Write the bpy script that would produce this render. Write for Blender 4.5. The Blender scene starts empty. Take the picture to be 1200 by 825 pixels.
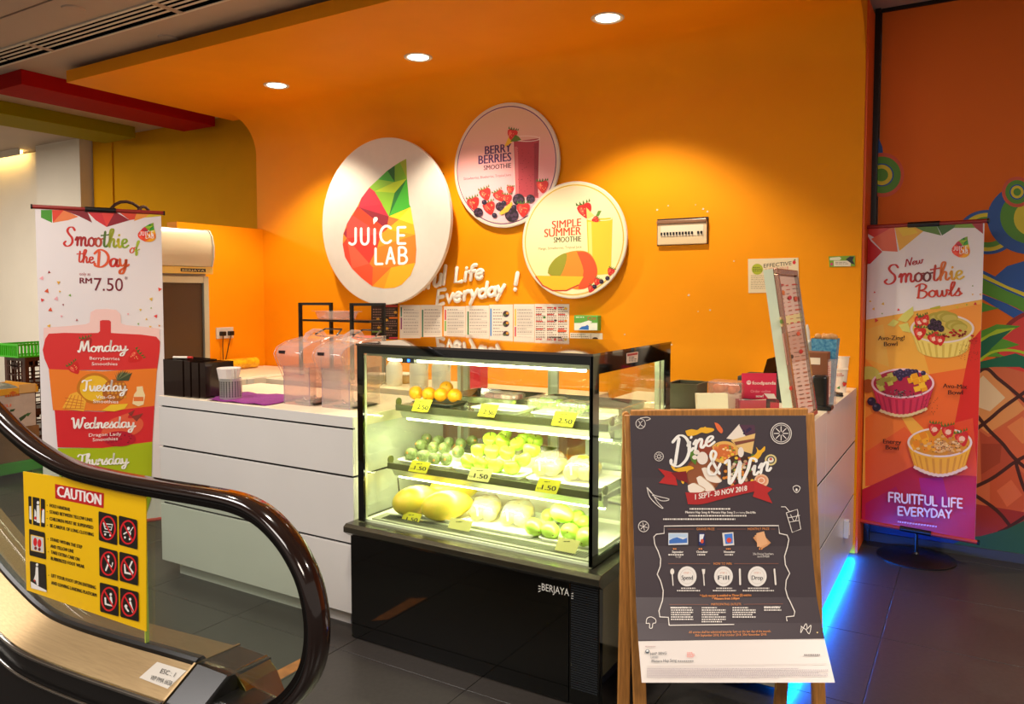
import bpy, math, random
from mathutils import Vector, Matrix
from mathutils.geometry import tessellate_polygon
random.seed(7)
S = bpy.context.scene
COL = S.collection
PI = math.pi

# ------------------------------------------------------------------ camera
F, PX, PY, H = 902.0, 600.0, 388.0, 1.41          # focal length and principal point for a 1200x825 image
TH, PH = math.radians(31.1), math.atan(45 / 902.0)
FW = Vector((-math.sin(TH) * math.cos(PH), math.cos(TH) * math.cos(PH), -math.sin(PH)))
RT = Vector((math.cos(TH), math.sin(TH), 0))
UP = RT.cross(FW)
cam = bpy.data.cameras.new('camera')
cam.sensor_width = 36; cam.lens = F / 1200 * 36
cam.shift_y = -(412.5 - PY) / 1200
cam.clip_start = 0.02
co = bpy.data.objects.new('camera', cam); COL.objects.link(co)
m = Matrix((RT, UP, -FW)).transposed().to_4x4(); m.translation = (0, 0, H)
co.matrix_world = m
S.camera = co

# ------------------------------------------------------------------ world and exposure
w = bpy.data.worlds.new('mall_air'); S.world = w; w.use_nodes = True
bg = w.node_tree.nodes['Background']
bg.inputs[0].default_value = (1.0, 0.86, 0.74, 1); bg.inputs[1].default_value = 0.42
S.view_settings.view_transform = 'Standard'
S.view_settings.look = 'None'
S.view_settings.exposure = 0.0
S.view_settings.gamma = 1

def area(name, loc, rot, sx, sy, e, col):
    l = bpy.data.lights.new(name, 'AREA'); l.shape = 'RECTANGLE'; l.size = sx; l.size_y = sy
    l.energy = e; l.color = col
    o = bpy.data.objects.new(name, l); o.location = loc; o.rotation_euler = rot; COL.objects.link(o)
    return o
# the mall's own ceiling lights, behind and beside the photographer
area('mall_ceiling_light', (1.2, -0.6, 2.92), (0, 0, 0), 1.2, 1.2, 85, (1.0, 0.88, 0.76))
area('mall_ceiling_light', (-3.6, 0.0, 2.92), (0, 0, 0), 1.6, 0.8, 75, (1.0, 0.93, 0.88))
area('mall_ceiling_light', (-1.6, -1.9, 2.92), (0, 0, 0), 1.6, 1.6, 100, (1.0, 0.92, 0.84))
area('mall_ceiling_light', (-8.4, 2.0, 2.92), (0, 0, 0), 1.2, 1.2, 190, (1.0, 0.90, 0.76))
for x_, y_, e_ in ((-3.3, 1.55, 95), (-1.5, 1.45, 110), (1.1, 2.7, 270)):  # unseen ceiling spots added to brighten the counter fronts, A-board and mural
    l = bpy.data.lights.new('added_ceiling_spot', 'SPOT'); l.energy = e_; l.color = (1.0, 0.90, 0.78); l.spot_size = math.radians(125); l.spot_blend = 0.6; l.shadow_soft_size = 0.07
    o = bpy.data.objects.new('added_ceiling_spot', l); o.location = (x_, y_, 2.95); COL.objects.link(o)

# ------------------------------------------------------------------ helpers
def lin(c):
    r = []
    for v in c[:3]:
        v /= 255.0
        r.append(v / 12.92 if v <= 0.04045 else ((v + 0.055) / 1.055) ** 2.4)
    return (r[0], r[1], r[2], 1.0)

MATS = {}
def mat(name, col, rough=0.5, metal=0.0, noise=0.0, scale=20.0, bump=0.0, coat=0.0, stretch=None, emit=None, estr=0.0, spec=0.5, trans=0.0, ior=1.5, sss=0.0, col2=None):
    if name in MATS: return MATS[name]
    mt = bpy.data.materials.new(name); mt.use_nodes = True
    nt = mt.node_tree; b = nt.nodes['Principled BSDF']
    b.inputs['Roughness'].default_value = rough
    b.inputs['Metallic'].default_value = metal
    b.inputs['Coat Weight'].default_value = coat
    b.inputs['Specular IOR Level'].default_value = spec
    b.inputs['Transmission Weight'].default_value = trans
    b.inputs['IOR'].default_value = ior
    if sss:
        b.inputs['Subsurface Weight'].default_value = sss
        b.inputs['Subsurface Radius'].default_value = (0.02, 0.01, 0.006)
    base = lin(col)
    tc = nt.nodes.new('ShaderNodeTexCoord'); mp = nt.nodes.new('ShaderNodeMapping')
    nt.links.new(tc.outputs['Object'], mp.inputs[0])
    if stretch: mp.inputs['Scale'].default_value = stretch
    nz = nt.nodes.new('ShaderNodeTexNoise'); nz.inputs['Scale'].default_value = scale
    nz.inputs['Detail'].default_value = 5
    nt.links.new(mp.outputs[0], nz.inputs[0])
    if noise or col2:
        mx = nt.nodes.new('ShaderNodeMix'); mx.data_type = 'RGBA'
        mx.inputs[6].default_value = base
        if col2: mx.inputs[7].default_value = lin(col2)
        else: mx.inputs[7].default_value = (base[0] * (1 - noise), base[1] * (1 - noise), base[2] * (1 - noise), 1)
        rp = nt.nodes.new('ShaderNodeMapRange'); rp.inputs[1].default_value = 0.35; rp.inputs[2].default_value = 0.7
        nt.links.new(nz.outputs[0], rp.inputs[0]); nt.links.new(rp.outputs[0], mx.inputs[0])
        nt.links.new(mx.outputs[2], b.inputs['Base Color'])
    else:
        b.inputs['Base Color'].default_value = base
    if bump:
        bp = nt.nodes.new('ShaderNodeBump'); bp.inputs['Strength'].default_value = bump; bp.inputs['Distance'].default_value = 0.004
        nt.links.new(nz.outputs[0], bp.inputs['Height']); nt.links.new(bp.outputs[0], b.inputs['Normal'])
    if emit:
        b.inputs['Emission Color'].default_value = lin(emit); b.inputs['Emission Strength'].default_value = estr
    MATS[name] = mt
    return mt

def glass(name, tint=(255, 255, 255), refl=1.0, rough=0.0, haze=0.0):
    if name in MATS: return MATS[name]
    mt = bpy.data.materials.new(name); mt.use_nodes = True; nt = mt.node_tree
    nt.nodes.remove(nt.nodes['Principled BSDF'])
    out = nt.nodes['Material Output']
    tr = nt.nodes.new('ShaderNodeBsdfTransparent'); tr.inputs[0].default_value = lin(tint)
    gl = nt.nodes.new('ShaderNodeBsdfGlossy'); gl.inputs[1].default_value = rough
    gl.inputs[0].default_value = (refl, refl, refl, 1)
    fr = nt.nodes.new('ShaderNodeFresnel'); fr.inputs[0].default_value = 1.5
    ge = nt.nodes.new('ShaderNodeNewGeometry'); mi = nt.nodes.new('ShaderNodeMapRange')   # same index seen from either side of a pane
    mi.inputs[3].default_value = 1.5; mi.inputs[4].default_value = 1 / 1.5
    nt.links.new(ge.outputs['Backfacing'], mi.inputs[0]); nt.links.new(mi.outputs[0], fr.inputs[0])
    mx = nt.nodes.new('ShaderNodeMixShader')
    src = tr.outputs[0]
    if haze:
        df = nt.nodes.new('ShaderNodeBsdfDiffuse'); df.inputs[0].default_value = (0.9, 0.88, 0.86, 1)
        nz = nt.nodes.new('ShaderNodeTexNoise'); nz.inputs['Scale'].default_value = 9
        tc = nt.nodes.new('ShaderNodeTexCoord'); nt.links.new(tc.outputs['Object'], nz.inputs[0])
        mr = nt.nodes.new('ShaderNodeMapRange'); mr.inputs[3].default_value = haze * 0.5; mr.inputs[4].default_value = haze * 1.5
        nt.links.new(nz.outputs[0], mr.inputs[0])
        m2 = nt.nodes.new('ShaderNodeMixShader'); nt.links.new(mr.outputs[0], m2.inputs[0])
        nt.links.new(tr.outputs[0], m2.inputs[1]); nt.links.new(df.outputs[0], m2.inputs[2]); src = m2.outputs[0]
    nt.links.new(fr.outputs[0], mx.inputs[0]); nt.links.new(src, mx.inputs[1]); nt.links.new(gl.outputs[0], mx.inputs[2])
    nt.links.new(mx.outputs[0], out.inputs[0])
    MATS[name] = mt
    return mt

def print_mat(name, rough=0.5, coat=0.0):
    if name in MATS: return MATS[name]
    mt = bpy.data.materials.new(name); mt.use_nodes = True; nt = mt.node_tree; b = nt.nodes['Principled BSDF']
    at = nt.nodes.new('ShaderNodeAttribute'); at.attribute_name = 'ink'
    nt.links.new(at.outputs['Color'], b.inputs['Base Color'])
    b.inputs['Roughness'].default_value = rough; b.inputs['Coat Weight'].default_value = coat
    MATS[name] = mt
    return mt

class MB:
    """collects geometry; build() links it as one mesh object"""
    def __init__(s): s.v = []; s.f = []
    def add(s, vs, fs):
        n = len(s.v); s.v += [tuple(v) for v in vs]; s.f += [tuple(i + n for i in f) for f in fs]; return s
    def box(s, a, b):
        x0, y0, z0 = a; x1, y1, z1 = b
        return s.add([(x0, y0, z0), (x1, y0, z0), (x1, y1, z0), (x0, y1, z0), (x0, y0, z1), (x1, y0, z1), (x1, y1, z1), (x0, y1, z1)],
                     [(0, 3, 2, 1), (4, 5, 6, 7), (0, 1, 5, 4), (1, 2, 6, 5), (2, 3, 7, 6), (3, 0, 4, 7)])
    def bar(s, p, q, wx, wy, side=None):
        """rectangular bar from p to q"""
        p = Vector(p); q = Vector(q); d = (q - p).normalized()
        a = Vector(side) if side else (Vector((0, 0, 1)) if abs(d.z) < 0.9 else Vector((1, 0, 0)))
        u = (a - d * a.dot(d)).normalized(); v = d.cross(u)
        vs = []
        for c in (p, q):
            for i, j in ((-1, -1), (1, -1), (1, 1), (-1, 1)): vs.append(c + u * (i * wx / 2) + v * (j * wy / 2))
        return s.add(vs, [(0, 3, 2, 1), (4, 5, 6, 7), (0, 1, 5, 4), (1, 2, 6, 5), (2, 3, 7, 6), (3, 0, 4, 7)])
    def tube(s, pts, r, n=10, close=False):
        pts = [Vector(p) for p in pts]; rings = []
        k = len(pts)
        prev = None
        for i, p in enumerate(pts):
            if close: d = (pts[(i + 1) % k] - pts[i - 1]).normalized()
            else: d = (pts[min(i + 1, k - 1)] - pts[max(i - 1, 0)]).normalized()
            if prev is None:
                a = Vector((0, 0, 1)) if abs(d.z) < 0.9 else Vector((1, 0, 0)); u = (a - d * a.dot(d)).normalized()
            else: u = (prev - d * prev.dot(d)).normalized()
            prev = u; v = d.cross(u); rr = r[i] if isinstance(r, (list, tuple)) else r
            rings.append([p + (u * math.cos(t) + v * math.sin(t)) * rr for t in [2 * PI * j / n for j in range(n)]])
        vs = [q for rg in rings for q in rg]; fs = []
        for i in range(k if close else k - 1):
            a0 = i * n; b0 = ((i + 1) % k) * n
            for j in range(n): fs.append((a0 + j, a0 + (j + 1) % n, b0 + (j + 1) % n, b0 + j))
        if not close: fs += [tuple(range(n - 1, -1, -1)), tuple((k - 1) * n + j for j in range(n))]
        return s.add(vs, fs)
    def lathe(s, prof, n=24, c=(0, 0, 0), sx=1, sy=1, caps=True):
        vs = []; fs = []
        for r, z in prof:
            for j in range(n): t = 2 * PI * j / n; vs.append((c[0] + r * math.cos(t) * sx, c[1] + r * math.sin(t) * sy, c[2] + z))
        for i in range(len(prof) - 1):
            for j in range(n): fs.append((i * n + j, i * n + (j + 1) % n, (i + 1) * n + (j + 1) % n, (i + 1) * n + j))
        if caps: fs += [tuple(range(n - 1, -1, -1)), tuple((len(prof) - 1) * n + j for j in range(n))]
        return s.add(vs, fs)
    def prism(s, pts, ax, a, b):
        """polygon pts (2D) extruded along axis ax from a to b; ax 'x': pts=(y,z) 'y': (x,z) 'z': (x,y)"""
        n = len(pts)
        def P(p, t): return {'x': (t, p[0], p[1]), 'y': (p[0], t, p[1]), 'z': (p[0], p[1], t)}[ax]
        vs = [P(p, a) for p in pts] + [P(p, b) for p in pts]
        tri = tessellate_polygon([[Vector((p[0], p[1], 0)) for p in pts]])
        fs = [tuple(t) for t in tri] + [tuple(n + i for i in reversed(t)) for t in tri]
        fs += [(i, (i + 1) % n, n + (i + 1) % n, n + i) for i in range(n)]
        return s.add(vs, fs)
    def sweep(s, path, prof, closed=True):
        """profile [(y,z)..] carried along path [(x,y0,z0)..] without turning"""
        k = len(prof); vs = []; fs = []
        for (x, y, z) in path:
            for (a, b) in prof: vs.append((x, y + a, z + b))
        for i in range(len(path) - 1):
            for j in range(k if closed else k - 1): fs.append((i * k + j, i * k + (j + 1) % k, (i + 1) * k + (j + 1) % k, (i + 1) * k + j))
        if closed: fs += [tuple(range(k)), tuple((len(path) - 1) * k + j for j in range(k - 1, -1, -1))]
        return s.add(vs, fs)
    def xf(s, M):
        s.v = [tuple(M @ Vector(v)) for v in s.v]; return s
    def build(s, name, mt, parent=None, bevel=0.0, smooth=0, seg=2, loc=None, sub=0):
        me = bpy.data.meshes.new(name); me.from_pydata(s.v, [], s.f); me.update()
        import bmesh
        bm = bmesh.new(); bm.from_mesh(me); bmesh.ops.recalc_face_normals(bm, faces=bm.faces); bm.to_mesh(me); bm.free()
        o = bpy.data.objects.new(name, me); COL.objects.link(o)
        me.materials.append(mt)
        if smooth:
            me.polygons.foreach_set('use_smooth', [True] * len(me.polygons)); me.set_sharp_from_angle(angle=math.radians(smooth))
        if bevel:
            b = o.modifiers.new('bevel', 'BEVEL'); b.width = bevel; b.segments = seg; b.limit_method = 'ANGLE'; b.angle_limit = math.radians(40)
        if sub:
            b = o.modifiers.new('sub', 'SUBSURF'); b.levels = sub; b.render_levels = sub
        if parent: o.parent = parent
        if loc: o.location = loc
        return o

def empty(name, loc=(0, 0, 0), rz=0.0):
    o = bpy.data.objects.new(name, None); COL.objects.link(o); o.location = loc; o.rotation_euler = (0, 0, rz)
    o.empty_display_size = 0.1
    return o
def tag(o, label, cat, group=None):
    o['label'] = label; o['category'] = cat
    if group: o['group'] = group
    return o
def thing(name, label, cat, loc=(0, 0, 0), rz=0.0, group=None): return tag(empty(name, loc, rz), label, cat, group)
def struct(o): o['kind'] = 'structure'; return o
def under(o, par):
    """parent keeping world coordinates typed in the mesh (parent only translated or turned)"""
    o.parent = par; o.matrix_parent_inverse = Matrix.Translation(par.location) @ Matrix.Rotation(par.rotation_euler.z, 4, 'Z')
    o.matrix_parent_inverse.invert(); return o
def kids(o): return [c for c in COL.objects if c.parent == o]
def copy_tree(o, par=None):
    ch = kids(o)
    c = o.copy(); COL.objects.link(c)
    if par: c.parent = par
    for k in ch: copy_tree(k, c)
    return c

# ---- real positions read off along a sight line: pixel of the 1200x825 frame -> point on a real plane
def ray(px, py): return FW + RT * ((px - PX) / F) - UP * ((py - PY) / F)
O = Vector((0, 0, H))
def hit(px, py, ax, v):
    d = ray(px, py); i = 'xyz'.index(ax); return O + d * ((v - O[i]) / d[i])
def depth(px, py, d): return O + ray(px, py) * d

class Plane:
    """flat printed surface: origin, in-plane horizontal dir, in-plane up dir"""
    curved = None
    def __init__(s, o, U, V=(0, 0, 1)):
        s.o = Vector(o); s.U = Vector(U).normalized(); s.V = Vector(V).normalized()
        s.N = s.U.cross(s.V).normalized()
        if s.N.dot(O - s.o) < 0: s.N = -s.N
    def uv(s, px, py):
        d = ray(px, py); t = (s.o - O).dot(s.N) / d.dot(s.N); p = O + d * t - s.o
        return (p.dot(s.U), p.dot(s.V))
    def xyz(s, u, v, h): return s.o + s.U * u + s.V * v + s.N * h
class Strip:
    """curved sheet given by rows (py, left px, right px, left point, right point)"""
    def __init__(s, rows): s.r = rows; s.curved = [i for i in range(len(rows))]
    def uv(s, px, py):
        r = s.r; i = 0
        while i < len(r) - 2 and py > r[i + 1][0]: i += 1
        t = (py - r[i][0]) / (r[i + 1][0] - r[i][0])
        xl = r[i][1] + (r[i + 1][1] - r[i][1]) * t; xr = r[i][2] + (r[i + 1][2] - r[i][2]) * t
        return ((px - xl) / (xr - xl), i + t)
    def xyz(s, u, v, h):
        r = s.r; i = max(0, min(len(r) - 2, int(v))); t = v - i
        A = r[i]; B = r[i + 1]
        L = A[3].lerp(B[3], t); R = A[4].lerp(B[4], t); n = (R - L).cross(B[3] - A[3]).normalized()
        if n.dot(O - L) < 0: n = -n
        return L.lerp(R, u) + n * h

GLY = {}
def glyphs(s):
    if s in GLY: return GLY[s]
    c = bpy.data.curves.new('t', 'FONT'); c.body = s; c.size = 1.0; c.resolution_u = 2 if len(s) > 6 else 4
    o = bpy.data.objects.new('t', c); COL.objects.link(o)
    bpy.context.view_layer.update()
    me = o.to_mesh(); vs = [(v.co.x, v.co.y) for v in me.vertices]; fs = [tuple(p.vertices) for p in me.polygons]
    o.to_mesh_clear(); bpy.data.objects.remove(o); bpy.data.curves.remove(c)
    xs = [v[0] for v in vs] or [0, 1]
    x0, x1 = min(xs), max(xs)
    GLY[s] = ([((x - x0) / (x1 - x0), y / 0.69) for x, y in vs], fs)
    return GLY[s]

def cat_rom(p, n=6):
    if len(p) < 3: return p
    out = []
    q = [p[0]] + list(p) + [p[-1]]
    for i in range(1, len(q) - 2):
        a, b, c, d = q[i - 1], q[i], q[i + 1], q[i + 2]
        for k in range(n):
            t = k / n
            out.append(tuple(0.5 * ((2 * b[j]) + (-a[j] + c[j]) * t + (2 * a[j] - 5 * b[j] + 4 * c[j] - d[j]) * t * t + (-a[j] + 3 * b[j] - 3 * c[j] + d[j]) * t ** 3) for j in (0, 1)))
    out.append(p[-1]); return out

SCR = {
 'S': (.66, [[(.62, .84), (.5, 1.0), (.3, .98), (.2, .8), (.3, .6), (.45, .42), (.48, .2), (.36, .0), (.14, -.06), (.0, .08), (.1, .2)]]),
 'm': (.72, [[(0, .3), (.1, .48), (.12, .3), (.1, 0)], [(.11, .25), (.25, .48), (.33, .38), (.32, 0)], [(.33, .25), (.47, .48), (.56, .38), (.55, .1), (.63, 0), (.76, .14)]]),
 'o': (.40, [[(.2, .48), (.05, .35), (.04, .12), (.18, 0), (.32, .12), (.33, .35), (.2, .48)], [(.3, .42), (.44, .44)]]),
 't': (.34, [[(.18, .85), (.13, .4), (.12, .08), (.22, 0), (.34, .14)], [(-.04, .62), (.36, .68)]]),
 'h': (.50, [[(.0, .1), (.2, .6), (.3, .95), (.2, 1.0), (.12, .8), (.1, .4), (.08, 0)], [(.1, .2), (.24, .46), (.34, .4), (.32, .1), (.4, 0), (.5, .12)]]),
 'i': (.27, [[(.02, .3), (.1, .48), (.1, .1), (.18, 0), (.28, .12)], [(.12, .66), (.15, .71)]]),
 'e': (.37, [[(.03, .2), (.2, .26), (.3, .38), (.22, .48), (.08, .4), (.04, .15), (.18, 0), (.4, .14)]]),
 'a': (.50, [[(.34, .42), (.2, .48), (.05, .35), (.04, .1), (.16, 0), (.32, .2), (.36, .46), (.35, .1), (.43, 0), (.52, .12)]]),
 'y': (.46, [[(.02, .46), (.05, .15), (.16, .04), (.32, .2), (.36, .46), (.32, 0), (.2, -.38), (.04, -.42), (.04, -.25), (.25, -.08), (.5, .12)]]),
 'f': (.34, [[(0, .1), (.2, .5), (.34, .9), (.28, 1.0), (.18, .8), (.12, .2), (.08, -.3), (.16, -.33), (.2, -.1), (.14, .05), (.36, .15)]]),
 'M': (.80, [[(-.04, .12), (.04, .0), (.14, .4), (.22, .95), (.3, .4), (.34, .1), (.45, .5), (.6, .98), (.64, .5), (.66, .05), (.8, .12)]]),
 'n': (.50, [[(0, .3), (.1, .48), (.12, .3), (.1, 0)], [(.11, .25), (.25, .48), (.34, .4), (.33, .1), (.41, 0), (.5, .12)]]),
 'd': (.50, [[(.34, .4), (.2, .48), (.05, .35), (.04, .1), (.16, 0), (.32, .2), (.42, 1.0), (.36, .4), (.35, .08), (.43, 0), (.52, .12)]]),
 'T': (.50, [[(-.05, .78), (.08, .95), (.3, .9), (.62, .98)], [(.3, .9), (.27, .5), (.22, .1), (.12, 0), (.04, .08)]]),
 'u': (.48, [[(.02, .46), (.05, .12), (.16, 0), (.3, .2), (.34, .46), (.34, .1), (.42, 0), (.5, .12)]]),
 's': (.34, [[(.0, .1), (.14, .35), (.22, .54), (.2, .38), (.28, .18), (.2, 0), (.04, .02)], [(.22, .02), (.36, .14)]]),
 'W': (.82, [[(-.06, .85), (.05, .95), (.1, .5), (.15, .02), (.3, .4), (.4, .85), (.42, .4), (.48, .02), (.65, .5), (.72, .95), (.88, .9)]]),
 'B': (.60, [[(.17, .95), (.13, .5), (.1, -.02)], [(-.03, .82), (.25, 1.0), (.48, .85), (.4, .6), (.18, .52), (.45, .42), (.52, .2), (.34, -.03), (.04, .0)]]),
 'D': (.76, [[(.2, .92), (.17, .5), (.14, .02)], [(-.06, .78), (.2, 1.02), (.5, .92), (.68, .6), (.6, .2), (.3, -.04), (.0, .03), (-.05, .18)]]),
 'w': (.60, [[(.02, .46), (.05, .1), (.15, 0), (.26, .2), (.28, .44), (.3, .1), (.4, 0), (.5, .2), (.5, .46), (.62, .4)]]),
 'l': (.30, [[(0, .1), (.2, .55), (.3, .95), (.2, 1.0), (.12, .7), (.12, .1), (.2, 0), (.32, .12)]]),
 'N': (.62, [[(.0, .0), (.08, .5), (.14, .92), (.3, .5), (.42, .05), (.48, .5), (.6, 1.0)]]),
 '&': (.70, [[(.58, .0), (.35, .35), (.15, .75), (.25, .98), (.4, .85), (.3, .6), (.05, .3), (.1, .02), (.35, .0), (.55, .3), (.62, .42)]]),
 'r': (.40, [[(0, .3), (.08, .5), (.12, .36), (.28, .44), (.26, .2), (.32, 0), (.42, .12)]]),
 'p': (.45, [[(.06, .5), (.06, 0), (.04, -.4)], [(.06, .3), (.2, .48), (.34, .36), (.3, .06), (.16, 0), (.08, .1)]]),
 'F': (.5, [[(.1, .95), (.1, .5), (.08, 0)], [(-.02, .9), (.5, .97)], [(.0, .52), (.4, .55)]]),
 ' ': (.3, []),
}
def arc(cx, cy, rx, ry, a, b, n=8): return [(cx + rx * math.cos(math.radians(a + (b - a) * i / n)), cy + ry * math.sin(math.radians(a + (b - a) * i / n))) for i in range(n + 1)]
MON = {   # even-width rounded letters, cap height 1
 'J': (.52, [[(.38, 1), (.38, .25)] + arc(.2, .22, .18, .22, 0, -150)]),
 'U': (.68, [[(.05, 1), (.05, .3)] + arc(.3, .28, .25, .28, 180, 360) + [(.55, 1)]]),
 'I': (.26, [[(.08, 1), (.08, 0)]]),
 'C': (.68, [arc(.36, .5, .34, .5, 45, 315, 14)]),
 'E': (.58, [[(.46, 1), (.06, 1), (.06, 0), (.46, 0)], [(.06, .5), (.4, .5)]]),
 'L': (.55, [[(.06, 1), (.06, 0), (.44, 0)]]),
 'A': (.68, [[(.0, 0), (.29, 1), (.58, 0)], [(.12, .32), (.46, .32)]]),
 'B': (.6, [[(.06, 0), (.06, 1)] + [(.25, 1)] + arc(.25, .76, .2, .24, 80, -80) + [(.06, .52)], [(.25, .52)] + arc(.25, .26, .25, .26, 80, -80) + [(.06, 0)]]),
 'F': (.56, [[(.06, 0), (.06, 1), (.46, 1)], [(.06, .52), (.4, .52)]]),
 'R': (.62, [[(.06, 0), (.06, 1), (.25, 1)] + arc(.25, .74, .22, .26, 80, -80) + [(.06, .48)], [(.24, .48), (.5, 0)]]),
 'T': (.6, [[(-.02, 1), (.52, 1)], [(.25, 1), (.25, 0)]]),
 'V': (.62, [[(.0, 1), (.27, 0), (.54, 1)]]),
 'Y': (.6, [[(.0, 1), (.26, .5), (.52, 1)], [(.26, .5), (.26, 0)]]),
 'D': (.66, [[(.06, 0), (.06, 1), (.2, 1)] + arc(.2, .5, .36, .5, 85, -85) + [(.06, 0)]]),
 'f': (.44, [arc(.32, .82, .16, .18, 60, 180, 6) + [(.16, 0)], [(.0, .58), (.36, .6)]]),
 'r': (.44, [[(.06, .6), (.08, 0)], [(.08, .35)] + arc(.26, .38, .17, .22, 150, 50, 5)]),
 'u': (.54, [[(.05, .6), (.05, .22)] + arc(.22, .2, .17, .2, 180, 350, 6), [(.4, .6), (.42, 0)]]),
 'i': (.24, [[(.08, .6), (.08, 0)], [(.08, .85), (.09, .87)]]),
 't': (.4, [[(.16, .95), (.16, .12), (.3, .02)], [(-.02, .62), (.34, .64)]]),
 'l': (.24, [[(.08, 1.02), (.08, 0)]]),
 'e': (.54, [[(.04, .32), (.42, .36)] + arc(.22, .3, .2, .3, 20, 320, 10)]),
 'v': (.5, [[(.02, .6), (.2, .02), (.4, .6)]]),
 'y': (.52, [[(.02, .6), (.2, .08)], [(.42, .62), (.2, .08), (.06, -.34)]]),
 'd': (.56, [arc(.22, .28, .2, .28, 30, 330, 10), [(.44, 1.02), (.42, 0)]]),
 'a': (.54, [arc(.22, .28, .2, .28, 40, 320, 10), [(.42, .58), (.44, 0)]]),
 '!': (.2, [[(.1, 1), (.08, .34)], [(.08, .04), (.09, .05)]]),
 ' ': (.34, []),
}

class Art:
    """flat print on a real surface; coordinates are frame pixels resolved on that surface"""
    def __init__(s, surf, h=0.0004, step=2e-5): s.S = surf; s.h = h; s.step = step; s.v = []; s.f = []; s.c = []; s.holdz = False
    def up(s):
        if not s.holdz: s.h += s.step
    def _uvfaces(s, uv, faces, col):
        c = lin(col)
        box = getattr(s.S, 'box', None)
        if box and faces:
            out = []
            for f in faces:
                q = [uv[i] for i in f]
                for k, lim, sg in ((0, box[0], 1), (0, box[1], -1), (1, box[2], 1), (1, box[3], -1)):
                    if k == 0: q = [(b_, a_) for a_, b_ in clip([(b_, a_) for a_, b_ in q], lim, sg)]
                    else: q = clip(q, lim, sg)
                if len(q) >= 3: out.append(q)
            uv = [p for q in out for p in q]; k = 0; faces = []
            for q in out: faces.append(tuple(range(k, k + len(q)))); k += len(q)
        if not s.S.curved:
            n = len(s.v); s.v += [s.S.xyz(u, v, s.h) for u, v in uv]
            for f in faces: s.f.append(tuple(n + i for i in f)); s.c.append(c)
        else:
            for f in faces:
                poly = [uv[i] for i in f]; lo = min(p[1] for p in poly); hi = max(p[1] for p in poly)
                for k in range(max(0, int(lo)), min(len(s.S.r) - 2, int(hi)) + 1):
                    q = clip(clip(poly, k if k > 0 else -9, 1), (k + 1) if k < len(s.S.r) - 2 else 99, -1)
                    if len(q) < 3: continue
                    n = len(s.v); s.v += [s.S.xyz(u, min(max(v, k), k + 0.99999) if k < len(s.S.r) - 2 else v, s.h) for u, v in q]
                    s.f.append(tuple(range(n, n + len(q)))); s.c.append(c)
    def poly(s, pts, col):
        uv = [s.S.uv(*p) for p in pts]
        tri = tessellate_polygon([[Vector((u, v, 0)) for u, v in uv]])
        s._uvfaces(uv, tri, col); s.up(); return s
    def rect(s, x0, y0, x1, y1, col, sk=0.0):
        return s.poly([(x0, y0), (x1, y0 + sk * (x1 - x0)), (x1, y1 + sk * (x1 - x0)), (x0, y1)], col)
    def disc(s, cx, cy, rx, ry, col, n=24, rot=0.0):
        r = math.radians(rot); c, d = math.cos(r), math.sin(r)
        return s.poly([(cx + rx * math.cos(t) * c - ry * math.sin(t) * d, cy + rx * math.cos(t) * d + ry * math.sin(t) * c) for t in [2 * PI * i / n for i in range(n)]], col)
    def circ(s, P, r, col, n=72, r2=0.0):
        """true circle about real point P on the plane, or a ring down to r2"""
        d = Vector(P) - s.S.o; u0, v0 = d.dot(s.S.U), d.dot(s.S.V)
        t = [2 * PI * i / n for i in range(n)]
        if r2:
            uv = [(u0 + r * math.cos(x), v0 + r * math.sin(x)) for x in t] + [(u0 + r2 * math.cos(x), v0 + r2 * math.sin(x)) for x in t]
            s._uvfaces(uv, [(i, (i + 1) % n, n + (i + 1) % n, n + i) for i in range(n)], col)
        else: s._uvfaces([(u0 + r * math.cos(x), v0 + r * math.sin(x)) for x in t], [tuple(range(n))], col)
        s.up(); return s
    def bands(s, P, r, f, n=30):
        d = Vector(P) - s.S.o; u0, v0 = d.dot(s.S.U), d.dot(s.S.V)
        for i in range(n):
            a, b = 1 - 2 * i / n, 1 - 2 * (i + 1) / n; wa, wb = math.sqrt(max(0, 1 - a * a)), math.sqrt(max(0, 1 - b * b))
            s._uvfaces([(u0 - wa * r, v0 + a * r), (u0 + wa * r, v0 + a * r), (u0 + wb * r, v0 + b * r), (u0 - wb * r, v0 + b * r)], [(0, 1, 2, 3)], f(i / (n - 1)))
        s.up(); return s
    def ring(s, cx, cy, rx, ry, wd, col, n=40, a0=0, a1=360):
        p = arc(cx, cy, rx, ry, a0, a1, n); return s.line(p, wd, col)
    def line(s, pts, wd, col, wfun=None, cap=True):
        """ribbon"""
        pts = [tuple(p) for p in pts]; n = len(pts)
        L = []; R = []
        for i in range(n):
            a = pts[max(i - 1, 0)]; b = pts[min(i + 1, n - 1)]; dx, dy = b[0] - a[0], b[1] - a[1]; l = math.hypot(dx, dy) or 1
            wv = wd / 2 * (wfun(dx / l, dy / l) if wfun else 1)
            L.append((pts[i][0] - dy / l * wv, pts[i][1] + dx / l * wv)); R.append((pts[i][0] + dy / l * wv, pts[i][1] - dx / l * wv))
        uv = [s.S.uv(*p) for p in L + R]
        s._uvfaces(uv, [(i, i + 1, n + i + 1, n + i) for i in range(n - 1)], col)
        if cap and wd > 0.9:
            for p in (pts[0], pts[-1]):
                s.h += s.step * .5
                q = [(p[0] + wd / 2 * 0.8 * math.cos(t), p[1] + wd / 2 * 0.8 * math.sin(t)) for t in [2 * PI * k / 8 for k in range(8)]]
                s._uvfaces([s.S.uv(*x) for x in q], [tuple(range(8))], col)
        s.up(); return s
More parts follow.
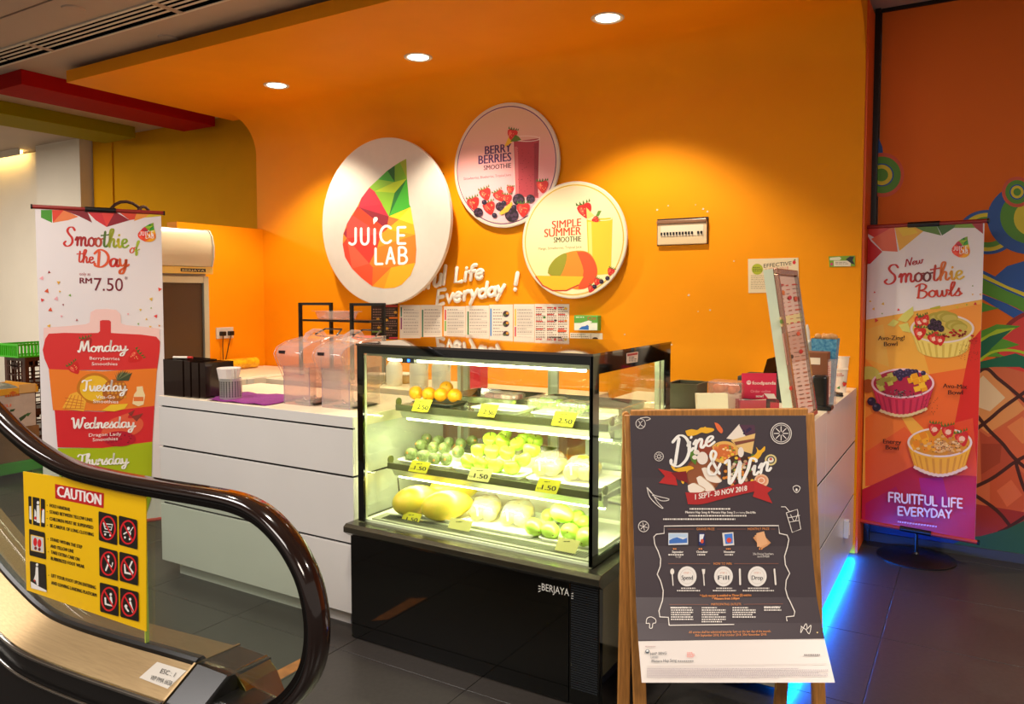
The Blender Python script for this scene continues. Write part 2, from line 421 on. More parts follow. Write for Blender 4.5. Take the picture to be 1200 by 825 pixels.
    def text(s, t, x0, y0, x1, y1, h, col, it=0.0, bold=0.0):
        if bold:
            for k in (-1, 1): s.text(t, x0 + k * bold / 2, y0, x1 + k * bold / 2, y1, h, col, it)
            return s
        """built-in face, baseline (x0,y0)-(x1,y1), cap height h px"""
        g, fs = glyphs(t)
        dx, dy = x1 - x0, y1 - y0
        uv = [s.S.uv(x0 + a * dx + it * b * h, y0 + a * dy - b * h) for a, b in g]
        s._uvfaces(uv, fs, col); s.up(); return s
    def strokes(s, D, t, x0, y0, x1, y1, h, col, wd, brush=True, it=0.0, smooth=True):
        tot = sum(D[c][0] for c in t); x = 0.0
        dx, dy = (x1 - x0) / tot, (y1 - y0) / tot
        n = len(t)
        for k, ch in enumerate(t):
            adv, st = D[ch]
            cc = col(k / max(1, n - 1)) if callable(col) else col
            for p in st:
                q = cat_rom(p) if smooth else p
                q = [(x0 + (x + a) * dx + it * b * h, y0 + (x + a) * dy - b * h) for a, b in q]
                if smooth: s.line(q, wd, cc, (lambda a, b: 0.5 + 0.62 * abs(b)) if brush else None)
                else:      # sharp corners: separate runs, each with its own round ends
                    run = [q[0]]
                    for i in range(1, len(q)):
                        run.append(q[i])
                        if i < len(q) - 1:
                            a0 = math.atan2(q[i][1] - q[i - 1][1], q[i][0] - q[i - 1][0]); a1 = math.atan2(q[i + 1][1] - q[i][1], q[i + 1][0] - q[i][0])
                            if abs((a1 - a0 + PI) % (2 * PI) - PI) > .75: s.line(run, wd, cc); run = [q[i]]
                    s.line(run, wd, cc)
            x += adv
        return s
    def micro(s, x0, y0, x1, y1, rows, col, hh=0.45, wl=(3, 9), align='l', sk=0.0):
        """lines of print too small to read: word-shaped marks"""
        keep = s.h
        for r in range(rows):
            y = y0 + (y1 - y0) * (r + .5) / rows; th = (y1 - y0) / rows * hh / 2
            xe = x1 if r % 3 else x0 + (x1 - x0) * random.uniform(.6, .95)
            x = x0
            if align == 'c': d = (x1 - xe) / 2; x += d; xe += d
            while x < xe:
                l = random.uniform(*wl) * 0.5
                a = sk * (x - x0)
                uv = [s.S.uv(*p) for p in ((x, y - th + a), (min(x + l, xe), y - th + a), (min(x + l, xe), y + th + a), (x, y + th + a))]
                s._uvfaces(uv, [(0, 1, 2, 3)], col); x += l + 0.7
        s.h = keep; s.up(); return s
    def build(s, name, parent, mt=None):
        me = bpy.data.meshes.new(name); me.from_pydata([tuple(v) for v in s.v], [], s.f); me.update()
        at = me.color_attributes.new('ink', 'FLOAT_COLOR', 'CORNER')
        buf = []
        for p, c in zip(me.polygons, s.c): buf += list(c) * p.loop_total
        at.data.foreach_set('color', buf)
        me.materials.append(mt or print_mat('printed_ink'))
        o = bpy.data.objects.new(name, me); COL.objects.link(o)
        if parent: under(o, parent)
        return o

def clip(poly, y, sgn):
    out = []
    for i in range(len(poly)):
        a, b = poly[i], poly[(i + 1) % len(poly)]
        ia, ib = (a[1] - y) * sgn >= 0, (b[1] - y) * sgn >= 0
        if ia: out.append(a)
        if ia != ib: t = (y - a[1]) / (b[1] - a[1]); out.append((a[0] + (b[0] - a[0]) * t, y))
    return out

def grad(cols):
    def f(t):
        t = min(max(t, 0), 0.9999) * (len(cols) - 1); i = int(t); u = t - i
        return tuple(cols[i][k] * (1 - u) + cols[i + 1][k] * u for k in range(3))
    return f
def BW(mb, name, mt, par, **k):
    o = mb.build(name, mt, None, **k)
    return under(o, par)

# ------------------------------------------------------------------ materials
M_or = mat('orange_wall_paint', (246, 155, 0), 0.62, spec=.22, noise=0.05, scale=3, bump=0.03)
M_orl = mat('orange_soffit_paint', (242, 138, 0), 0.7, spec=.2, noise=0.04, scale=3)
M_olive = mat('mustard_wall_paint', (212, 150, 0), 0.8, spec=.12, noise=0.05, scale=4)
M_white = mat('white_wall_paint', (222, 214, 200), 0.7, spec=.2, noise=0.05, scale=2)
M_ceil = mat('ceiling_plaster', (190, 172, 156), 0.7, spec=.2, noise=0.06, scale=1.5)
M_red = mat('red_beam_paint', (165, 10, 6), 0.8, spec=.12, noise=0.05)
M_green = mat('lime_beam_paint', (150, 140, 0), 0.8, spec=.12, noise=0.05)
M_tile = mat('charcoal_floor_tile', (58, 53, 50), 0.36, noise=0.25, scale=55, bump=0.05)
M_grout = mat('floor_grout', (104, 98, 90), 0.8)
M_lam = mat('white_gloss_laminate', (214, 211, 208), 0.22, noise=0.04, scale=3)
M_cream = mat('cream_worktop', (238, 222, 196), 0.3, noise=0.04, scale=8)
M_dark = mat('dark_reveal', (34, 32, 30), 0.9, spec=.1)
M_matt = mat('matt_black', (8, 8, 8), 0.95, spec=.0)
M_black = mat('black_plastic', (18, 17, 17), 0.3, noise=0.1)
M_blackg = mat('black_glass', (6, 6, 5), 0.07, coat=0.4)
M_blackm = mat('black_metal', (24, 22, 21), 0.35, metal=0.3)
M_steel = mat('brushed_steel', (178, 172, 160), 0.24, metal=1.0, noise=0.12, scale=6, stretch=(1, 60, 60), bump=0.02)
M_steelx = mat('soft_steel', (190, 186, 178), 0.16, metal=1.0, noise=0.05, scale=30)
M_gold = mat('champagne_steel', (160, 136, 100), 0.44, metal=1.0, noise=0.16, scale=5, stretch=(1, 50, 50), bump=0.02)
M_chrome = mat('chrome', (225, 225, 222), 0.06, metal=1.0)
M_wood = mat('pine_wood', (196, 134, 66), 0.45, noise=0.4, scale=9, stretch=(14, 14, 1), bump=0.06)
M_alu = mat('pale_aluminium', (205, 208, 190), 0.3, metal=0.6)
G_clear = glass('clear_glass', (250, 253, 248))
G_green = glass('balustrade_glass', (238, 246, 236), haze=0.014)
G_acry = glass('clear_acrylic', (246, 232, 226), haze=0.17)
M_ledw = mat('white_led_tube', (255, 255, 240), 0.4, emit=(255, 255, 205), estr=20)
M_blue = mat('blue_led_strip', (40, 90, 255), 0.4, emit=(0, 110, 255), estr=60)

# ------------------------------------------------------------------ setting: floor
fl = struct(MB().box((-11, -5, -0.06), (4, 4.9, -0.006)).build('floor', M_grout))
tm = None
T = 0.61
for i in range(-13, 4):
    for j in range(-2, 6):
        x = -0.30 + i * T; y = 2.20 + j * T
        if y > 4.7: continue
        if tm is None:
            t0 = MB().box((0.0015, 0.0015, -0.012), (T - 0.0015, T - 0.0015, 0)).build('floor_tile', M_tile, fl, bevel=0.0008, seg=1); tm = t0.data; t0.location = (x, y, 0)
        else:
            t = t0.copy(); COL.objects.link(t); t.location = (x, y, 0)
rest = MB()
for i in range(-17, 7):
    for j in range(-12, 6):
        x = -0.30 + i * T; y = 2.20 + j * T
        if y > 4.7 or (-13 <= i < 4 and j >= -2): continue
        rest.box((x + .0015, y + .0015, -.012), (x + T - .0015, y + T - .0015, 0))
ro = rest.build('outer_tiles', M_tile, fl); ro['kind'] = 'stuff'

# ------------------------------------------------------------------ setting: ceilings and walls
CZ = 2.97; SZ = 2.86; YB = 4.47; YM = 4.76
XR = -0.53; XL = -5.2
struct(MB().box((-11, -5, CZ), (4, 2.31, CZ + 0.1)).box((-11, 2.325, CZ), (4, 5.2, CZ + 0.1)).build('ceiling', M_ceil))
# soffit and back wall in one coved profile
def cove(y0, x0, x1, r=0.30):
    pts = [(y0, CZ - 0.03), (y0, SZ)]
    for k in range(9):
        a = PI / 2 * k / 8; pts.append((YB - r + r * math.sin(a), SZ - r + r * math.cos(a)))
    pts += [(YB, 0.0), (4.9, 0.0), (4.9, CZ - 0.03)]
    return MB().prism(pts, 'x', x0, x1)
struct(cove(3.03, XL, XR).build('wall_back', M_or, smooth=35))
struct(MB().box((-5.42, 3.03, SZ), (XL, 4.42, CZ - 0.03)).build('trim_1', M_or))
struct(MB().box((-5.25, 3.66, 0), (-5.133, 4.55, 1.94)).build('wall_left', M_or))
struct(MB().box((-7.78, 4.61, 0), (-5.1, 4.75, CZ)).box((-7.78, 4.595, 0), (-7.45, 4.61, CZ)).build('wall_mustard', M_olive))
struct(MB().box((-8.62, 4.47, 0), (-7.8, 4.95, CZ)).build('trim_2', M_white))
struct(MB().box((-11, 4.60, 0), (-8.62, 4.95, CZ - 0.02)).build('wall_far', M_white))
struct(MB().box((-11.1, -5, 0), (-11, 4.95, CZ)).build('wall_west', M_white))
# concealed warm lamp in the cove above the far white wall
struct(MB().box((-10.9, 4.44, CZ - .07), (-8.9, 4.455, CZ)).build('trim_6', M_white))
cv = tag(MB().box((-10.6, 4.50, CZ - 0.035), (-9.0, 4.53, CZ - 0.005)).build('cove_lamp', mat('warm_lamp', (255, 230, 170), emit=(255, 214, 130), estr=16)), 'warm strip lamp washing the top of the far white wall', 'lamp')
# beams across the left ceiling
tag(MB().box((-6.18, 2.90, 2.865), (-5.75, 4.5, CZ)).build('ceiling_beam', M_red, bevel=0.004), 'dark red ceiling beam beside the orange soffit', 'beam', None)
tag(MB().box((-7.32, 2.20, 2.865), (-6.83, 4.45, CZ)).build('ceiling_beam', M_green, bevel=0.004), 'olive green ceiling beam left of the red one', 'beam', None)

# mural wall, drawn as flat painted shapes on a panel
mw = struct(MB().box((XR + 0.045, YM, 0), (4, 4.9, CZ)).build('wall_mural', mat('mural_orange', (240, 116, 34), 0.6, spec=.25, noise=0.05, scale=2)))
struct(MB().box((XR + 0.012, YM - 0.03, 0), (XR + 0.04, YM + 0.1, CZ)).build('trim_3', M_black))
struct(MB().box((XR, YM - 0.28, 0), (XR + 0.011, YM + 0.1, CZ - .03)).build('trim_4', mat('orange_red_edge', (236, 96, 18), .45)))
struct(MB().box((XR + .04, YM - .012, CZ - .02), (4, YM, CZ)).build('trim_5', M_black))
struct(MB().box((XR + 0.04, YM - 0.012, 0), (4, YM, 0.05)).build('baseboard_mural', mat('dark_skirting', (60, 64, 70), 0.5)))
PM = Plane((0, YM, 0), (1, 0, 0))
a = Art(PM, 0.001)
BLU = (28, 88, 168); GRN = (88, 156, 32); YEL = (232, 214, 30); LIM = (176, 206, 30); DGR = (8, 104, 70); ORG = (222, 84, 44)
def cut(pts): return [(max(p[0], 1017), p[1]) for p in pts]
a.poly(cut([(1012, 130), (1017, 142), (1027, 155), (1034, 172), (1036, 190), (1034, 215), (1027, 232), (1017, 245), (1010, 250)]), BLU)
for r1, r2, c in ((25, 26, ORG), (21.5, 21.5, GRN), (14, 13.5, BLU), (12.5, 12, YEL), (8, 7.5, GRN)):
    a.poly(cut([(1036.5 - (25 - r1) * .1 + r1 * math.cos(t) - 2, 205 + r2 * math.sin(t)) for t in [2 * PI * i / 36 for i in range(36)]]), c)
a.ring(1157, 272, 32, 24, 4, BLU); a.ring(1157, 272, 27, 20, 5, YEL); a.ring(1157, 272, 21, 15, 6, GRN)
a.disc(1207, 256, 50, 42, BLU, 40); a.disc(1209, 254, 37, 32, GRN, 40); a.disc(1208, 256, 20, 20, YEL, 30)
for r, c in ((18, ORG), (14, GRN), (9, BLU), (7.5, YEL), (4.5, GRN)): a.disc(1192, 225, r, r, c)
a.poly([(1165, 325), (1180, 312), (1200, 306), (1230, 302), (1230, 350), (1190, 338)], BLU)
a.poly([(1100, 300), (1152, 317), (1180, 331), (1230, 350), (1230, 370), (1190, 351), (1152, 335), (1100, 316)], BLU)
a.poly([(1100, 304), (1152, 321), (1180, 335), (1230, 354), (1230, 360), (1190, 343), (1152, 326), (1100, 309)], YEL)
a.poly([(1100, 310), (1152, 327), (1180, 341), (1230, 362), (1230, 382), (1190, 360), (1152, 344), (1100, 326)], GRN)
a.poly([(1100, 328), (1152, 345), (1180, 356), (1200, 366), (1230, 380), (1230, 384), (1190, 374), (1152, 351), (1100, 334)], BLU)
a.disc(1222, 412, 56, 50, (150, 30, 28), 40); a.disc(1224, 413, 53, 47, (224, 58, 50), 40); a.disc(1206, 410, 3, 1.6, (110, 20, 20))
# pineapple body
a.poly([(1080, 470), (1120, 440), (1145, 432), (1170, 428), (1215, 440), (1240, 500), (1240, 600), (1190, 622), (1150, 628), (1080, 630)], (214, 104, 60))
a.poly([(1120, 470), (1150, 432), (1160, 430), (1202, 480), (1158, 508), (1120, 480)], (232, 152, 86)); a.poly([(1140, 452), (1152, 440), (1178, 466), (1160, 482), (1138, 474)], (240, 206, 160))
a.poly([(1148, 505), (1158, 512), (1196, 500), (1192, 540), (1150, 568)], (188, 74, 44)); a.poly([(1150, 520), (1174, 520), (1172, 542), (1150, 556)], (166, 62, 34))
a.poly([(1165, 508), (1200, 480), (1235, 510), (1200, 545)], (218, 100, 56)); a.poly([(1180, 500), (1198, 488), (1218, 512), (1198, 520)], (232, 130, 70))
a.poly([(1160, 560), (1190, 545), (1220, 575), (1185, 612), (1160, 590)], (204, 84, 44)); a.poly([(1168, 575), (1185, 562), (1198, 580), (1180, 594)], (222, 104, 60))
a.poly([(1080, 620), (1140, 590), (1200, 600), (1200, 612), (1180, 620), (1150, 628), (1080, 636)], (160, 42, 34))
KB = (72, 26, 14)
for p in ([(1110, 470), (1130, 455), (1153, 432), (1170, 444), (1192, 462), (1225, 492)], [(1110, 460), (1140, 482), (1158, 503), (1175, 520), (1192, 540), (1230, 570)],
          [(1240, 430), (1200, 460), (1175, 478), (1156, 494), (1120, 520)], [(1250, 510), (1215, 528), (1190, 541), (1160, 562), (1120, 580)],
          [(1110, 560), (1150, 585), (1170, 600), (1185, 618)], [(1250, 560), (1225, 588), (1185, 616), (1170, 624)], [(1190, 541), (1204, 580), (1230, 600)]):
    a.line(cat_rom(p), 4.2, KB)
a.poly([(1000, 640), (1060, 640), (1100, 632), (1150, 628), (1180, 620), (1200, 610), (1260, 600), (1260, 700), (1000, 700)], (40, 84, 56))
a.poly([(1000, 500), (1017, 560), (1022, 590), (1040, 600), (1100, 624), (1140, 628), (1110, 640), (1060, 650), (1030, 690), (990, 690)], (24, 60, 128))
# crown leaves
a.poly([(1110, 368), (1140, 350), (1165, 360), (1172, 361), (1150, 366), (1125, 384), (1110, 400)], GRN)
a.poly([(1110, 420), (1140, 392), (1168, 380), (1196, 382), (1170, 395), (1195, 404), (1165, 412), (1178, 418), (1150, 418), (1130, 440)], GRN)
a.poly([(1120, 430), (1140, 402), (1168, 386), (1190, 384), (1165, 404), (1152, 418), (1132, 436)], LIM)
a.poly([(1118, 440), (1138, 408), (1160, 394), (1186, 386), (1162, 408), (1148, 424), (1190, 414), (1240, 432), (1240, 450), (1195, 430), (1165, 430), (1145, 432)], DGR)
a.line(cat_rom([(1146, 424), (1165, 412), (1195, 412), (1240, 430)]), 3, LIM)
a.poly([(1132, 420), (1148, 402), (1150, 404), (1138, 424)], (60, 90, 20))
a.build('mural_painting', mw, print_mat('mural_paint', 0.45))

# ceiling air slot, discs, downlights
vt = thing('ceiling_vent', 'long black and white linear air vent in the left ceiling', 'vent', (-4.6, 2.70, CZ))
BW(MB().box((-6.9, 2.615, CZ - 0.004), (-2.2, 2.79, CZ - 0.0005)), 'backing', M_matt, vt)
BW(MB().box((-6.9, 2.60, CZ - 0.008), (-2.2, 2.62, CZ)).box((-6.9, 2.785, CZ - 0.008), (-2.2, 2.80, CZ)), 'frame', M_white, vt)
for y in (2.652, 2.693, 2.734):
    for x0, x1 in ((-6.9, -5.60), (-5.58, -5.14), (-5.12, -3.84), (-3.82, -2.2)):
        BW(MB().box((x0, y - 0.0095, CZ - 0.0055), (x1, y + 0.0095, CZ - 0.0042)), 'slat', M_white, vt)
for x in (-5.13, -3.83): BW(MB().box((x - .02, 2.61, CZ - .0085), (x + .02, 2.79, CZ - .003)), 'joint_plate', M_ceil, vt)
for (px, py, lb) in ((86, 10, 'small round ceiling disc left of the air vent'), (197, 44, 'small round ceiling disc above the orange soffit edge')):
    p = hit(px, py, 'z', CZ)
    tag(MB().lathe([(0.0, 0), (.06, 0), (.055, -.008), (0.0, -.01)], 24, caps=False).build('ceiling_disc', M_ceil, None, loc=(p.x, p.y, CZ), smooth=30), lb, 'ceiling disc')
M_lens = mat('lamp_lens', (255, 250, 235), 0.5, emit=(255, 244, 214), estr=14)
for k, (px, py, lb) in enumerate(((324, 100, 'recessed downlight in orange soffit, leftmost'), (490, 67, 'recessed downlight in orange soffit, middle one'), (712, 21, 'recessed downlight in orange soffit, rightmost'))):
    p = hit(px, py, 'z', SZ)
    r = thing('downlight', lb, 'downlight', (p.x, p.y, SZ), group='downlights in the orange soffit')
    MB().lathe([(.062, -.001), (.080, -.006), (.088, -.002), (.088, .0), (.062, .0)], 32, caps=False).build('trim_ring', M_white, r, smooth=30)
    MB().lathe([(.0, -.0015), (.064, -.0015), (.064, -.0005), (.0, -.0005)], 32, caps=False).build('lens', M_lens, r)
    l = bpy.data.lights.new('downlight_beam', 'SPOT'); l.energy = 115; l.color = (1.0, 0.88, 0.66); l.spot_size = math.radians(108); l.spot_blend = 0.45; l.shadow_soft_size = 0.05
    lo = bpy.data.objects.new('downlight_beam', l); COL.objects.link(lo); lo.parent = r; lo.location = (0, 0, -0.03)

# ------------------------------------------------------------------ left counter
def counter(name, label, x0, x1, yf, yb, ztop, zbot, rows, sidex=None, kick=True):
    r = thing(name, label, 'counter', ((x0 + x1) / 2, (yf + yb) / 2, 0))
    zs = rows
    BW(MB().box((x0 + .012, yf + .012, zbot + .01), (x1 - .012, yb, ztop - .03)), 'body', M_dark, r)
    BW(MB().box((x0, yf, ztop - .045), (x1, yb, ztop)), 'worktop', M_cream, r, bevel=0.002)
    BW(MB().box((x0 - .001, yf - .001, ztop - .045), (x1 + .001, yf + .012, ztop - .001)), 'top_edge', M_lam, r)
    for z0, z1 in zs:
        BW(MB().box((x0, yf, z0), (x1, yf + .014, z1)), 'front_panel', M_lam, r, bevel=0.0015)
    return r
c1 = counter('service_counter', 'white laminate counter left of the display case with grooved front', -3.462, -2.178, 2.345, 2.98, 0.90, 0.07,
             ((0.655, 0.846), (0.373, 0.645), (0.075, 0.363)))
for z0, z1 in ((0.655, 0.855), (0.373, 0.645), (0.075, 0.363)):
    BW(MB().box((-2.192, 2.36, z0), (-2.178, 2.97, z1)), 'side_panel', M_lam, c1)
    BW(MB().box((-3.462, 2.36, z0), (-3.448, 2.97, z1)), 'side_panel', M_lam, c1)
BW(MB().box((-3.40, 2.40, 0), (-2.25, 2.93, 0.072)), 'plinth', M_lam, c1)

c2 = counter('service_counter', 'white laminate counter right of the display case, lit blue underneath', -1.028, -0.54, 2.71, 4.465, 0.90, 0.03, ((0.62, 0.846), (0.33, 0.61), (0.037, 0.32)))
for z0, z1 in ((0.62, 0.855), (0.33, 0.61), (0.04, 0.32)):
    for y0, y1 in ((2.725, 3.52), (3.523, 4.465)):
        BW(MB().box((-0.554, y0, z0), (-0.54, y1, z1)), 'side_panel', M_lam, c2, bevel=0.001)
for z0, z1 in ((.32, .33), (.61, .62)): BW(MB().box((-0.5535, 2.726, z0), (-0.5425, 4.464, z1)), 'joint_strip', M_matt, c2)
BW(MB().box((-1.0, 2.83, 0), (-0.72, 4.465, 0.033)), 'plinth', M_dark, c2)
BW(MB().box((-0.552, 2.712, 0.8555), (-0.539, 4.465, 0.899)), 'top_edge', M_lam, c2)
ls = tag(MB().box((-0.566, 2.76, 0.021), (-0.548, 4.44, 0.0295)).build('led_strip', M_blue), 'blue glowing strip light under the right counter edge', 'light strip')
l = bpy.data.lights.new('led_strip_light', 'AREA'); l.shape = 'RECTANGLE'; l.size = 1.66; l.size_y = .02; l.energy = 24; l.color = (0.0, 0.16, 1.0)
o = bpy.data.objects.new('led_strip_light', l); COL.objects.link(o); o.location = (-0.535, 3.6, 0.030); o.rotation_euler = (0.0, math.radians(-38), 0); o.rotation_euler = (Matrix.Rotation(math.radians(-30), 3, 'Y') @ Matrix.Rotation(PI / 2, 3, 'Z')).to_euler()
sw = thing('doorbell_box', 'small white box on the side of the right counter', 'switch', tuple(hit(989, 619, 'x', -.54)))
p = hit(989, 619, 'x', -.54)
BW(MB().box((-.54, p.y - .018, p.z - .045), (-.516, p.y + .018, p.z + .045)), 'casing', M_lam, sw, bevel=.003)
BW(MB().box((-.516, p.y - .008, p.z - .03), (-.513, p.y + .008, p.z + .03)), 'button', M_cream, sw)

# back counter along the rear wall, behind the case
c3 = thing('back_counter', 'low cream worktop along the orange back wall behind the case', 'counter', (-3.2, 4.2, 0))
BW(MB().box((-4.45, 3.93, 0), (-2.0, 4.465, 0.74)), 'body', mat('tan_laminate', (176, 140, 104), 0.5), c3)
BW(MB().box((-4.47, 3.90, 0.74), (-1.98, 4.465, 0.78)), 'worktop', M_cream, c3, bevel=.003)
# chest freezer by the left wall
c4 = thing('chest_freezer', 'white chest freezer under the socket in the left corner', 'freezer', (-4.8, 3.9, 0))
BW(MB().box((-5.12, 3.50, 0), (-4.5, 4.45, 0.71)), 'body', M_lam, c4, bevel=.01)
BW(MB().box((-5.12, 3.48, 0.735), (-4.47, 4.455, 0.80)), 'lid', M_cream, c4, bevel=.012)
for y in (3.75, 4.1): BW(MB().box((-4.47, y - .03, .70), (-4.455, y + .03, .79)), 'latch', M_white, c4)

# ------------------------------------------------------------------ refrigerated display case
CX0, CX1, CY0, CY1 = -2.135, -1.09, 2.33, 3.085
case = thing('display_case', 'black glass refrigerated display case full of lit fruit', 'display case', (-1.6, 2.7, 0))
M_deck = mat('case_enamel', (232, 236, 214), 0.35)
M_case = mat('case_side_panel', (150, 142, 112), 0.12, metal=0.7, noise=0.1)
BW(MB().box((-2.12, 2.345, 0.055), (-1.075, 3.07, 0.435)), 'base_cabinet', M_blackm, case)
BW(MB().box((-1.075, 2.36, 0.10), (-1.062, 2.70, 0.425)).box((-1.075, 2.705, 0.10), (-1.062, 3.07, 0.425)), 'side_panel', M_case, case)
BW(MB().box((-2.158, 2.305, 0.004), (-1.165, 2.335, 0.436)), 'front_panel', M_blackg, case, bevel=.002)
gr = BW(MB().box((-1.162, 2.305, 0.004), (-1.050, 2.335, 0.436)), 'corner_panel', M_blackg, case, bevel=.002)
gl = MB()
for i in range(44): gl.box((-1.155, 2.3035, .06 + i * .0083), (-1.056, 2.306, .064 + i * .0083))
go = BW(gl, 'grille_ribs', mat('grille_ribs', (30, 34, 40), 0.4), gr); go['kind'] = 'stuff'
for x in (-2.06, -1.12):
    for y in (2.40, 3.0): BW(MB().lathe([(.018, 0), (.018, .012), (.008, .014), (.008, .06)], 12, (x, y, 0)), 'foot', M_steelx, case, smooth=30)
# steel ledge with sloping underside
BW(MB().prism([(2.27, .446), (2.27, .468), (2.285, .478), (3.10, .478), (3.10, .43), (2.33, .43), (2.30, .425)], 'x', -2.165, -1.035), 'ledge', mat('ledge_steel', (120, 116, 100), 0.22, metal=.9, noise=.3, scale=10), case, bevel=.002)
BW(MB().box((-2.12, 2.345, .478), (-1.10, 3.07, .488)), 'floor_deck', M_deck, case)
fg = BW(MB().box((CX0, CY0, .482), (CX1, CY0 + .005, 1.196)), 'front_glass', G_clear, case)
# black printed borders of the glass
bord = M_blackg
BW(MB().box((CX0, CY0 - .002, 1.168), (CX1, CY0 + .007, 1.198)), 'top_border', bord, case)
BW(MB().box((CX0, CY0 - .002, .482), (CX0 + .03, CY0 + .007, 1.168)), 'left_border', bord, case)
BW(MB().box((CX1 - .012, CY0 - .002, .482), (CX1, CY0 + .007, 1.168)), 'corner_strip', bord, case)
sg = BW(MB().box((CX1 - .005, CY0 + .006, .482), (CX1, CY1, 1.196)), 'side_glass', G_clear, case)
BW(MB().box((CX1 - .006, CY0 - .002, 1.135), (CX1 + .002, CY1, 1.198)), 'side_top_border', bord, case)
BW(MB().box((CX1 - .006, CY0 - .002, .482), (CX1 + .002, CY0 + .045, 1.135)), 'side_front_border', bord, case)
BW(MB().box((CX1 - .006, CY1 - .055, .482), (CX1 + .002, CY1, 1.135)), 'side_rear_border', bord, case)
BW(MB().box((CX1 - .006, CY0 + .045, .482), (CX1 + .002, CY1 - .055, .505)), 'side_bottom_border', bord, case)
BW(MB().box((CX0, CY0 + .006, .482), (CX0 + .005, CY1, 1.196)), 'side_glass', G_clear, case)
BW(MB().box((CX0 + .012, CY0 + .016, .49), (CX0 + .024, CY0 + .028, 1.16)), 'corner_rod', M_alu, case)
BW(MB().box((CX0 - .003, CY0 - .006, 1.198), (CX1 + .003, CY1 + .004, 1.206)), 'top_glass', mat('top_black_glass', (52, 30, 12), 0.02, coat=1.0, spec=1.0), case)
# rear sliding doors
for x0, x1, y in ((-2.12, -1.60, 3.055), (-1.66, -1.10, 3.075)):
    d = BW(MB().box((x0, y - .008, .50), (x0 + .035, y + .008, 1.15)).box((x1 - .035, y - .008, .50), (x1, y + .008, 1.15)).box((x0 + .035, y - .008, .50), (x1 - .035, y + .008, .53)).box((x0 + .035, y - .008, 1.12), (x1 - .035, y + .008, 1.15)), 'sliding_door', M_alu, case)
    BW(MB().box((x0 + .035, y - .002, .53), (x1 - .035, y + .002, 1.12)), 'pane', G_clear, d)
BW(MB().box((-2.12, 3.04, 1.15), (-1.10, 3.082, 1.196)), 'rear_rail', M_alu, case)
for x in (-2.105, -1.115):
    BW(MB().box((x - .01, 3.0, .49), (x + .01, 3.02, 1.16)), 'shelf_upright', M_alu, case)
def tube_lamp(x0, x1, y, z, par, nm='led_tube'):
    BW(MB().box((x0, y - .012, z + .004), (x1, y + .012, z + .016)), 'lamp_housing', M_alu, par)
    BW(MB().tube([(x0 + .02, y, z), (x1 - .02, y, z)], .0065, 10), nm, M_ledw, par)
def case_lamp(y, z, e):
    l = bpy.data.lights.new('case_tube_light', 'AREA'); l.shape = 'RECTANGLE'; l.size = .95; l.size_y = .02; l.energy = e; l.color = (0.98, 1.0, 0.58)
    o = bpy.data.objects.new('case_tube_light', l); COL.objects.link(o); o.location = (-1.61, y, z); o.rotation_euler = (0.35, 0, 0)
S1Z, S2Z = .937, .700
hd = BW(MB().box((-2.12, 2.37, 1.155), (-1.10, 2.42, 1.18)), 'lamp_rail', M_alu, case); tube_lamp(-2.05, -1.13, 2.40, 1.142, hd); case_lamp(2.41, 1.13, 5.6)
for (z, yf) in ((S1Z, 2.51), (S2Z, 2.455)):
    sh = BW(MB().box((-2.085, yf, z - .005), (-1.115, 3.0, z)), 'shelf', G_clear, case)
    BW(MB().prism([(yf - .004, z + .003), (yf - .004, z - .022), (yf + .006, z - .022), (yf + .006, z + .003)], 'x', -2.085, -1.115), 'front_channel', mat('channel_green', (104, 106, 76), 0.3, metal=.3), sh)
    BW(MB().prism([(yf + .012, z - .028), (yf + .03, z - .056), (yf + .06, z - .056), (yf + .06, z - .028)], 'x', -2.075, -1.115), 'lamp_rail', M_alu, sh)
    BW(MB().tube([(-2.06, yf + .045, z - .060), (-1.12, yf + .045, z - .060)], .0065, 10), 'led_tube', M_ledw, sh)
    case_lamp(yf + .05, z - .07, 4.1)
    for x in (-2.09, -1.11):
        BW(MB().prism([(yf + .01, z - .008), (3.0, z - .008), (3.0, z - .06), (2.9, z - .05), (yf + .01, z - .022)], 'x', x - .002, x + .002), 'bracket', M_alu, sh)
        BW(MB().lathe([(0, 0), (.017, 0), (.017, .006), (0, .006)], 16).xf(Matrix.Translation((x, yf + .02, z + .012)) @ Matrix.Rotation(PI / 2, 4, 'Y')), 'bracket_button', mat('olive_plastic', (96, 100, 48), .4), sh)
# grille at the front of the deck
gb = BW(MB().box((-2.085, 2.352, .488), (-1.115, 2.445, .494)), 'air_grille', mat('grille_enamel', (150, 152, 130), .5), case)
sl = MB()
for i in range(92): sl.box((-2.05 + i * .0100, 2.368, .4942), (-2.0442 + i * .0100, 2.428, .4948))
so = BW(sl, 'grille_slots', mat('slot_dark', (22, 24, 10), .8, spec=.1), gb); so['kind'] = 'stuff'
# interior cable
BW(MB().tube(cat_rom3([(-2.07, 2.50, .63), (-2.075, 2.505, .60), (-2.06, 2.5, .56), (-2.08, 2.52, .50)]) if False else [(-2.07, 2.50, .63), (-2.068, 2.502, .60), (-2.064, 2.503, .56), (-2.07, 2.51, .50)], .003, 6), 'cable', M_black, case)
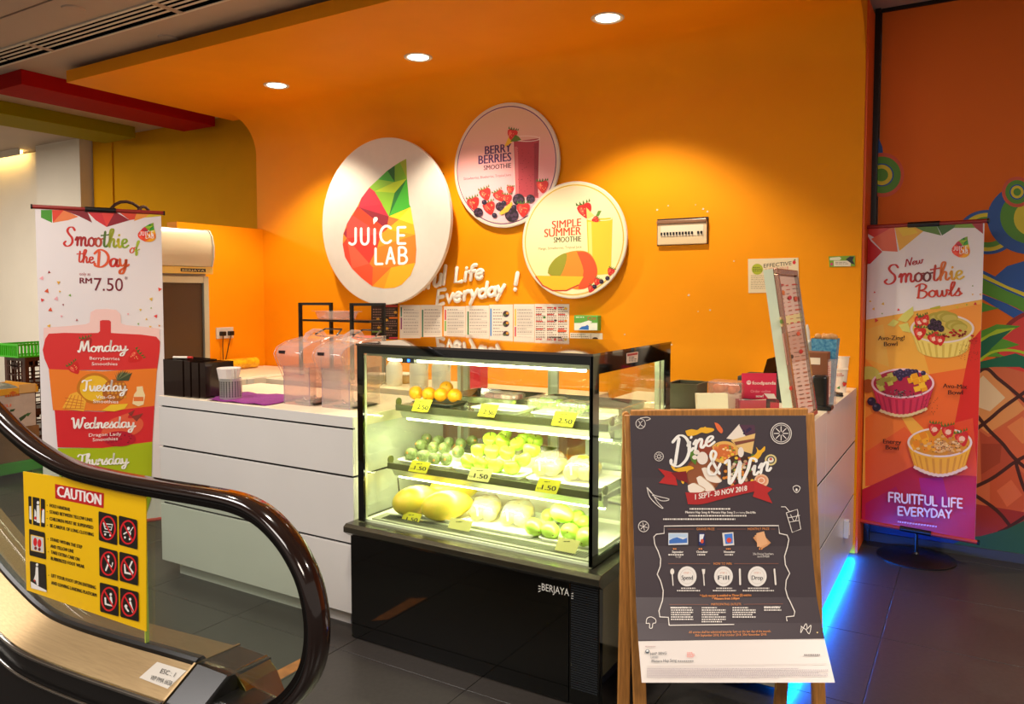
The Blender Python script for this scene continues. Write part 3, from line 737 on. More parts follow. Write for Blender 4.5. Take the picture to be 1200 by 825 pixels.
# small sensor with a blue light at the top
BW(MB().box((-1.93, 2.36, 1.135), (-1.87, 2.38, 1.155)), 'sensor', M_black, case)
BW(MB().box((-1.90, 2.357, 1.140), (-1.89, 2.36, 1.150)), 'indicator', mat('blue_led', (60, 120, 255), emit=(40, 110, 255), estr=5), case)
PC = Plane((0, 2.305, 0), (1, 0, 0)); a = Art(PC, .0008)
a.text('BERJAYA', 635, 691.5, 667, 698.5, 8.2, (232, 230, 224))
for s_, x in ((-1, 632), (1, 671)):
    for k in (-1, 0, 1): a.line([(x - s_ * 1.6, 690.5 + (x - 635) * .22 + k * 2.4), (x + s_ * 1.0, 690.5 + (x - 635) * .22 + k * 3.4)], 1.0, (232, 230, 224), cap=False)
a.build('maker_lettering', case)
# label stuck inside the top of the side glass
PS = Plane((CX1 + .003, 0, 0), (0, 1, 0)); a = Art(PS, .0004)
a.poly([(734, 414), (748, 412), (747, 424), (734, 426)], (214, 190, 176)); a.poly([(735, 415), (747, 413), (747, 415.5), (735, 417.5)], (170, 30, 30))
a.micro(737, 417.5, 746, 424, 3, (60, 50, 45)); a.build('rating_label', case)

# ------------------------------------------------------------------ fruit
def fruit_mb(prof, n=20): return MB().lathe(prof, n, caps=False)
def sphere_prof(r, dz=0, dimple=.0, k=12, sq=1.0, taper=0.0):
    out = []
    for i in range(k + 1):
        t = PI * i / k; x = math.sin(t); z = -math.cos(t)
        rr = r * x * (1 + taper * z)
        zz = r * z * sq
        if z > .6: zz -= dimple * (z - .6) / .4 * r * 1.4
        out.append((max(rr, 0.0002), zz + dz))
    return out
M_orange = mat('orange_peel', (250, 168, 16), 0.38, noise=.12, scale=300, bump=.25)
M_apple = mat('green_apple_skin', (164, 200, 52), 0.22, noise=.0, scale=14, col2=(186, 214, 92))
M_avo = mat('dull_green_skin', (86, 104, 54), 0.45, noise=.0, scale=120, col2=(132, 142, 92), bump=.2)
M_mango = mat('green_mango_skin', (150, 190, 60), 0.3, noise=0, scale=8, col2=(190, 214, 100))
M_papaya = mat('papaya_skin', (222, 184, 60), 0.38, noise=0, scale=14, col2=(176, 176, 56))
M_pear = mat('pale_yellow_fruit', (226, 206, 96), 0.35, noise=0, scale=12, col2=(236, 224, 150))
M_stem = mat('fruit_stem', (92, 70, 34), .7)
G_wrap = glass('cling_film', (252, 250, 236), rough=.12, haze=.16)
M_foam = mat('white_foam_tray', (236, 238, 224), .5)
M_foamk = mat('black_foam_tray', (30, 34, 20), .4)

def at_z(px, py, z):
    return hit(px, py, 'z', z)
def place(proto, first, loc, rot, sc=1.0):
    o = proto if first else copy_tree(proto)
    o.location = loc; o.rotation_euler = rot; o.scale = (sc, sc, sc); return o

def tray(name, label, x0, x1, y0, y1, z, mt, h=.016):
    r = thing(name, label, 'tray', ((x0 + x1) / 2, (y0 + y1) / 2, z))
    mb = MB(); w_ = .004; f = .012
    rings = [(f, 0), (0, h), (-.006, h), (-.006, h - .002), (f - .002 + .004, .003)]
    def rr(d): # rounded rectangle
        pts = []
        for cx, cy, a0 in ((x1 - .02, y1 - .02, 0), (x0 + .02, y1 - .02, 90), (x0 + .02, y0 + .02, 180), (x1 - .02, y0 + .02, 270)):
            pts += arc(cx, cy, max(.02 - d, .004), max(.02 - d, .004), a0, a0 + 90, 4)
        return pts
    vs = []; n = 20
    prof = [(f, 0.001), (0, h), (-.005, h), (-.005, h - .002), (-.002, h - .002), (f - .002, 0.0)]
    prof = [(f, .003), (.002, h), (-.005, h), (-.006, h - .002), (0, h - .003), (f - .003, 0)]
    for d, zz in prof: vs += [(p[0], p[1], z + zz) for p in rr(d)]
    fs = [(i * n + j, i * n + (j + 1) % n, (i + 1) * n + (j + 1) % n, (i + 1) * n + j) for i in range(len(prof) - 1) for j in range(n)]
    fs.append(tuple(range(n))); fs.append(tuple(5 * n + j for j in range(n)))
    mb.add(vs, fs); BW(mb, 'dish', mt, r, smooth=40)
    return r
for (nm, lb, x0, x1, y0, y1, z, mt) in (
    ('foam_tray', 'black foam tray under the oranges', -2.02, -1.82, 2.53, 2.66, S1Z, M_foamk),
    ('foam_tray', 'white foam tray holding cut pink fruit', -1.72, -1.50, 2.53, 2.68, S1Z, M_foam),
    ('foam_tray', 'white foam tray of green grapes, left one', -1.445, -1.30, 2.53, 2.66, S1Z, M_foam),
    ('foam_tray', 'white foam tray of green grapes, right one', -1.28, -1.14, 2.53, 2.66, S1Z, M_foam),
    ('foam_tray', 'clear tray holding small dull green fruit', -2.05, -1.79, 2.47, 2.72, S2Z, M_foam),
    ('foam_tray', 'white tray holding the green apples', -1.77, -1.46, 2.47, 2.80, S2Z, M_foam),
    ('foam_tray', 'white tray under the bagged yellow fruit', -1.43, -1.13, 2.47, 2.74, S2Z, M_foam),
    ('foam_tray', 'white tray holding the two bright papayas', -2.04, -1.74, 2.46, 2.80, .488, M_foam),
    ('foam_tray', 'white tray under the wrapped yellow fruit', -1.72, -1.40, 2.46, 2.74, .488, M_foam),
    ('foam_tray', 'white tray holding the green mangoes', -1.37, -1.12, 2.46, 2.80, .488, M_foam)):
    tray(nm, lb, x0, x1, y0, y1, z + .0015, mt)
# steel trays at the back of the top shelf
for x0, x1, lb in ((-1.98, -1.62, 'empty steel tray at the back of the top shelf, left'), (-1.58, -1.15, 'empty steel tray at the back of the top shelf, right')):
    r = tray('steel_tray', lb, x0, x1, 2.72, 2.98, S1Z, M_steelx, h=.03)
r = tray('steel_tray', 'steel tray behind the small dull green fruit', -2.0, -1.55, 2.84, 2.98, S2Z, M_steelx, h=.03)

# oranges
op = thing('orange', '', 'fruit'); fruit_mb(sphere_prof(.031, sq=.97), 24).build('flesh', M_orange, op, smooth=60); MB().lathe([(.0, .0293), (.003, .0303), (.002, .0312), (0, .0314)], 8, caps=False).build('navel', M_stem, op)
spots = [(487.5, 460.5, 0, 'leftmost orange on the top shelf'), (503, 462, 0, 'second orange from the left on the top shelf'), (517, 463, 0, 'third orange from the left, front row of the top shelf'),
         (523, 455, 1, 'orange peeking from behind the row on the top shelf'), (533, 464, 0, 'rightmost orange on the top shelf')]
for i, (px, py, b, lb) in enumerate(spots):
    z = S1Z + .033 + b * .018; p = at_z(px, py, z)
    o = place(op, i == 0, p, (random.uniform(.6, 1.3), random.uniform(-.5, .5), random.uniform(0, 6)), 1.02)
    o['label'] = lb; o['group'] = 'oranges on the top shelf'
# small dull green fruit
ap = thing('avocado', '', 'fruit'); fruit_mb(sphere_prof(.026, sq=1.22, taper=.06), 18).build('skin', M_avo, ap, smooth=60); MB().lathe([(.0, .0305), (.005, .0308), (.004, .033), (0, .0335)], 8, caps=False).build('stem_end', mat('orange_tip', (206, 132, 60), .6), ap)
rows = [((482, 532), (496, 534.5), (509, 538), (523, 538)), ((494, 522), (508, 524.5), (521, 525.5), (537, 529.5)), ((500, 514), (514, 516.5), (526, 518.5), (540, 519.5), (553, 516.5))]
lbl = ['front', 'middle', 'back']; k = 0
words = ['leftmost', 'second', 'third', 'fourth', 'fifth']
for ri, rw in enumerate(rows):
    for ci, (px, py) in enumerate(rw):
        z = S2Z + .030 + (0, .012, .018)[ri]; p = at_z(px, py, z)
        o = place(ap, k == 0, p, (PI / 2 + random.uniform(-.4, .2), 0, random.uniform(-.9, .6) + .5), 1.0 if ri < 2 else .95); k += 1
        o['label'] = 'small oval dull green fruit, %s of the %s row' % (words[ci] + (' from left' if ci else ''), lbl[ri]); o['group'] = 'dull green fruit on the middle shelf'
# green apples
pp = thing('green_apple', '', 'fruit'); fruit_mb(sphere_prof(.0335, sq=.90, dimple=.22, taper=.08, k=16), 22).build('skin', M_apple, pp, smooth=60); MB().tube([(0, 0, .02), (.002, 0, .031), (.005, .001, .038)], .0014, 6).build('stem', M_stem, pp)
rows = [((549, 541), (564, 543), (581, 545), (600, 547)), ((561, 527), (577, 529), (594, 530.5), (613, 538)), ((575, 515), (589, 517), (607, 520), (623, 527)), ((592, 508), (615, 513), (627, 517))]
lbl = ['front', 'second', 'third', 'back']; k = 0
for ri, rw in enumerate(rows):
    for ci, (px, py) in enumerate(rw):
        z = S2Z + .033 + (0, .030, .052, .045)[ri]; p = at_z(px, py, z)
        o = place(pp, k == 0, p, (random.uniform(-.7, .5), random.uniform(-.6, .6), random.uniform(0, 6)), random.uniform(.98, 1.06)); k += 1
        o['label'] = 'glossy green apple, %s of the %s row in the heap' % (words[ci] + (' from left' if ci else ''), lbl[ri]); o['group'] = 'green apples on the middle shelf'
# green mangoes
gp = thing('green_mango', '', 'fruit')
mb = MB().lathe(sphere_prof(.036, sq=1.32, taper=-.12, k=16), 22, sx=1.0, sy=.86, caps=False); mb.build('skin', M_mango, gp, smooth=60); MB().lathe([(0, .046), (.003, .0475), (0, .049)], 8, caps=False).build('stem_end', M_stem, gp)
sp = [(626, 618, 0, 'leftmost in front'), (645, 622, 0, 'second from left in front'), (668, 623, 0, 'third from left in front, standing'), (686, 630, 0, 'rightmost in front, by the glass'), (659, 602, .05, 'resting on top of the pile'), (643, 604, .02, 'small, behind the top one'), (676, 607, .03, 'right behind the top one'), (684, 612, .02, 'far right of the pile')]
for i, (px, py, dz, lb) in enumerate(sp):
    p = at_z(px, py, .488 + .036 + dz)
    o = place(gp, i == 0, p, (PI / 2 + random.uniform(-.3, .3), random.uniform(-.3, .3), (0.9, .7, .2, .2, 1.3, .5, .2, .4)[i]), (1, .98, 1, 1, 1.08, .8, .9, .85)[i])
    o['label'] = 'green mango %s' % lb; o['group'] = 'green mangoes at the bottom right'
# papayas
yp = thing('papaya', '', 'fruit')
prof = [(.0002, -.105), (.022, -.098), (.042, -.075), (.054, -.04), (.056, -.0), (.050, .04), (.036, .075), (.018, .098), (.006, .108), (.0002, .11)]
def fine(pr, n=4): return [(abs(a), b) for a, b in cat_rom(pr, n)]
MB().lathe(fine(prof), 28, caps=False).build('skin', M_papaya, yp, smooth=60); MB().lathe([(0, .108), (.006, .108), (.005, .115), (0, .116)], 10, caps=False).build('stem_end', M_stem, yp)
for i, (px, py, rz, tl, lb, dz) in enumerate(((488, 586, -.30, .1, 'yellow ripe papaya lying on the case floor, left one', 0), (524, 592, -.50, .1, 'green tinged papaya lying on the case floor, front one', 0), (533, 572, -.7, .1, 'pale papaya mostly hidden behind the other two', .01))):
    p = at_z(px, py, .492 + .060 + dz); o = place(yp, i == 0, p, (-PI / 2, tl, rz), 1.06); o['label'] = lb; o['group'] = 'papayas on the case floor'
# wrapped packs of pale yellow fruit
def pack(px, py, z, lb, nx, ny, rz, grp, r=.036, lab=None):
    p = at_z(px, py, z); t = thing('wrapped_fruit_pack', lb, 'fruit pack', (p.x, p.y, z), rz, grp)
    first = None
    for i in range(nx):
        for j in range(ny):
            x = (i - (nx - 1) / 2) * r * 1.75; y = (j - (ny - 1) / 2) * r * 1.75
            mb = MB().lathe(sphere_prof(r, sq=.92, dimple=.2, k=12), 16, (x + random.uniform(-.002, .002), y, r * .95 + random.uniform(0, .006)), caps=False)
            mb.build('fruit', M_pear, t, smooth=60)
    hx, hy = nx * r * .98, ny * r * .98
    mb = MB(); vs = []; n = 24
    prof = [(1.0, .004), (1.06, .01), (1.05, .03), (1.0, .055), (.8, .075), (.45, .082), (.02, .080)]
    for s_, zz in prof:
        for j in range(n):
            t_ = 2 * PI * j / n; q = 1 / max(abs(math.cos(t_)), abs(math.sin(t_))) ** .35
            wv = 1 + .03 * math.sin(t_ * 9 + zz * 60)
            vs.append((hx * s_ * math.cos(t_) * q * wv, hy * s_ * math.sin(t_) * q * wv, zz + .003 * math.sin(t_ * 7)))
    mb.add(vs, [(i * n + j, i * n + (j + 1) % n, (i + 1) * n + (j + 1) % n, (i + 1) * n + j) for i in range(len(prof) - 1) for j in range(n)])
    mb.build('film', G_wrap, t, smooth=60)
    mb = MB().tube([(-hx * .4, -hy * .9, .07), (-hx * .3, -hy * 1.02, .06), (-hx * .25, -hy * 1.05, .03)], .004, 6); mb.build('film_fold', M_foam, t)
    if lab:
        mb = MB().lathe([(0, .084), (.022, .083), (.021, .086), (0, .087)], 14, (hx * .1, -hy * .2, 0), caps=False); mb.build('sticker', mat('yellow_sticker', (240, 228, 40), .4), t)
    return t
pack(570, 606, .492, 'clear wrapped pack of yellow fruit beside the papayas', 2, 3, .35, 'wrapped yellow fruit in the case', .030)
pack(607, 612, .492, 'clear wrapped pack of yellow fruit beside the mangoes', 2, 3, .25, 'wrapped yellow fruit in the case', .030)
pack(645, 555, .704, 'film bag of yellow fruit with green leaf beside the apples', 2, 3, .2, 'wrapped yellow fruit in the case', .030)
pack(683, 560, .704, 'film bag of yellow fruit with a bright yellow sticker', 2, 3, .15, 'wrapped yellow fruit in the case', .031, True)
# cut dragon fruit and grapes on the top shelf
dg = thing('cut_fruit_pack', 'wrapped dark pink cut fruit pieces on white tray', 'fruit pack', tuple(at_z(590, 470, S1Z + .012)))
for i, (dx, dy, c) in enumerate(((-.06, 0, 0), (-.025, .01, 0), (.02, 0, 1), (.055, .015, 1), (.04, -.02, 1))):
    MB().box((dx - .022, dy - .025, 0), (dx + .022, dy + .025, .032)).build('piece', mat('plum_flesh', (122, 22, 60), .3, col2=(190, 90, 120), scale=60) if not c else mat('pink_white_flesh', (236, 214, 220), .3, col2=(206, 70, 130), scale=45), dg, bevel=.006)
MB().box((-.09, -.05, -.002), (.085, .05, .037)).build('film', G_wrap, dg, bevel=.012)
for i, (px, py, lb) in enumerate(((642, 476, 'wrapped tray of small green grapes, left of two'), (677, 482, 'wrapped tray of small green grapes, right of two'))):
    p = at_z(px, py, S1Z + .02); t = thing('grape_pack', lb, 'fruit pack', (p.x, p.y, S1Z + .012), 0, 'wrapped grapes on the top shelf')
    mb = MB()
    for q in range(46): mb.lathe(sphere_prof(.0095, k=6), 8, (random.uniform(-.058, .058), random.uniform(-.04, .04), .010 + random.uniform(0, .022)), caps=False)
    g = mb.build('grapes', mat('grape_skin', (150, 186, 70), .25, col2=(178, 206, 110), scale=40), t, smooth=60); g['kind'] = 'stuff'
    MB().box((-.07, -.052, -.002), (.07, .052, .046)).build('film', G_wrap, t, bevel=.015)

# price tags: yellow cards in little holders
M_tag = mat('yellow_price_card', (206, 200, 36), .5)
def price(px0, py0, px1, py1, yf, z, txt, lb, sm='', pale=False):
    """tilted card standing on the shelf edge"""
    c = hit((px0 + px1) / 2, (py0 + py1) / 2, 'y', yf)
    t = thing('price_tag', lb, 'price tag', (c.x, c.y, c.z), 0, 'yellow price tags in the case')
    L = hit(px0, (py0 + py1) / 2, 'y', yf).x - c.x; R = hit(px1, (py0 + py1) / 2, 'y', yf).x - c.x
    hh = (hit(px0, py0, 'y', yf).z - hit(px0, py1, 'y', yf).z) / 2
    k = .010
    MB().add([(L + .004, -k, -hh), (R - .01, -k, -hh), (R + .004, k * .6, hh), (L + .014, k * .6, hh), (L + .004, -k + .0012, -hh), (R - .01, -k + .0012, -hh), (R + .004, k * .6 + .0012, hh), (L + .014, k * .6 + .0012, hh)],
             [(0, 1, 2, 3), (4, 7, 6, 5), (0, 4, 5, 1), (1, 5, 6, 2), (2, 6, 7, 3), (3, 7, 4, 0)]).build('card', M_tag if not pale else mat('pale_price_card', (214, 210, 130), .5), t)
    BW(MB().box((c.x + L, c.y + .002, c.z - hh - .002), (c.x + R - .01, c.y + .012, c.z - hh + .004)), 'holder', G_acry, t)
    P = Plane((c.x, c.y - k, c.z - hh), (1, 0, 0), (0, 1.6 * k, 2 * hh)); a = Art(P, .0006)
    w_ = px1 - px0
    if txt: a.text(txt, px0 + w_ * .26, py1 - (py1 - py0) * .24, px1 - w_ * .18, py1 - (py1 - py0) * .10, (py1 - py0) * .36, (10, 12, 4), it=.25, bold=.5); a.text('RM', px0 + w_ * .08, py1 - (py1 - py0) * .26, px0 + w_ * .24, py1 - (py1 - py0) * .22, (py1 - py0) * .16, (80, 90, 20))
    a.micro(px0 + w_ * .38, py0 + 1.5, px1 - w_ * .28, py0 + 3.6, 1, (80, 90, 20)); a.build('price_print', t)
price(483, 468, 505, 482, 2.497, 0, '2.50', 'yellow price tag reading 2.50 below the oranges')
price(560, 474, 583, 488, 2.497, 0, '2.50', 'yellow price tag reading 2.50 below the cut pink fruit')
price(646, 483, 675, 499, 2.497, 0, '2.50', 'yellow price tag reading 2.50 below the green grapes')
price(479, 541, 503, 553, 2.442, 0, '1.50', 'yellow price tag reading 1.50 below the dull green fruit')
price(548, 549, 576, 563, 2.442, 0, '1.50', 'pale price tag below the green apples', pale=True)
price(627, 562, 656, 577, 2.442, 0, '1.50', 'yellow price tag reading 1.50 below the bagged fruit')
price(470, 601, 493, 613, 2.41, 0, '1.50', 'yellow price tag in front of the left papaya')
price(524, 609, 552, 625, 2.41, 0, '', 'blank pale price tag in front of the wrapped fruit', pale=True)
price(650, 632, 678, 647, 2.40, 0, '', 'pale price tag in front of the green mangoes', pale=True)

# ------------------------------------------------------------------ logo facets (frame pixels of the big round sign, reused by mapping)
TT = (476.2, 186)
OUT = [TT, (477, 209.4), (479.8, 239.4), (481.3, 242.7), (484.7, 263), (486.7, 275), (488, 292.8), (486.9, 308), (481.3, 322.5), (471, 333.5), (462.6, 337.2), (450, 338), (436.3, 335.5), (423.6, 325.8), (412.6, 314.8), (404.4, 301.2), (401.6, 286), (402.4, 274), (406.6, 262.2), (412.6, 252), (418.5, 242.7), (423.6, 232), (433, 219.6), (443, 210.3), (454, 200), (462.6, 194), (468.6, 190)]
fA, fB, fC, fD, fE, fF, fG, fH, fI, fJ, fK, fL, fM, fN = (462.6, 213.3), (439.2, 224.3), (462.6, 225.9), (455.8, 253.7), (448.2, 239.4), (420.2, 242.7), (467.7, 257), (453.3, 269), (446.9, 274), (442.3, 290), (433, 308.9), (437, 313), (458.4, 313.5), (406.6, 279.2)
FAC = [([OUT[26], TT, OUT[1]], (150, 168, 30)), ([OUT[25], OUT[26], OUT[1], fA], (112, 170, 26)), ([OUT[24], OUT[25], fA], (22, 96, 30)), ([OUT[23], OUT[24], fA, (443, 214)], (62, 164, 44)),
       ([OUT[22], (443, 210.3), fA, fB], (132, 186, 44)), ([fB, fA, OUT[1], fC], (176, 202, 34)), ([OUT[1], fC, fD], (28, 112, 44)), ([OUT[1], OUT[2], OUT[3], fD], (64, 170, 44)), ([fB, fC, fD], (134, 188, 38)),
       ([OUT[22], fB, fD, fF, OUT[21]], (196, 36, 62)), ([OUT[22], fB, fE, fF], (206, 44, 66)), ([fF, fD, fH], (140, 24, 46)), ([OUT[20], fF, fN, OUT[17]], (158, 30, 52)), ([fF, fH, fI, OUT[18]], (246, 62, 30)),
       ([OUT[19], fI, fN, OUT[18]], (238, 72, 62)), ([fN, fI, fJ, fK], (238, 48, 38)), ([fN, fK, OUT[14], OUT[15]], (250, 88, 60)), ([fK, fL, OUT[12], OUT[13], OUT[14]], (240, 74, 40)), ([OUT[16], fN, OUT[14], OUT[15]], (240, 58, 34)),
       ([fD, OUT[3], fG], (246, 200, 22)), ([OUT[3], OUT[4], fG], (242, 216, 54)), ([fD, fG, fH], (240, 110, 40)), ([fG, OUT[4], OUT[5], fH], (246, 172, 22)), ([fH, OUT[5], fJ, fI], (246, 150, 30)),
       ([fJ, OUT[5], OUT[6], OUT[7], fM, fL, fK], (238, 124, 30)), ([fL, fM, OUT[12]], (238, 106, 28)), ([fM, OUT[11], OUT[12]], (246, 152, 22)), ([fM, OUT[7], OUT[8], OUT[9], OUT[10], OUT[11]], (250, 172, 20))]
def logo(a, fx, word=True, wd=2.9):
    a.poly([fx(p) for p in OUT], (240, 130, 34))
    for pts, c in FAC: a.poly([fx(p) for p in pts], c)
    if not word: return
    k = (fx((500, 0))[0] - fx((400, 0))[0]) / 100
    W = (250, 250, 248); b0 = fx((409, 286)); b1 = fx((478, 286)); h = (fx((0, 286))[1] - fx((0, 266))[1])
    # letters placed as on the sign
    for ch, x0, x1, y, hh in (('J', 408.5, 420, 286.5, 19), ('U', 422.5, 434, 286.5, 19), ('I', 437.5, 443, 286.5, 18), ('C', 445.5, 460, 285, 20), ('E', 465, 478, 285.5, 19), ('L', 439, 451, 309.5, 18.5), ('A', 453, 464, 309, 19), ('B', 466.5, 479, 309, 19)):
        p0 = fx((x0, y)); p1 = fx((x1, y - .3)); a.strokes(MON, ch, p0[0], p0[1], p1[0], p1[1], hh * k, W, wd * k, brush=False, smooth=False)
    a.poly([fx(p) for p in ((438, 263), (437.4, 257), (439, 254.5), (442, 254.5), (443, 256.5), (442, 259), (440, 260.5))], W)

def disc_sign(name, lb, px, py, rad, thick, yb, facemat, edge):
    """round board hung just clear of the orange wall"""
    y = yb - thick
    c = hit(px, py, 'y', y)
    t = thing(name, lb, 'sign', (c.x, y, c.z))
    MB().lathe([(0, 0), (rad - .003, 0), (rad, .003), (rad, thick), (0, thick)], 96, caps=False).xf(Matrix.Rotation(-PI / 2, 4, 'X')).build('board', facemat, t, smooth=30)
    MB().lathe([(0, 0), (.09, 0), (.09, YB - yb), (0, YB - yb)], 20, (0, 0, 0), caps=False).xf(Matrix.Translation((0, thick, 0)) @ Matrix.Rotation(-PI / 2, 4, 'X')).build('wall_spacer', M_white, t)
    return t, c, Plane((0, y, 0), (1, 0, 0))
M_board = mat('white_sign_board', (214, 206, 198), 0.35, noise=.03)
t1, c, P1 = disc_sign('round_sign', 'large white round sign with faceted fruit drop logo', 448.5, 260, .605, .03, YB - .10, M_board, None)
a = Art(P1, .0006); logo(a, lambda p: p); a.build('logo_print', t1)
# small white disc tucked behind the large sign
cc = hit(513, 247, 'y', YB - .03); t = thing('small_disc', 'small cream disc peeping out behind the large logo sign', 'sign', (cc.x, YB - .03, cc.z))
MB().lathe([(0, 0), (.115, 0), (.115, .02), (0, .02)], 40, caps=False).xf(Matrix.Rotation(-PI / 2, 4, 'X')).build('board', M_cream, t)
def strawberry(a, x, y, r, tilt=0, dark=0):
    c1 = (208 - dark, 40, 38); ct, st = math.cos(tilt), math.sin(tilt)
    def R(p): return (x + r * (p[0] * ct - p[1] * st), y + r * (p[0] * st + p[1] * ct))
    a.poly([R(p) for p in cat_rom([(-.85, -.45), (-.5, -.75), (0, -.7), (.5, -.75), (.85, -.45), (.75, .15), (.3, .85), (0, 1.05), (-.3, .85), (-.75, .15), (-.85, -.45)], 3)[:-1]], c1)
    a.poly([R(p) for p in ((-.6, -.3), (-.3, -.5), (-.1, .0), (-.3, .5), (-.6, .1))], (232, 90, 74))
    if r > 3:
        for i in range(7): a.disc(*R((random.uniform(-.5, .5), random.uniform(-.3, .6))), r * .05, r * .07, (244, 190, 120), 6)
    for s_ in (-.7, -.3, .1, .5, .8): a.poly([R((0, -.6)), R((s_ - .15, -.75)), R((s_ * 1.1, -1.15)), R((s_ + .12, -.8))], (70, 110, 40))
def berry(a, x, y, r, c=(40, 26, 52)):
    a.disc(x, y, r, r, c, 14); a.disc(x - r * .3, y - r * .3, r * .35, r * .3, tuple(min(255, v + 50) for v in c), 8)
def blackberry(a, x, y, r):
    a.disc(x, y, r, r, (34, 20, 34), 14)
    for i in range(9): q = i * .7; a.disc(x + r * .6 * math.cos(q * 1.7), y + r * .6 * math.sin(q * 2.3), r * .24, r * .24, (74, 48, 74), 7)
t2, c, P2 = disc_sign('round_sign', 'round pink sign with berry smoothie picture on orange wall', 591.5, 194, .415, .014, YB - .016, M_board, None)
a = Art(P2, .0005)
a.circ(c, .407, (226, 206, 190)); a.circ(c, .392, (112, 52, 112)); a.circ(c, .385, (232, 202, 184)); a.bands(c, .382, grad([(226, 190, 160), (228, 180, 164), (238, 168, 172), (240, 176, 184), (240, 190, 200)]))
a.text('BERRY', 568.5, 181, 599, 177.5, 9.6, (74, 26, 92), bold=.7); a.text('BERRIES', 561, 192.5, 599, 188.5, 10, (74, 26, 92), bold=.7); a.text('SMOOTHIE', 567, 199.5, 599, 196.5, 5.6, (70, 40, 56), bold=.4); a.text('Strawberries, Blueberries, Tropical Juice', 543.5, 211, 599, 206, 3.0, (90, 60, 74))
a.poly([(601, 166), (632.5, 162), (631, 232), (604, 230)], (180, 58, 72)); a.poly([(603, 172), (607, 171.6), (608, 230), (604, 229)], (206, 104, 110)); a.poly([(626, 168), (631, 167), (630, 230), (626, 230)], (150, 44, 60))
for i in range(50): a.disc(random.uniform(606, 629), random.uniform(172, 224), .5, .5, (120, 26, 44), 5)
a.ring(617, 162.5, 15.5, 3.2, 1.0, (238, 210, 206), 20); a.line([(601.6, 163), (603.8, 226)], .8, (240, 206, 202)); a.line([(632.6, 160), (631.2, 226)], .8, (240, 206, 202))
a.poly([(591, 172), (596, 161), (604, 158), (603, 164), (596, 170)], (236, 190, 40)); strawberry(a, 600.5, 157, 7, .2); a.poly([(598, 166), (604, 158), (608, 160), (611, 164), (604, 166)], (90, 120, 30))
for x, y, r in ((555, 238, 8.5), (569, 227, 8), (573.5, 243, 8.5), (585, 229, 7.5), (598, 222, 5), (594, 233, 7), (636, 218, 8)): strawberry(a, x, y, r, random.uniform(-.5, .4))
for x, y, r in ((561, 249, 5.5), (608, 234, 7), (600, 252, 8), (586, 242, 5), (622, 233, 5)): blackberry(a, x, y, r)
a.poly([(585, 250), (600, 236), (601, 240), (596, 248), (588, 252)], (216, 176, 60)); strawberry(a, 613.5, 245, 9, 0, 0)
for x, y in ((568, 237), (580, 252.5), (591, 238), (603, 243)): berry(a, x, y, 3)
a.build('picture_print', t2)
t3, c, P3 = disc_sign('round_sign', 'round cream sign with mango smoothie picture, lowest of the three', 671, 281.5, .372, .014, YB - .036, M_board, None)
a = Art(P3, .0005)
a.circ(c, .365, (238, 224, 190)); a.circ(c, .352, (214, 176, 40)); a.circ(c, .345, (238, 222, 176)); a.bands(c, .342, grad([(230, 214, 180), (240, 224, 184), (244, 230, 176), (246, 232, 170), (248, 240, 190)]))
a.text('SIMPLE', 647, 268, 681, 264.8, 9, (214, 62, 30), bold=.6); a.text('SUMMER', 638, 278, 681, 275, 9.5, (214, 62, 30), bold=.6); a.text('SMOOTHIE', 649, 284.5, 681, 282.8, 6.4, (56, 56, 34), bold=.4); a.text('Mango, Strawberries, Tropical Juice', 631, 293, 681.5, 290.5, 3.0, (96, 84, 40))
a.poly([(687.5, 257), (718, 255), (716, 321), (690, 323)], (232, 196, 50)); a.poly([(689, 260), (693, 260), (695, 322), (691, 322)], (244, 220, 120)); a.ring(702.5, 256, 15, 2.4, .9, (244, 234, 190), 20)
strawberry(a, 685.5, 246, 10, -.3, -20); a.poly([(687, 243), (697, 253), (688, 257)], (246, 206, 120)); strawberry(a, 698, 257, 4.5, 1.2); a.poly([(698, 254), (701, 247), (705, 247), (702, 253)], (96, 140, 50))
a.poly(cat_rom([(642, 320), (644, 312), (652, 302), (668, 295), (684, 294), (694, 300), (700, 315), (698, 328), (688, 337), (674, 339), (655, 332), (642, 320)], 4)[:-1], (226, 140, 40))
a.poly(cat_rom([(642, 320), (644, 312), (652, 302), (664, 297), (662, 312), (654, 326), (642, 320)], 4)[:-1], (150, 150, 40))
a.poly(cat_rom([(676, 295), (688, 296), (697, 306), (700, 320), (692, 335), (678, 338), (684, 318), (676, 295)], 4)[:-1], (226, 84, 40))
a.poly([(628, 323), (684, 324), (679, 333), (664, 340), (648, 340), (636, 334)], (238, 188, 40)); a.line([(628, 324), (636, 334.5), (648, 340.6), (664, 340.4), (678, 334)], 1.6, (200, 60, 40))
for x, y in ((693, 338), (700, 330), (716, 318)): strawberry(a, x, y, 5, .4)
for x, y in ((705, 330), (712, 326), (697, 336)): berry(a, x, y, 2.6)
a.build('picture_print', t3)

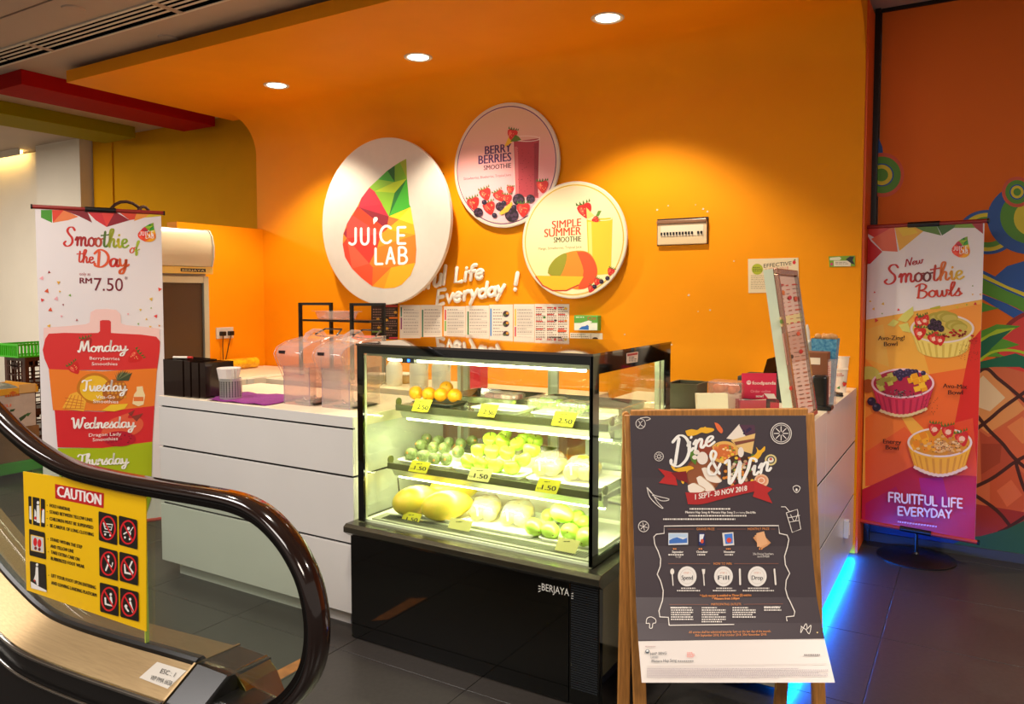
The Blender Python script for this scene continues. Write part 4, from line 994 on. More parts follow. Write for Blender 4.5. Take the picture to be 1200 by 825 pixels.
# painted and raised wall lettering
PW = Plane((0, YB, 0), (1, 0, 0))
wl = thing('trade_mark_lettering', 'small dark TM letters painted on wall above logo sign', 'lettering', tuple(hit(513, 207, 'y', YB)))
a = Art(PW, .001); a.text('TM', 510.5, 209, 520, 208, 5.5, (60, 30, 20)); a.build('paint', wl)
lt = thing('wall_lettering', 'raised white handwritten words Fruitful Life Everyday on orange wall', 'lettering', tuple(hit(550, 330, 'y', YB)))
M_let = mat('white_raised_letter', (244, 238, 228), .4)
def raised(txt, x0, y0, x1, y1, h, wd, cond=1.0):
    tot = sum(MON[c][0] for c in txt); x = 0
    for ch in txt:
        adv, st = MON[ch]
        if st:
            mb = MB()
            for si, p in enumerate(st):
                q = [hit(x0 + (x + u) * (x1 - x0) / tot + .12 * v * h, y0 + (x + u) * (y1 - y0) / tot - v * h, 'y', YB - .008) for u, v in p]
                e = (q[1] - q[0]).normalized() * wd * .35; f = (q[-1] - q[-2]).normalized() * wd * .35
                q = [q[0] - e] + q + [q[-1] + f]
                R_ = [wd * .30] + [wd * .5] * (len(q) - 2) + [wd * .30]
                tb = MB().tube(q, R_, 10); tb.v = [(x_, YB - .009 + (y_ - (YB - .008)) * .018 / wd, z_) for x_, y_, z_ in tb.v]
                mb.add(tb.v, tb.f)
            o = BW(mb, 'letter', M_let, lt, smooth=50)
        x += adv
raised('Fruitful', 455, 349.5, 523, 332, 21, .030)
raised('Life', 532.5, 331, 568, 325.5, 17, .029)
raised('Everyday', 511, 357, 592, 344, 16.5, .029)
raised('!', 600.5, 340.5, 608, 339.5, 20, .032)

# ------------------------------------------------------------------ papers on the back wall
def sheet(name, lb, pts, col, group=None, yoff=.003, cat_='menu', m_=None):
    """sheet of paper flat on the wall; pts pixel corners TL TR BR BL"""
    q = [hit(p[0], p[1], 'y', YB - yoff) for p in pts]; c = sum(q, Vector()) / 4
    t = thing(name, lb, cat_, tuple(c), 0, group)
    mb = MB(); vs = [(p.x, YB - yoff, p.z) for p in q] + [(p.x, YB - .0006, p.z) for p in q]
    mb.add(vs, [(0, 1, 2, 3), (4, 7, 6, 5), (0, 4, 5, 1), (1, 5, 6, 2), (2, 6, 7, 3), (3, 7, 4, 0)])
    BW(mb, 'paper', m_ or mat('paper_' + name + str(col[0]) + str(col[1]), col, .5), t)
    return t, Art(Plane((0, YB - yoff, 0), (1, 0, 0)), .0005)
# dark menus behind the rack
for pts, lb in ((((435, 354.5), (466, 354), (466, 398), (435, 397)), 'black printed menu sheet on the wall behind the rack'),):
    t, a = sheet('menu_sheet', lb, pts, (40, 26, 24))
    a.rect(450, 357.5, 466, 360, (196, 60, 60)); a.rect(456, 371.5, 466, 373.5, (226, 120, 30)); a.rect(436, 388, 450, 389.5, (120, 170, 60)); a.rect(456, 395, 466, 397, (200, 50, 80))
    a.micro(437, 361, 449, 386, 8, (150, 120, 110), .4, (2, 5)); a.micro(451, 361, 465, 371, 4, (150, 120, 110), .4, (2, 5)); a.micro(451, 375, 465, 394, 7, (150, 120, 110), .4, (2, 5))
    for x, y in ((443, 374), (453, 375), (444, 384), (453.5, 385), (463.5, 366)): a.disc(x, y, 2, 1.6, (220, 170, 50), 8)
    a.build('menu_print', t)
mn = [((468.5, 357.5), (492.5, 357.5), (492.5, 396.2), (468.5, 396.4), 'white menu page with green and purple tabs, leftmost in row', (((469.5, 360, 371), (30, 110, 90)), ((469.5, 372, 386), (130, 40, 100)))),
      ((493, 357.5), (518, 357.3), (518, 394.5), (493, 395), 'white menu page with dark green tab, second in row', (((494.5, 363, 395), (20, 110, 80)),)),
      ((520, 359), (545.5, 359), (545.5, 394), (520, 393.5), 'white menu page with red and green tabs, third in row', (((521.2, 363, 375), (210, 40, 50)), ((521.2, 376, 388), (120, 180, 50)))),
      ((546, 358.5), (573, 358), (573, 395.5), (546, 395), 'white menu page with long green tab, fourth in row', (((547.8, 365, 394), (20, 120, 60)),)),
      ((573.5, 357), (601, 356.8), (601, 398), (573.5, 397), 'white menu page with blue tab and three bowl pictures', (((574.5, 361.5, 395), (40, 130, 210)),)),
      ((602, 356.5), (626, 356.5), (626, 399.5), (602, 398.8), 'white menu page with yellow and red tabs, sixth in row', (((603.2, 362, 382), (236, 190, 30)), ((603.2, 383, 396), (200, 30, 70)))),
      ((626.5, 356.2), (667, 356.4), (666.5, 401), (626.5, 400), 'white menu page crowded with red headings, rightmost in row', ())]
for A_, B_, C_, D_, lb, tabs in mn:
    t, a = sheet('menu_page', lb, (A_, B_, C_, D_), (232, 224, 212), 'white menu pages taped in a row on the wall')
    for (x, y0, y1), c in tabs: a.rect(x, y0, x + 1.6, y1, c)
    if 'crowded' in lb:
        for i in range(3):
            x = 628 + i * 13
            a.micro(x, 359, x + 11, 396, 15, (120, 100, 96), .42, (2, 5))
            for y in (360, 368, 376, 385): a.rect(x, y, x + random.uniform(5, 9), y + 1.3, (206, 70, 60))
        a.rect(643, 394.5, 658, 397.5, (30, 26, 24)); a.rect(653.5, 386.8, 664, 389, (220, 80, 30))
        for x, y, c in ((650.5, 361, (210, 30, 30)), (663, 361.5, (230, 190, 40)), (638, 372, (60, 130, 50)), (651, 375.5, (60, 30, 40)), (663, 376, (220, 140, 60))): a.disc(x, y, 1.8, 1.3, c, 8)
    elif 'bowl' in lb:
        a.micro(578, 361, 590, 394, 9, (165, 155, 150), .35, (2, 5))
        for y in (368, 379.5, 391.5): a.disc(593, y, 4.2, 4.2, (206, 196, 190), 20); a.disc(593, y, 3.6, 3.6, (60, 40, 50), 16); a.disc(594.5, y - 1, 1.6, 1.6, (210, 150, 50), 8); a.disc(591.5, y + 1, 1.3, 1.3, (80, 110, 50), 8)
    else:
        for i in range(8):
            y = 364 + i * 3.9
            a.rect(A_[0] + 4, y, B_[0] - 2, y + .35, (190, 180, 176))
        a.micro(A_[0] + 4.5, 361, B_[0] - 2, 391, 8, (170, 160, 154), .3, (2, 5))
    a.build('menu_print', t)
t, a = sheet('paper_strip', 'white price strip on the wall under the green glove box', ((668, 390), (706, 390.5), (706, 399.6), (668, 399)), (232, 222, 204))
a.micro(669, 391, 690, 398, 3, (90, 80, 70), .35, (2, 4)); a.disc(697.5, 397.3, 3.4, 2.2, (40, 34, 34), 14); a.rect(681, 391, 681.5, 399, (150, 140, 130)); a.rect(692, 391, 692.5, 399, (150, 140, 130)); a.build('strip_print', t)
# glove box fixed on the wall
p0 = hit(672.5, 369.5, 'y', YB - .05); p1 = hit(700.5, 387.5, 'y', YB - .05)
t = thing('glove_box', 'green and white glove box stuck on the orange wall', 'box', ((p0.x + p1.x) / 2, YB - .03, p1.z))
BW(MB().box((p0.x, YB - .05, p1.z), (p1.x, YB, p0.z)), 'carton', mat('green_carton', (96, 170, 70), .45), t, bevel=.003)
a = Art(Plane((0, YB - .05, 0), (1, 0, 0)), .0006); a.rect(673, 378.5, 700, 387, (230, 240, 226)); a.poly([(678, 386), (686, 379), (690, 382), (690, 386.5)], (40, 110, 200)); a.poly([(676, 380), (690, 375.5), (694, 377), (686, 382), (680, 383)], (240, 240, 236))
a.text('Cm', 688, 375, 698, 375, 4, (210, 30, 40), it=.2); a.micro(675, 370.5, 687, 373, 1, (220, 240, 210)); a.build('carton_print', t)
# flush breaker box
def bx(px0, py0, px1, py1, y): A = hit(px0, py0, 'y', y); B = hit(px1, py1, 'y', y); return A.x, B.x, B.z, A.z
x0, x1, z0, z1 = bx(770.5, 257, 830, 286, YB)
bb = thing('breaker_box', 'cream breaker box with black switches set in orange wall', 'breaker box', ((x0 + x1) / 2, YB, z0))
M_ivory = mat('ivory_plastic', (220, 196, 158), .35)
BW(MB().box((x0, YB - .004, z0), (x1, YB + .001, z1)), 'recess', M_black, bb)
BW(MB().box((x0 + .008, YB - .022, z0 + .002), (x1 - .004, YB - .003, z1 - .012)), 'body', M_ivory, bb, bevel=.004)
BW(MB().box((x0 + .004, YB - .030, z1 - .034), (x1 - .004, YB - .006, z1 - .010)), 'lid', mat('smoky_lid', (136, 98, 70), .25), bb, bevel=.005)
BW(MB().box((x0 + .03, YB - .024, z0 + .052), (x1 - .022, YB - .0215, z1 - .045)), 'switch_rail', M_cream, bb)
n = 14
for i in range(n):
    x = x0 + .036 + i * (x1 - x0 - .07) / (n - 1)
    if i in (11,): continue
    BW(MB().box((x - .005, YB - .030, z0 + .060), (x + .005, YB - .023, z0 + .076)), 'switch', M_black, bb)
# notices on the right of the wall
t, a = sheet('notice_sheet', 'white notice reading EFFECTIVE taped on orange wall', ((876.5, 303.5), (935.5, 302), (936.5, 342), (877, 343.5)), (232, 214, 178), None, .003, 'notice')
a.disc(887.5, 315.5, 6.6, 6.4, (168, 178, 30)); a.text('EFFECTIVE', 895, 313.8, 927.5, 310.5, 4.4, (30, 26, 30)); a.text('1 SEPT 2018', 897.5, 318, 924, 315.5, 3.4, (216, 120, 110)); a.disc(930.7, 307.5, 1.9, 2.2, (210, 40, 50)); a.poly([(930, 305.5), (931, 303.5), (933, 305)], (50, 120, 40))
a.micro(882.5, 312.5, 893, 318.5, 3, (60, 66, 20), .4, (2, 4)); a.micro(880, 322, 930, 339, 8, (160, 140, 110), .3, (2, 6)); a.build('notice_print', t)
t, a = sheet('label_card', 'small green card on the wall right of the notice', ((971, 300.5), (1002, 299.5), (1002, 312), (972, 313)), (126, 166, 40), None, .003, 'card')
a.poly([(972.5, 302), (984, 301), (986, 303), (984, 305), (972.5, 305)], (226, 226, 200)); a.rect(977, 305.5, 997, 312, (232, 222, 200)); a.poly([(991, 304), (996, 300.5), (1001, 300.5), (999, 305), (1002, 310), (998, 309)], (40, 44, 50)); a.disc(974.5, 309.5, 1.6, 1.6, (200, 60, 110)); a.micro(979, 306.5, 994, 310, 2, (130, 110, 90), .35); a.build('card_print', t)
# flaked paint spots and tape scraps
sp = MB()
for px, py in ((807, 346), (818, 365), (832, 363.5), (787, 404), (860, 306), (806, 458), (833, 448), (770, 246), (829, 248), (783, 241), (815, 240), (824, 245), (620, 407), (658, 352), (732, 392)):
    p = hit(px, py, 'y', YB - .001); s_ = random.uniform(.003, .008)
    sp.prism([(p.x - s_, p.z - s_ * .5), (p.x + s_ * .6, p.z - s_ * .7), (p.x + s_, p.z + s_ * .4), (p.x - s_ * .2, p.z + s_)], 'y', YB - .0015, YB - .0002)
o = sp.build('paint_chips', mat('bare_plaster', (226, 206, 180), .8)); o['kind'] = 'stuff'; tag(o, 'pale chips scattered where orange paint has flaked off', 'paint chips')
sp = MB()
for i in range(40):
    p = hit(random.gauss(806, 5), random.gauss(452, 3), 'y', YB - .001) if i < 16 else hit(random.uniform(835, 880), random.gauss(452, 2.5), 'y', YB - .001); s_ = random.uniform(.003, .010)
    sp.prism([(p.x - s_, p.z - s_ * .5), (p.x + s_ * .6, p.z - s_ * .7), (p.x + s_, p.z + s_ * .4), (p.x - s_ * .2, p.z + s_)], 'y', YB - .0015, YB - .0002)
o = sp.build('scuff_marks', mat('scuffed_plaster', (214, 120, 60), .8)); o['kind'] = 'stuff'; tag(o, 'scuffs where plaster shows low on the orange wall', 'scuffs')

# ------------------------------------------------------------------ banners on stands
M_ban = mat('banner_vinyl', (232, 226, 228), 0.35)
M_prg = print_mat('banner_ink', 0.32)
def zig(a, cols, pts):
    for p, c in zip(pts, cols): a.poly(p, c)
def banner(name, lb, base, ang, width, z0, z1, backcol, foot_r, pole=True):
    """sheet standing at base, facing the photographer; ang = direction of the sheet's width"""
    U = Vector((math.cos(ang), math.sin(ang), 0)); N = Vector((U.y, -U.x, 0))
    t = thing(name, lb, 'banner', (base[0], base[1], 0))
    b = Vector((base[0], base[1], 0)); L = b - U * width / 2; R = b + U * width / 2
    k = .0015
    mb = MB(); vs = []
    for p in (L, R):
        for z in (z0, z1):
            for s_ in (-k, k): vs.append((p + N * s_) + Vector((0, 0, z)))
    mb.add(vs, [(0, 4, 6, 2), (1, 3, 7, 5), (0, 1, 5, 4), (2, 6, 7, 3), (0, 2, 3, 1), (4, 5, 7, 6)])
    BW(mb, 'sheet', M_ban, t)
    P = Plane(b + N * k, U); P.box = (-width / 2, width / 2, z0, z1)
    for z, nm in ((z1, 'top_rail'), (z0, 'bottom_rail')):
        BW(MB().tube([L - U * .012 + Vector((0, 0, z)), R + U * .012 + Vector((0, 0, z))], .011, 12), nm, mat('banner_rail', (176, 48, 36), .4) if nm == 'bottom_rail' else mat('banner_rail_top', (150, 40, 34), .35), t, smooth=40)
        BW(MB().tube([b - U * .075 + Vector((0, 0, z)) + N * .001, b + U * .075 + Vector((0, 0, z)) + N * .001], .0145, 12), 'rail_clamp', M_black, t, smooth=40)
        for e, s_ in ((L, -1), (R, 1)): BW(MB().tube([e + U * s_ * .012 + Vector((0, 0, z)), e + U * s_ * .020 + Vector((0, 0, z))], .013, 10), 'end_cap', M_black, t)
    BW(MB().tube([b - N * .016 + Vector((0, 0, .01)), b - N * .016 + Vector((0, 0, z1))], .009, 10), 'pole', M_black, t, smooth=40)
    BW(MB().lathe([(0, .034), (.012, .034), (.018, .026), (foot_r * .55, .018), (foot_r * .95, .010), (foot_r, .006), (foot_r, 0), (0, 0)], 48, (b - N * .016)[:], caps=False), 'foot_plate', M_blackm, t, smooth=30)
    return t, P
def confetti(a, pts):
    for x, y, r, c in pts:
        q = random.uniform(0, 6); a.poly([(x + r * math.cos(q + k * 2.1), y + r * math.sin(q + k * 2.1)) for k in range(3)], c)
c0 = Vector((-4.1438, 2.4817, 0))
tL, PL = banner('standing_banner', 'white banner on stand reading Smoothie of the Day beside left counter', c0, math.radians(90 - 27.2), .612, .10, 1.865, None, .19)
a = Art(PL, .0004)
# faceted header band
RD = (206, 44, 40)
hdr = [([(48, 246), (61, 246), (61, 261), (48, 255)], (70, 150, 40)), ([(61, 246), (75, 246), (62, 261)], (226, 66, 44)), ([(62, 261), (75, 246), (92, 254), (80, 258)], (234, 128, 72)), ([(73, 246), (102, 247), (108, 261), (92, 253)], (136, 28, 40)),
       ([(100, 246), (118, 246), (125, 266), (112, 258)], (214, 50, 58)), ([(118, 246), (137, 248), (128, 262), (125, 266)], (228, 66, 60)), ([(135, 248), (152, 258), (125, 266)], (146, 32, 46)), ([(137, 247), (166, 250), (165, 256), (152, 258)], (222, 70, 44)), ([(160, 250), (191, 251), (172, 254), (157, 259)], (236, 150, 60)), ([(176, 250), (191, 251), (191, 253), (170, 255)], (220, 196, 40))]
for p, c in hdr: a.poly(p, c)
S1 = grad([(206, 44, 40), (150, 30, 40), (200, 60, 50), (60, 120, 40), (220, 190, 40), (140, 170, 40)])
a.strokes(SCR, 'Smoothie', 75, 287, 150, 290.5, 21, S1, 2.6)
a.strokes(SCR, 'the', 91, 307, 110, 308.5, 15, (206, 60, 44), 2.0)
a.strokes(SCR, 'Day', 112, 312, 150, 312.5, 19, grad([(226, 90, 50), (206, 50, 40), (214, 90, 40)]), 3.0)
a.strokes(SCR, 'of', 152, 297, 163, 294, 12, grad([(222, 90, 50), (170, 190, 50)]), 1.6)
a.text('only at', 93, 322.5, 106, 323, 3.6, (170, 30, 50)); a.text('RM', 93.5, 332, 107.5, 332.3, 6.6, (120, 24, 44), bold=.7); a.text('7.50', 110, 340.5, 144, 341, 15, (120, 24, 44)); a.text('*', 146, 331, 149.5, 331, 7, (120, 24, 44))
logo(a, lambda p: (161.3 + (p[0] - 401.6) * .248, 261 + (p[1] - 186) * .148), wd=2.6)
confetti(a, [(57.5, 319, 2, (150, 30, 50)), (49, 326, 3, (240, 170, 180)), (68.5, 331, 2.6, (230, 170, 50)), (55, 341, 3.2, (226, 90, 50)), (70, 341.5, 1.6, (230, 180, 50)), (82, 346, 1.8, (120, 170, 50)), (66, 350, 3, (240, 170, 180)), (49.5, 351.5, 2.6, (226, 60, 60)), (74, 357, 1.4, (150, 30, 50)),
    (59, 363, 3, (226, 90, 50)), (72, 370.5, 1.8, (240, 170, 180)), (90, 375, 1.6, (170, 40, 60)), (57.5, 382, 2.6, (236, 180, 50)), (187, 339, 2.8, (230, 80, 60)), (177, 350.5, 2.6, (230, 190, 60)), (177, 361, 1.2, (150, 180, 60)), (164.5, 363, 1.8, (230, 190, 60)), (150, 368, 1.6, (240, 170, 180)), (182.5, 370.5, 2.6, (226, 60, 60)), (171.5, 374, 1.6, (230, 180, 50)), (176, 383, 2, (230, 180, 50)), (186.5, 381.5, 1.6, (220, 140, 50)), (162, 379.5, 1.4, (130, 180, 60))])
# bottle silhouette
a.poly([(51, 384), (80, 382), (100, 380), (105, 378), (106, 366), (112, 362.5), (124, 362), (136, 363), (141, 368), (142, 379), (148, 381), (170, 383), (187, 385), (187, 400), (51, 400)], (244, 206, 200))
a.poly([(53, 397), (57, 391), (75, 390), (100, 390.5), (115, 390), (117, 388), (117, 376), (120, 375), (128, 375.2), (130, 377), (130, 390), (140, 390.8), (165, 392), (183, 394.5), (187.5, 400), (187, 412), (184, 434), (110, 433.5), (58, 434), (52, 420), (50, 410)], (216, 52, 52))
a.holdz = False; a.poly([(57, 432.5), (120, 435), (184, 431.5), (181, 475.5), (140, 482), (62, 480.5)], (236, 128, 44)); a.poly([(64, 480.5), (120, 482.5), (181, 475.5), (178.5, 517.5), (120, 525), (67.5, 524)], (214, 44, 50)); a.poly([(67.5, 525), (120, 525), (178.5, 517.5), (177, 585), (172, 600), (72, 600)], (168, 186, 26))
# fruit pictures
strawberry(a, 101, 402, 8.5, -.2, 40); strawberry(a, 158, 418, 9, .9); strawberry(a, 87, 431, 8, -.6)
a.disc(111, 455, 21, 18, (196, 120, 30), 28); a.disc(111, 455, 17.5, 15, (238, 190, 46), 28); a.poly(cat_rom([(124, 448), (134, 444), (146, 448), (149, 460), (140, 470), (128, 470), (120, 462), (124, 448)], 3)[:-1], (176, 100, 36))
for i in range(5):
    for j in range(4): a.disc(127 + i * 4.4 + (j % 2) * 2, 450 + j * 5, 1.6, 1.8, (220, 150, 50), 6)
for q in range(9): a.poly([(137, 446), (134 + q * 2.6, 433 + abs(q - 4) * .9), (138 + q * 1.6, 446)], ((84, 96, 60), (120, 124, 84), (66, 78, 50))[q % 3])
a.poly([(73, 478), (82, 462), (90, 459), (101, 470), (98, 482)], (240, 178, 60))
for q in range(4): a.line([(76 + q * 6, 479), (84 + q * 4, 463)], .8, (206, 110, 40), cap=False); a.line([(76, 466 + q * 4), (98, 470 + q * 3)], .8, (206, 110, 40), cap=False)
a.poly([(119, 481), (130, 474), (150, 473), (146, 479), (134, 482)], (240, 200, 50)); a.poly([(155, 473), (157, 462), (160, 458), (160, 453), (167, 452.5), (168, 458), (170, 463), (168, 474), (162, 476)], (244, 222, 170)); a.rect(156.5, 465, 168, 470, (226, 120, 60))
a.poly(cat_rom([(118, 508), (126, 494), (144, 486), (152, 484), (150, 490), (164, 490), (168, 498), (160, 508), (140, 512), (118, 508)], 3)[:-1], (226, 96, 66)); a.poly([(150, 484), (158, 480), (154, 488), (168, 484), (160, 494)], (140, 60, 50)); a.disc(140, 514, 19, 9, (186, 28, 50), 24)
for i in range(26): a.disc(140 + random.uniform(-15, 15), 514 + random.uniform(-6, 6), .6, .6, (60, 16, 30), 5)
W3 = (250, 246, 240)
a.strokes(SCR, 'Monday', 92, 412.5, 149, 411, 13, W3, 2.0); a.text('Berryberries', 105, 421.3, 140, 422, 3.6, W3); a.text('Smoothies', 107.5, 428, 137.5, 428, 3.6, W3)
a.strokes(SCR, 'Tuesday', 97, 458, 148, 458, 13, W3, 2.0); a.text('Vita-Go', 112.5, 467, 134.5, 467, 4, W3); a.text('Smoothies', 109, 472, 138.5, 472.5, 3.8, W3)
a.strokes(SCR, 'Wednesday', 85, 502, 158, 500.5, 13, W3, 2.0); a.text('Dragon Lady', 104, 511.5, 142, 510, 3.8, W3); a.text('Smoothies', 108.5, 517, 138, 515.5, 3.8, W3)
a.strokes(SCR, 'Thursday', 92, 545, 150, 543, 13, W3, 2.0)
a.disc(93, 562, 22, 13, (70, 48, 30), 28); a.disc(86, 564, 15, 9.5, (226, 214, 110), 24); a.disc(88, 566, 6, 4.5, (110, 66, 34), 18); a.poly([(125, 568), (150, 562), (158, 572), (140, 578)], (190, 196, 60))
a.micro(150, 606, 182, 612, 2, (150, 130, 140), .35)
a.build('banner_print', tL, M_prg)

c0 = Vector((-.245, 4.545, 0))
tR, PR = banner('standing_banner', 'banner on round stand reading New Smoothie Bowls by the mural wall', c0, math.radians(-10), .545, .150, 1.765, None, .19)
a = Art(PR, .0004)
a.poly([(990, 379), (1014, 375), (1150, 351), (1180, 346), (1180, 650), (990, 630)], (240, 176, 70))
for p, c in (([(1014, 386), (1035, 380), (1042, 430), (1014, 420)], (236, 186, 84)), ([(1070, 372), (1150, 356), (1150, 430), (1090, 440)], (240, 150, 54)), ([(1014, 420), (1060, 470), (1050, 500), (1014, 540)], (240, 150, 60)), ([(1014, 490), (1045, 470), (1075, 520), (1014, 560)], (234, 122, 52)),
             ([(1080, 440), (1140, 430), (1130, 500), (1100, 520), (1060, 480)], (234, 104, 44)), ([(1138, 400), (1180, 350), (1180, 570), (1140, 560), (1118, 500)], (214, 40, 30)), ([(1014, 530), (1060, 500), (1100, 540), (1040, 566), (1014, 570)], (232, 98, 50)), ([(1100, 500), (1140, 490), (1146, 560), (1080, 550)], (226, 76, 40)),
             ([(990, 582), (1014, 572), (1075, 544), (1110, 556), (1180, 560), (1180, 650), (990, 630)], (190, 30, 52)), ([(1077, 560), (1105, 560), (1114, 600), (1084, 608)], (170, 20, 110)), ([(1014, 590), (1050, 570), (1072, 612), (1014, 614)], (176, 22, 84))): a.poly(p, c)
for p, c in (([(1014, 266), (1050, 264), (1034, 284), (1014, 272)], (214, 60, 50)), ([(1014, 272), (1021, 283), (1034, 295), (1020, 309), (1014, 310)], (206, 40, 46)), ([(1021, 280), (1048, 265), (1052, 295), (1034, 294)], (228, 104, 66)), ([(1048, 264), (1068, 262), (1082, 271), (1054, 294)], (236, 176, 50)), ([(1052, 268), (1066, 262), (1076, 273), (1058, 277)], (236, 196, 40)),
             ([(1066, 263), (1096, 261), (1103, 276), (1082, 271)], (90, 130, 40)), ([(1096, 261), (1124, 259), (1118, 267), (1104, 276)], (60, 110, 40)), ([(1122, 259), (1136, 258), (1143, 267), (1118, 267)], (120, 160, 40)), ([(1135, 258), (1152, 257), (1152, 274), (1143, 267)], (170, 30, 40))): a.poly(p, c)
logo(a, lambda p: (1115.2 + (p[0] - 401.6) * .25, 277 + (p[1] - 186) * .164), wd=2.6)
a.strokes(SCR, 'New', 1061, 312.5, 1082, 308, 9, (176, 30, 46), 1.4)
a.strokes(SCR, 'Smoothie', 1037, 332, 1129, 327, 21, grad([(206, 44, 40), (190, 40, 40), (90, 30, 40), (206, 60, 40), (226, 150, 40), (220, 180, 50)]), 2.6)
a.strokes(SCR, 'Bowls', 1074, 349, 1127, 346, 16, (206, 60, 40), 2.3)
confetti(a, [(1025, 342.5, 1.4, (206, 50, 50)), (1020, 353, 1.6, (226, 180, 50)), (1035, 356, 2.2, (230, 190, 60)), (1024, 362, 2, (226, 180, 50)), (1053, 363, 2, (220, 50, 50)), (1034, 367.5, 1.2, (110, 150, 50)), (1047, 370.5, 1.6, (226, 180, 50)), (1027, 375.5, 2.8, (214, 60, 50)), (1122, 360, 2.4, (226, 190, 50)), (1133, 357, 1.4, (150, 170, 60)), (1143, 356, 2.4, (206, 40, 50)), (1140, 345, 1.4, (230, 180, 60)), (1140, 335, 1.2, (130, 150, 50)), (1149, 345, 1.6, (226, 180, 50))])
a.poly([(1090, 361), (1102, 358), (1102, 361.5), (1090, 362.5)], (196, 186, 50))
for p in ([(1052, 375), (1058, 368), (1070, 359), (1071, 368), (1062, 378)], [(1040, 381), (1047, 374), (1054, 377), (1048, 383)], [(1053, 381), (1064, 378), (1068, 390), (1058, 388)]): a.poly(p, (216, 214, 110))
def bowl(a, cx, cy, rx, ry, hh, col, dk, rim=(232, 214, 206)):
    """printed fluted bowl: rim ellipse centre, wall below"""
    n = 18; pts = [(cx + rx * math.cos(t), cy + ry * math.sin(t) * .5 + 1) for t in [PI * i / n for i in range(n + 1)]]
    bot = [(cx + rx * .80 * math.cos(t), cy + hh + ry * .72 * math.sin(t)) for t in [PI * i / n for i in range(n, -1, -1)]]
    a.poly(pts + bot, col)
    for i in range(13):
        t0 = PI * (i + .2) / 13; t1 = PI * (i + .55) / 13
        a.poly([(cx + rx * .99 * math.cos(t0), cy + ry * math.sin(t0) + 2), (cx + rx * .99 * math.cos(t1), cy + ry * math.sin(t1) + 2), (cx + rx * .79 * math.cos(t1), cy + hh + ry * .70 * math.sin(t1)), (cx + rx * .79 * math.cos(t0), cy + hh + ry * .70 * math.sin(t0))], dk)
    a.disc(cx, cy, rx, ry, rim, 40); a.disc(cx, cy, rx * .93, ry * .88, dk, 40)
# first bowl
bowl(a, 1104.5, 385, 37.5, 17, 22, (236, 212, 110), (214, 184, 84))
for x, y, r in ((1098, 372, 11), (1106, 370, 11), (1112, 372, 11), (1119, 381, 11.5), (1124, 383, 10)): a.disc(x, y, r, r * .55, (176, 160, 60), 16); a.disc(x + 1, y + 1, r * .8, r * .4, (196, 180, 84), 14)
for x, y, r in ((1078, 377, 8), (1084, 375, 7), (1078, 390, 8.5), (1095, 396, 8.5), (1102, 398, 7)): strawberry(a, x, y, r, random.uniform(-.6, .6)); a.disc(x, y + 1, r * .35, r * .3, (246, 206, 180), 8)
for x, y in ((1094, 377), (1100, 379), (1096, 384), (1103, 385), (1091, 383)): blackberry(a, x, y, 4)
for i in range(26): a.disc(random.uniform(1106, 1132), random.uniform(386, 395), 1.5, 1.2, ((190, 26, 24), (120, 14, 14))[i % 2], 7)
for i in range(8): a.disc(random.uniform(1136, 1146), random.uniform(392, 400), 1.4, 1.2, (190, 30, 26), 7)
for i in range(50): a.disc(random.uniform(1124, 1146), random.uniform(402, 422), .5, .4, (110, 50, 20), 5)
# second bowl
a.disc(1018, 440, 14, 11, (196, 190, 90), 20); a.disc(1018, 452, 8, 8, (170, 90, 40), 16)
bowl(a, 1058.5, 449, 37, 17.5, 25, (206, 50, 84), (176, 36, 70), (236, 200, 210))
for i in range(34): berry(a, 1058 + random.gauss(0, 11), 434 + abs(random.gauss(0, 5)), 3, (52, 40, 76))
for i in range(14):
    x, y = random.uniform(1024, 1048), random.uniform(436, 456); a.poly([(x, y), (x + 6, y - 2), (x + 8, y + 3), (x + 2, y + 5)], ((196, 190, 90), (156, 150, 60))[i % 2])
for i in range(10):
    x, y = random.uniform(1062, 1084), random.uniform(438, 455); a.poly([(x, y), (x + 7, y - 2), (x + 9, y + 4), (x + 2, y + 6)], ((246, 190, 50), (236, 160, 30))[i % 2])
for i in range(60): a.disc(1056 + random.gauss(0, 8), 461 + random.gauss(0, 3), .9, .7, ((60, 44, 50), (130, 110, 110))[i % 2], 5)
a.line([(1027 + 60 * i / 24, 478 + 8.5 * math.sin(PI * i / 24) + .8 * (i % 2)) for i in range(25)], 3.2, (226, 200, 150), cap=False)
berry(a, 1022, 470, 5, (44, 36, 60)); berry(a, 1028, 477, 5, (44, 36, 60))
for i in range(30): a.disc(random.uniform(1080, 1100), random.uniform(464, 486), .5, .5, (70, 30, 20), 5)
# third bowl
bowl(a, 1102, 518, 38, 17.5, 26, (240, 176, 50), (220, 146, 40), (236, 214, 206))
for i in range(16):
    x, y = random.uniform(1068, 1096), random.uniform(504, 524); a.poly([(x, y), (x + 7, y - 3), (x + 10, y + 4), (x + 3, y + 7)], ((246, 170, 40), (236, 140, 30))[i % 2])
for x, y, r in ((1096, 502, 8.5), (1112, 505, 9), (1128, 513, 9.5)): strawberry(a, x, y, r, random.uniform(-.5, .5)); a.disc(x, y + 1, r * .4, r * .36, (246, 196, 170), 8)
for i in range(70): a.disc(1108 + random.gauss(0, 11), 522 + random.gauss(0, 4.5), 2.4, 1.5, ((232, 176, 110), (206, 140, 80), (240, 200, 140))[i % 3], 7)
for i in range(40): a.disc(1108 + random.gauss(0, 13), 522 + random.gauss(0, 5), .6, .6, (60, 36, 40), 5)
a.line([(1072 + 62 * i / 24, 546 + 10 * math.sin(PI * i / 24) + .8 * (i % 2)) for i in range(25)], 3.4, (236, 206, 190), cap=False)
BK = (60, 26, 20)
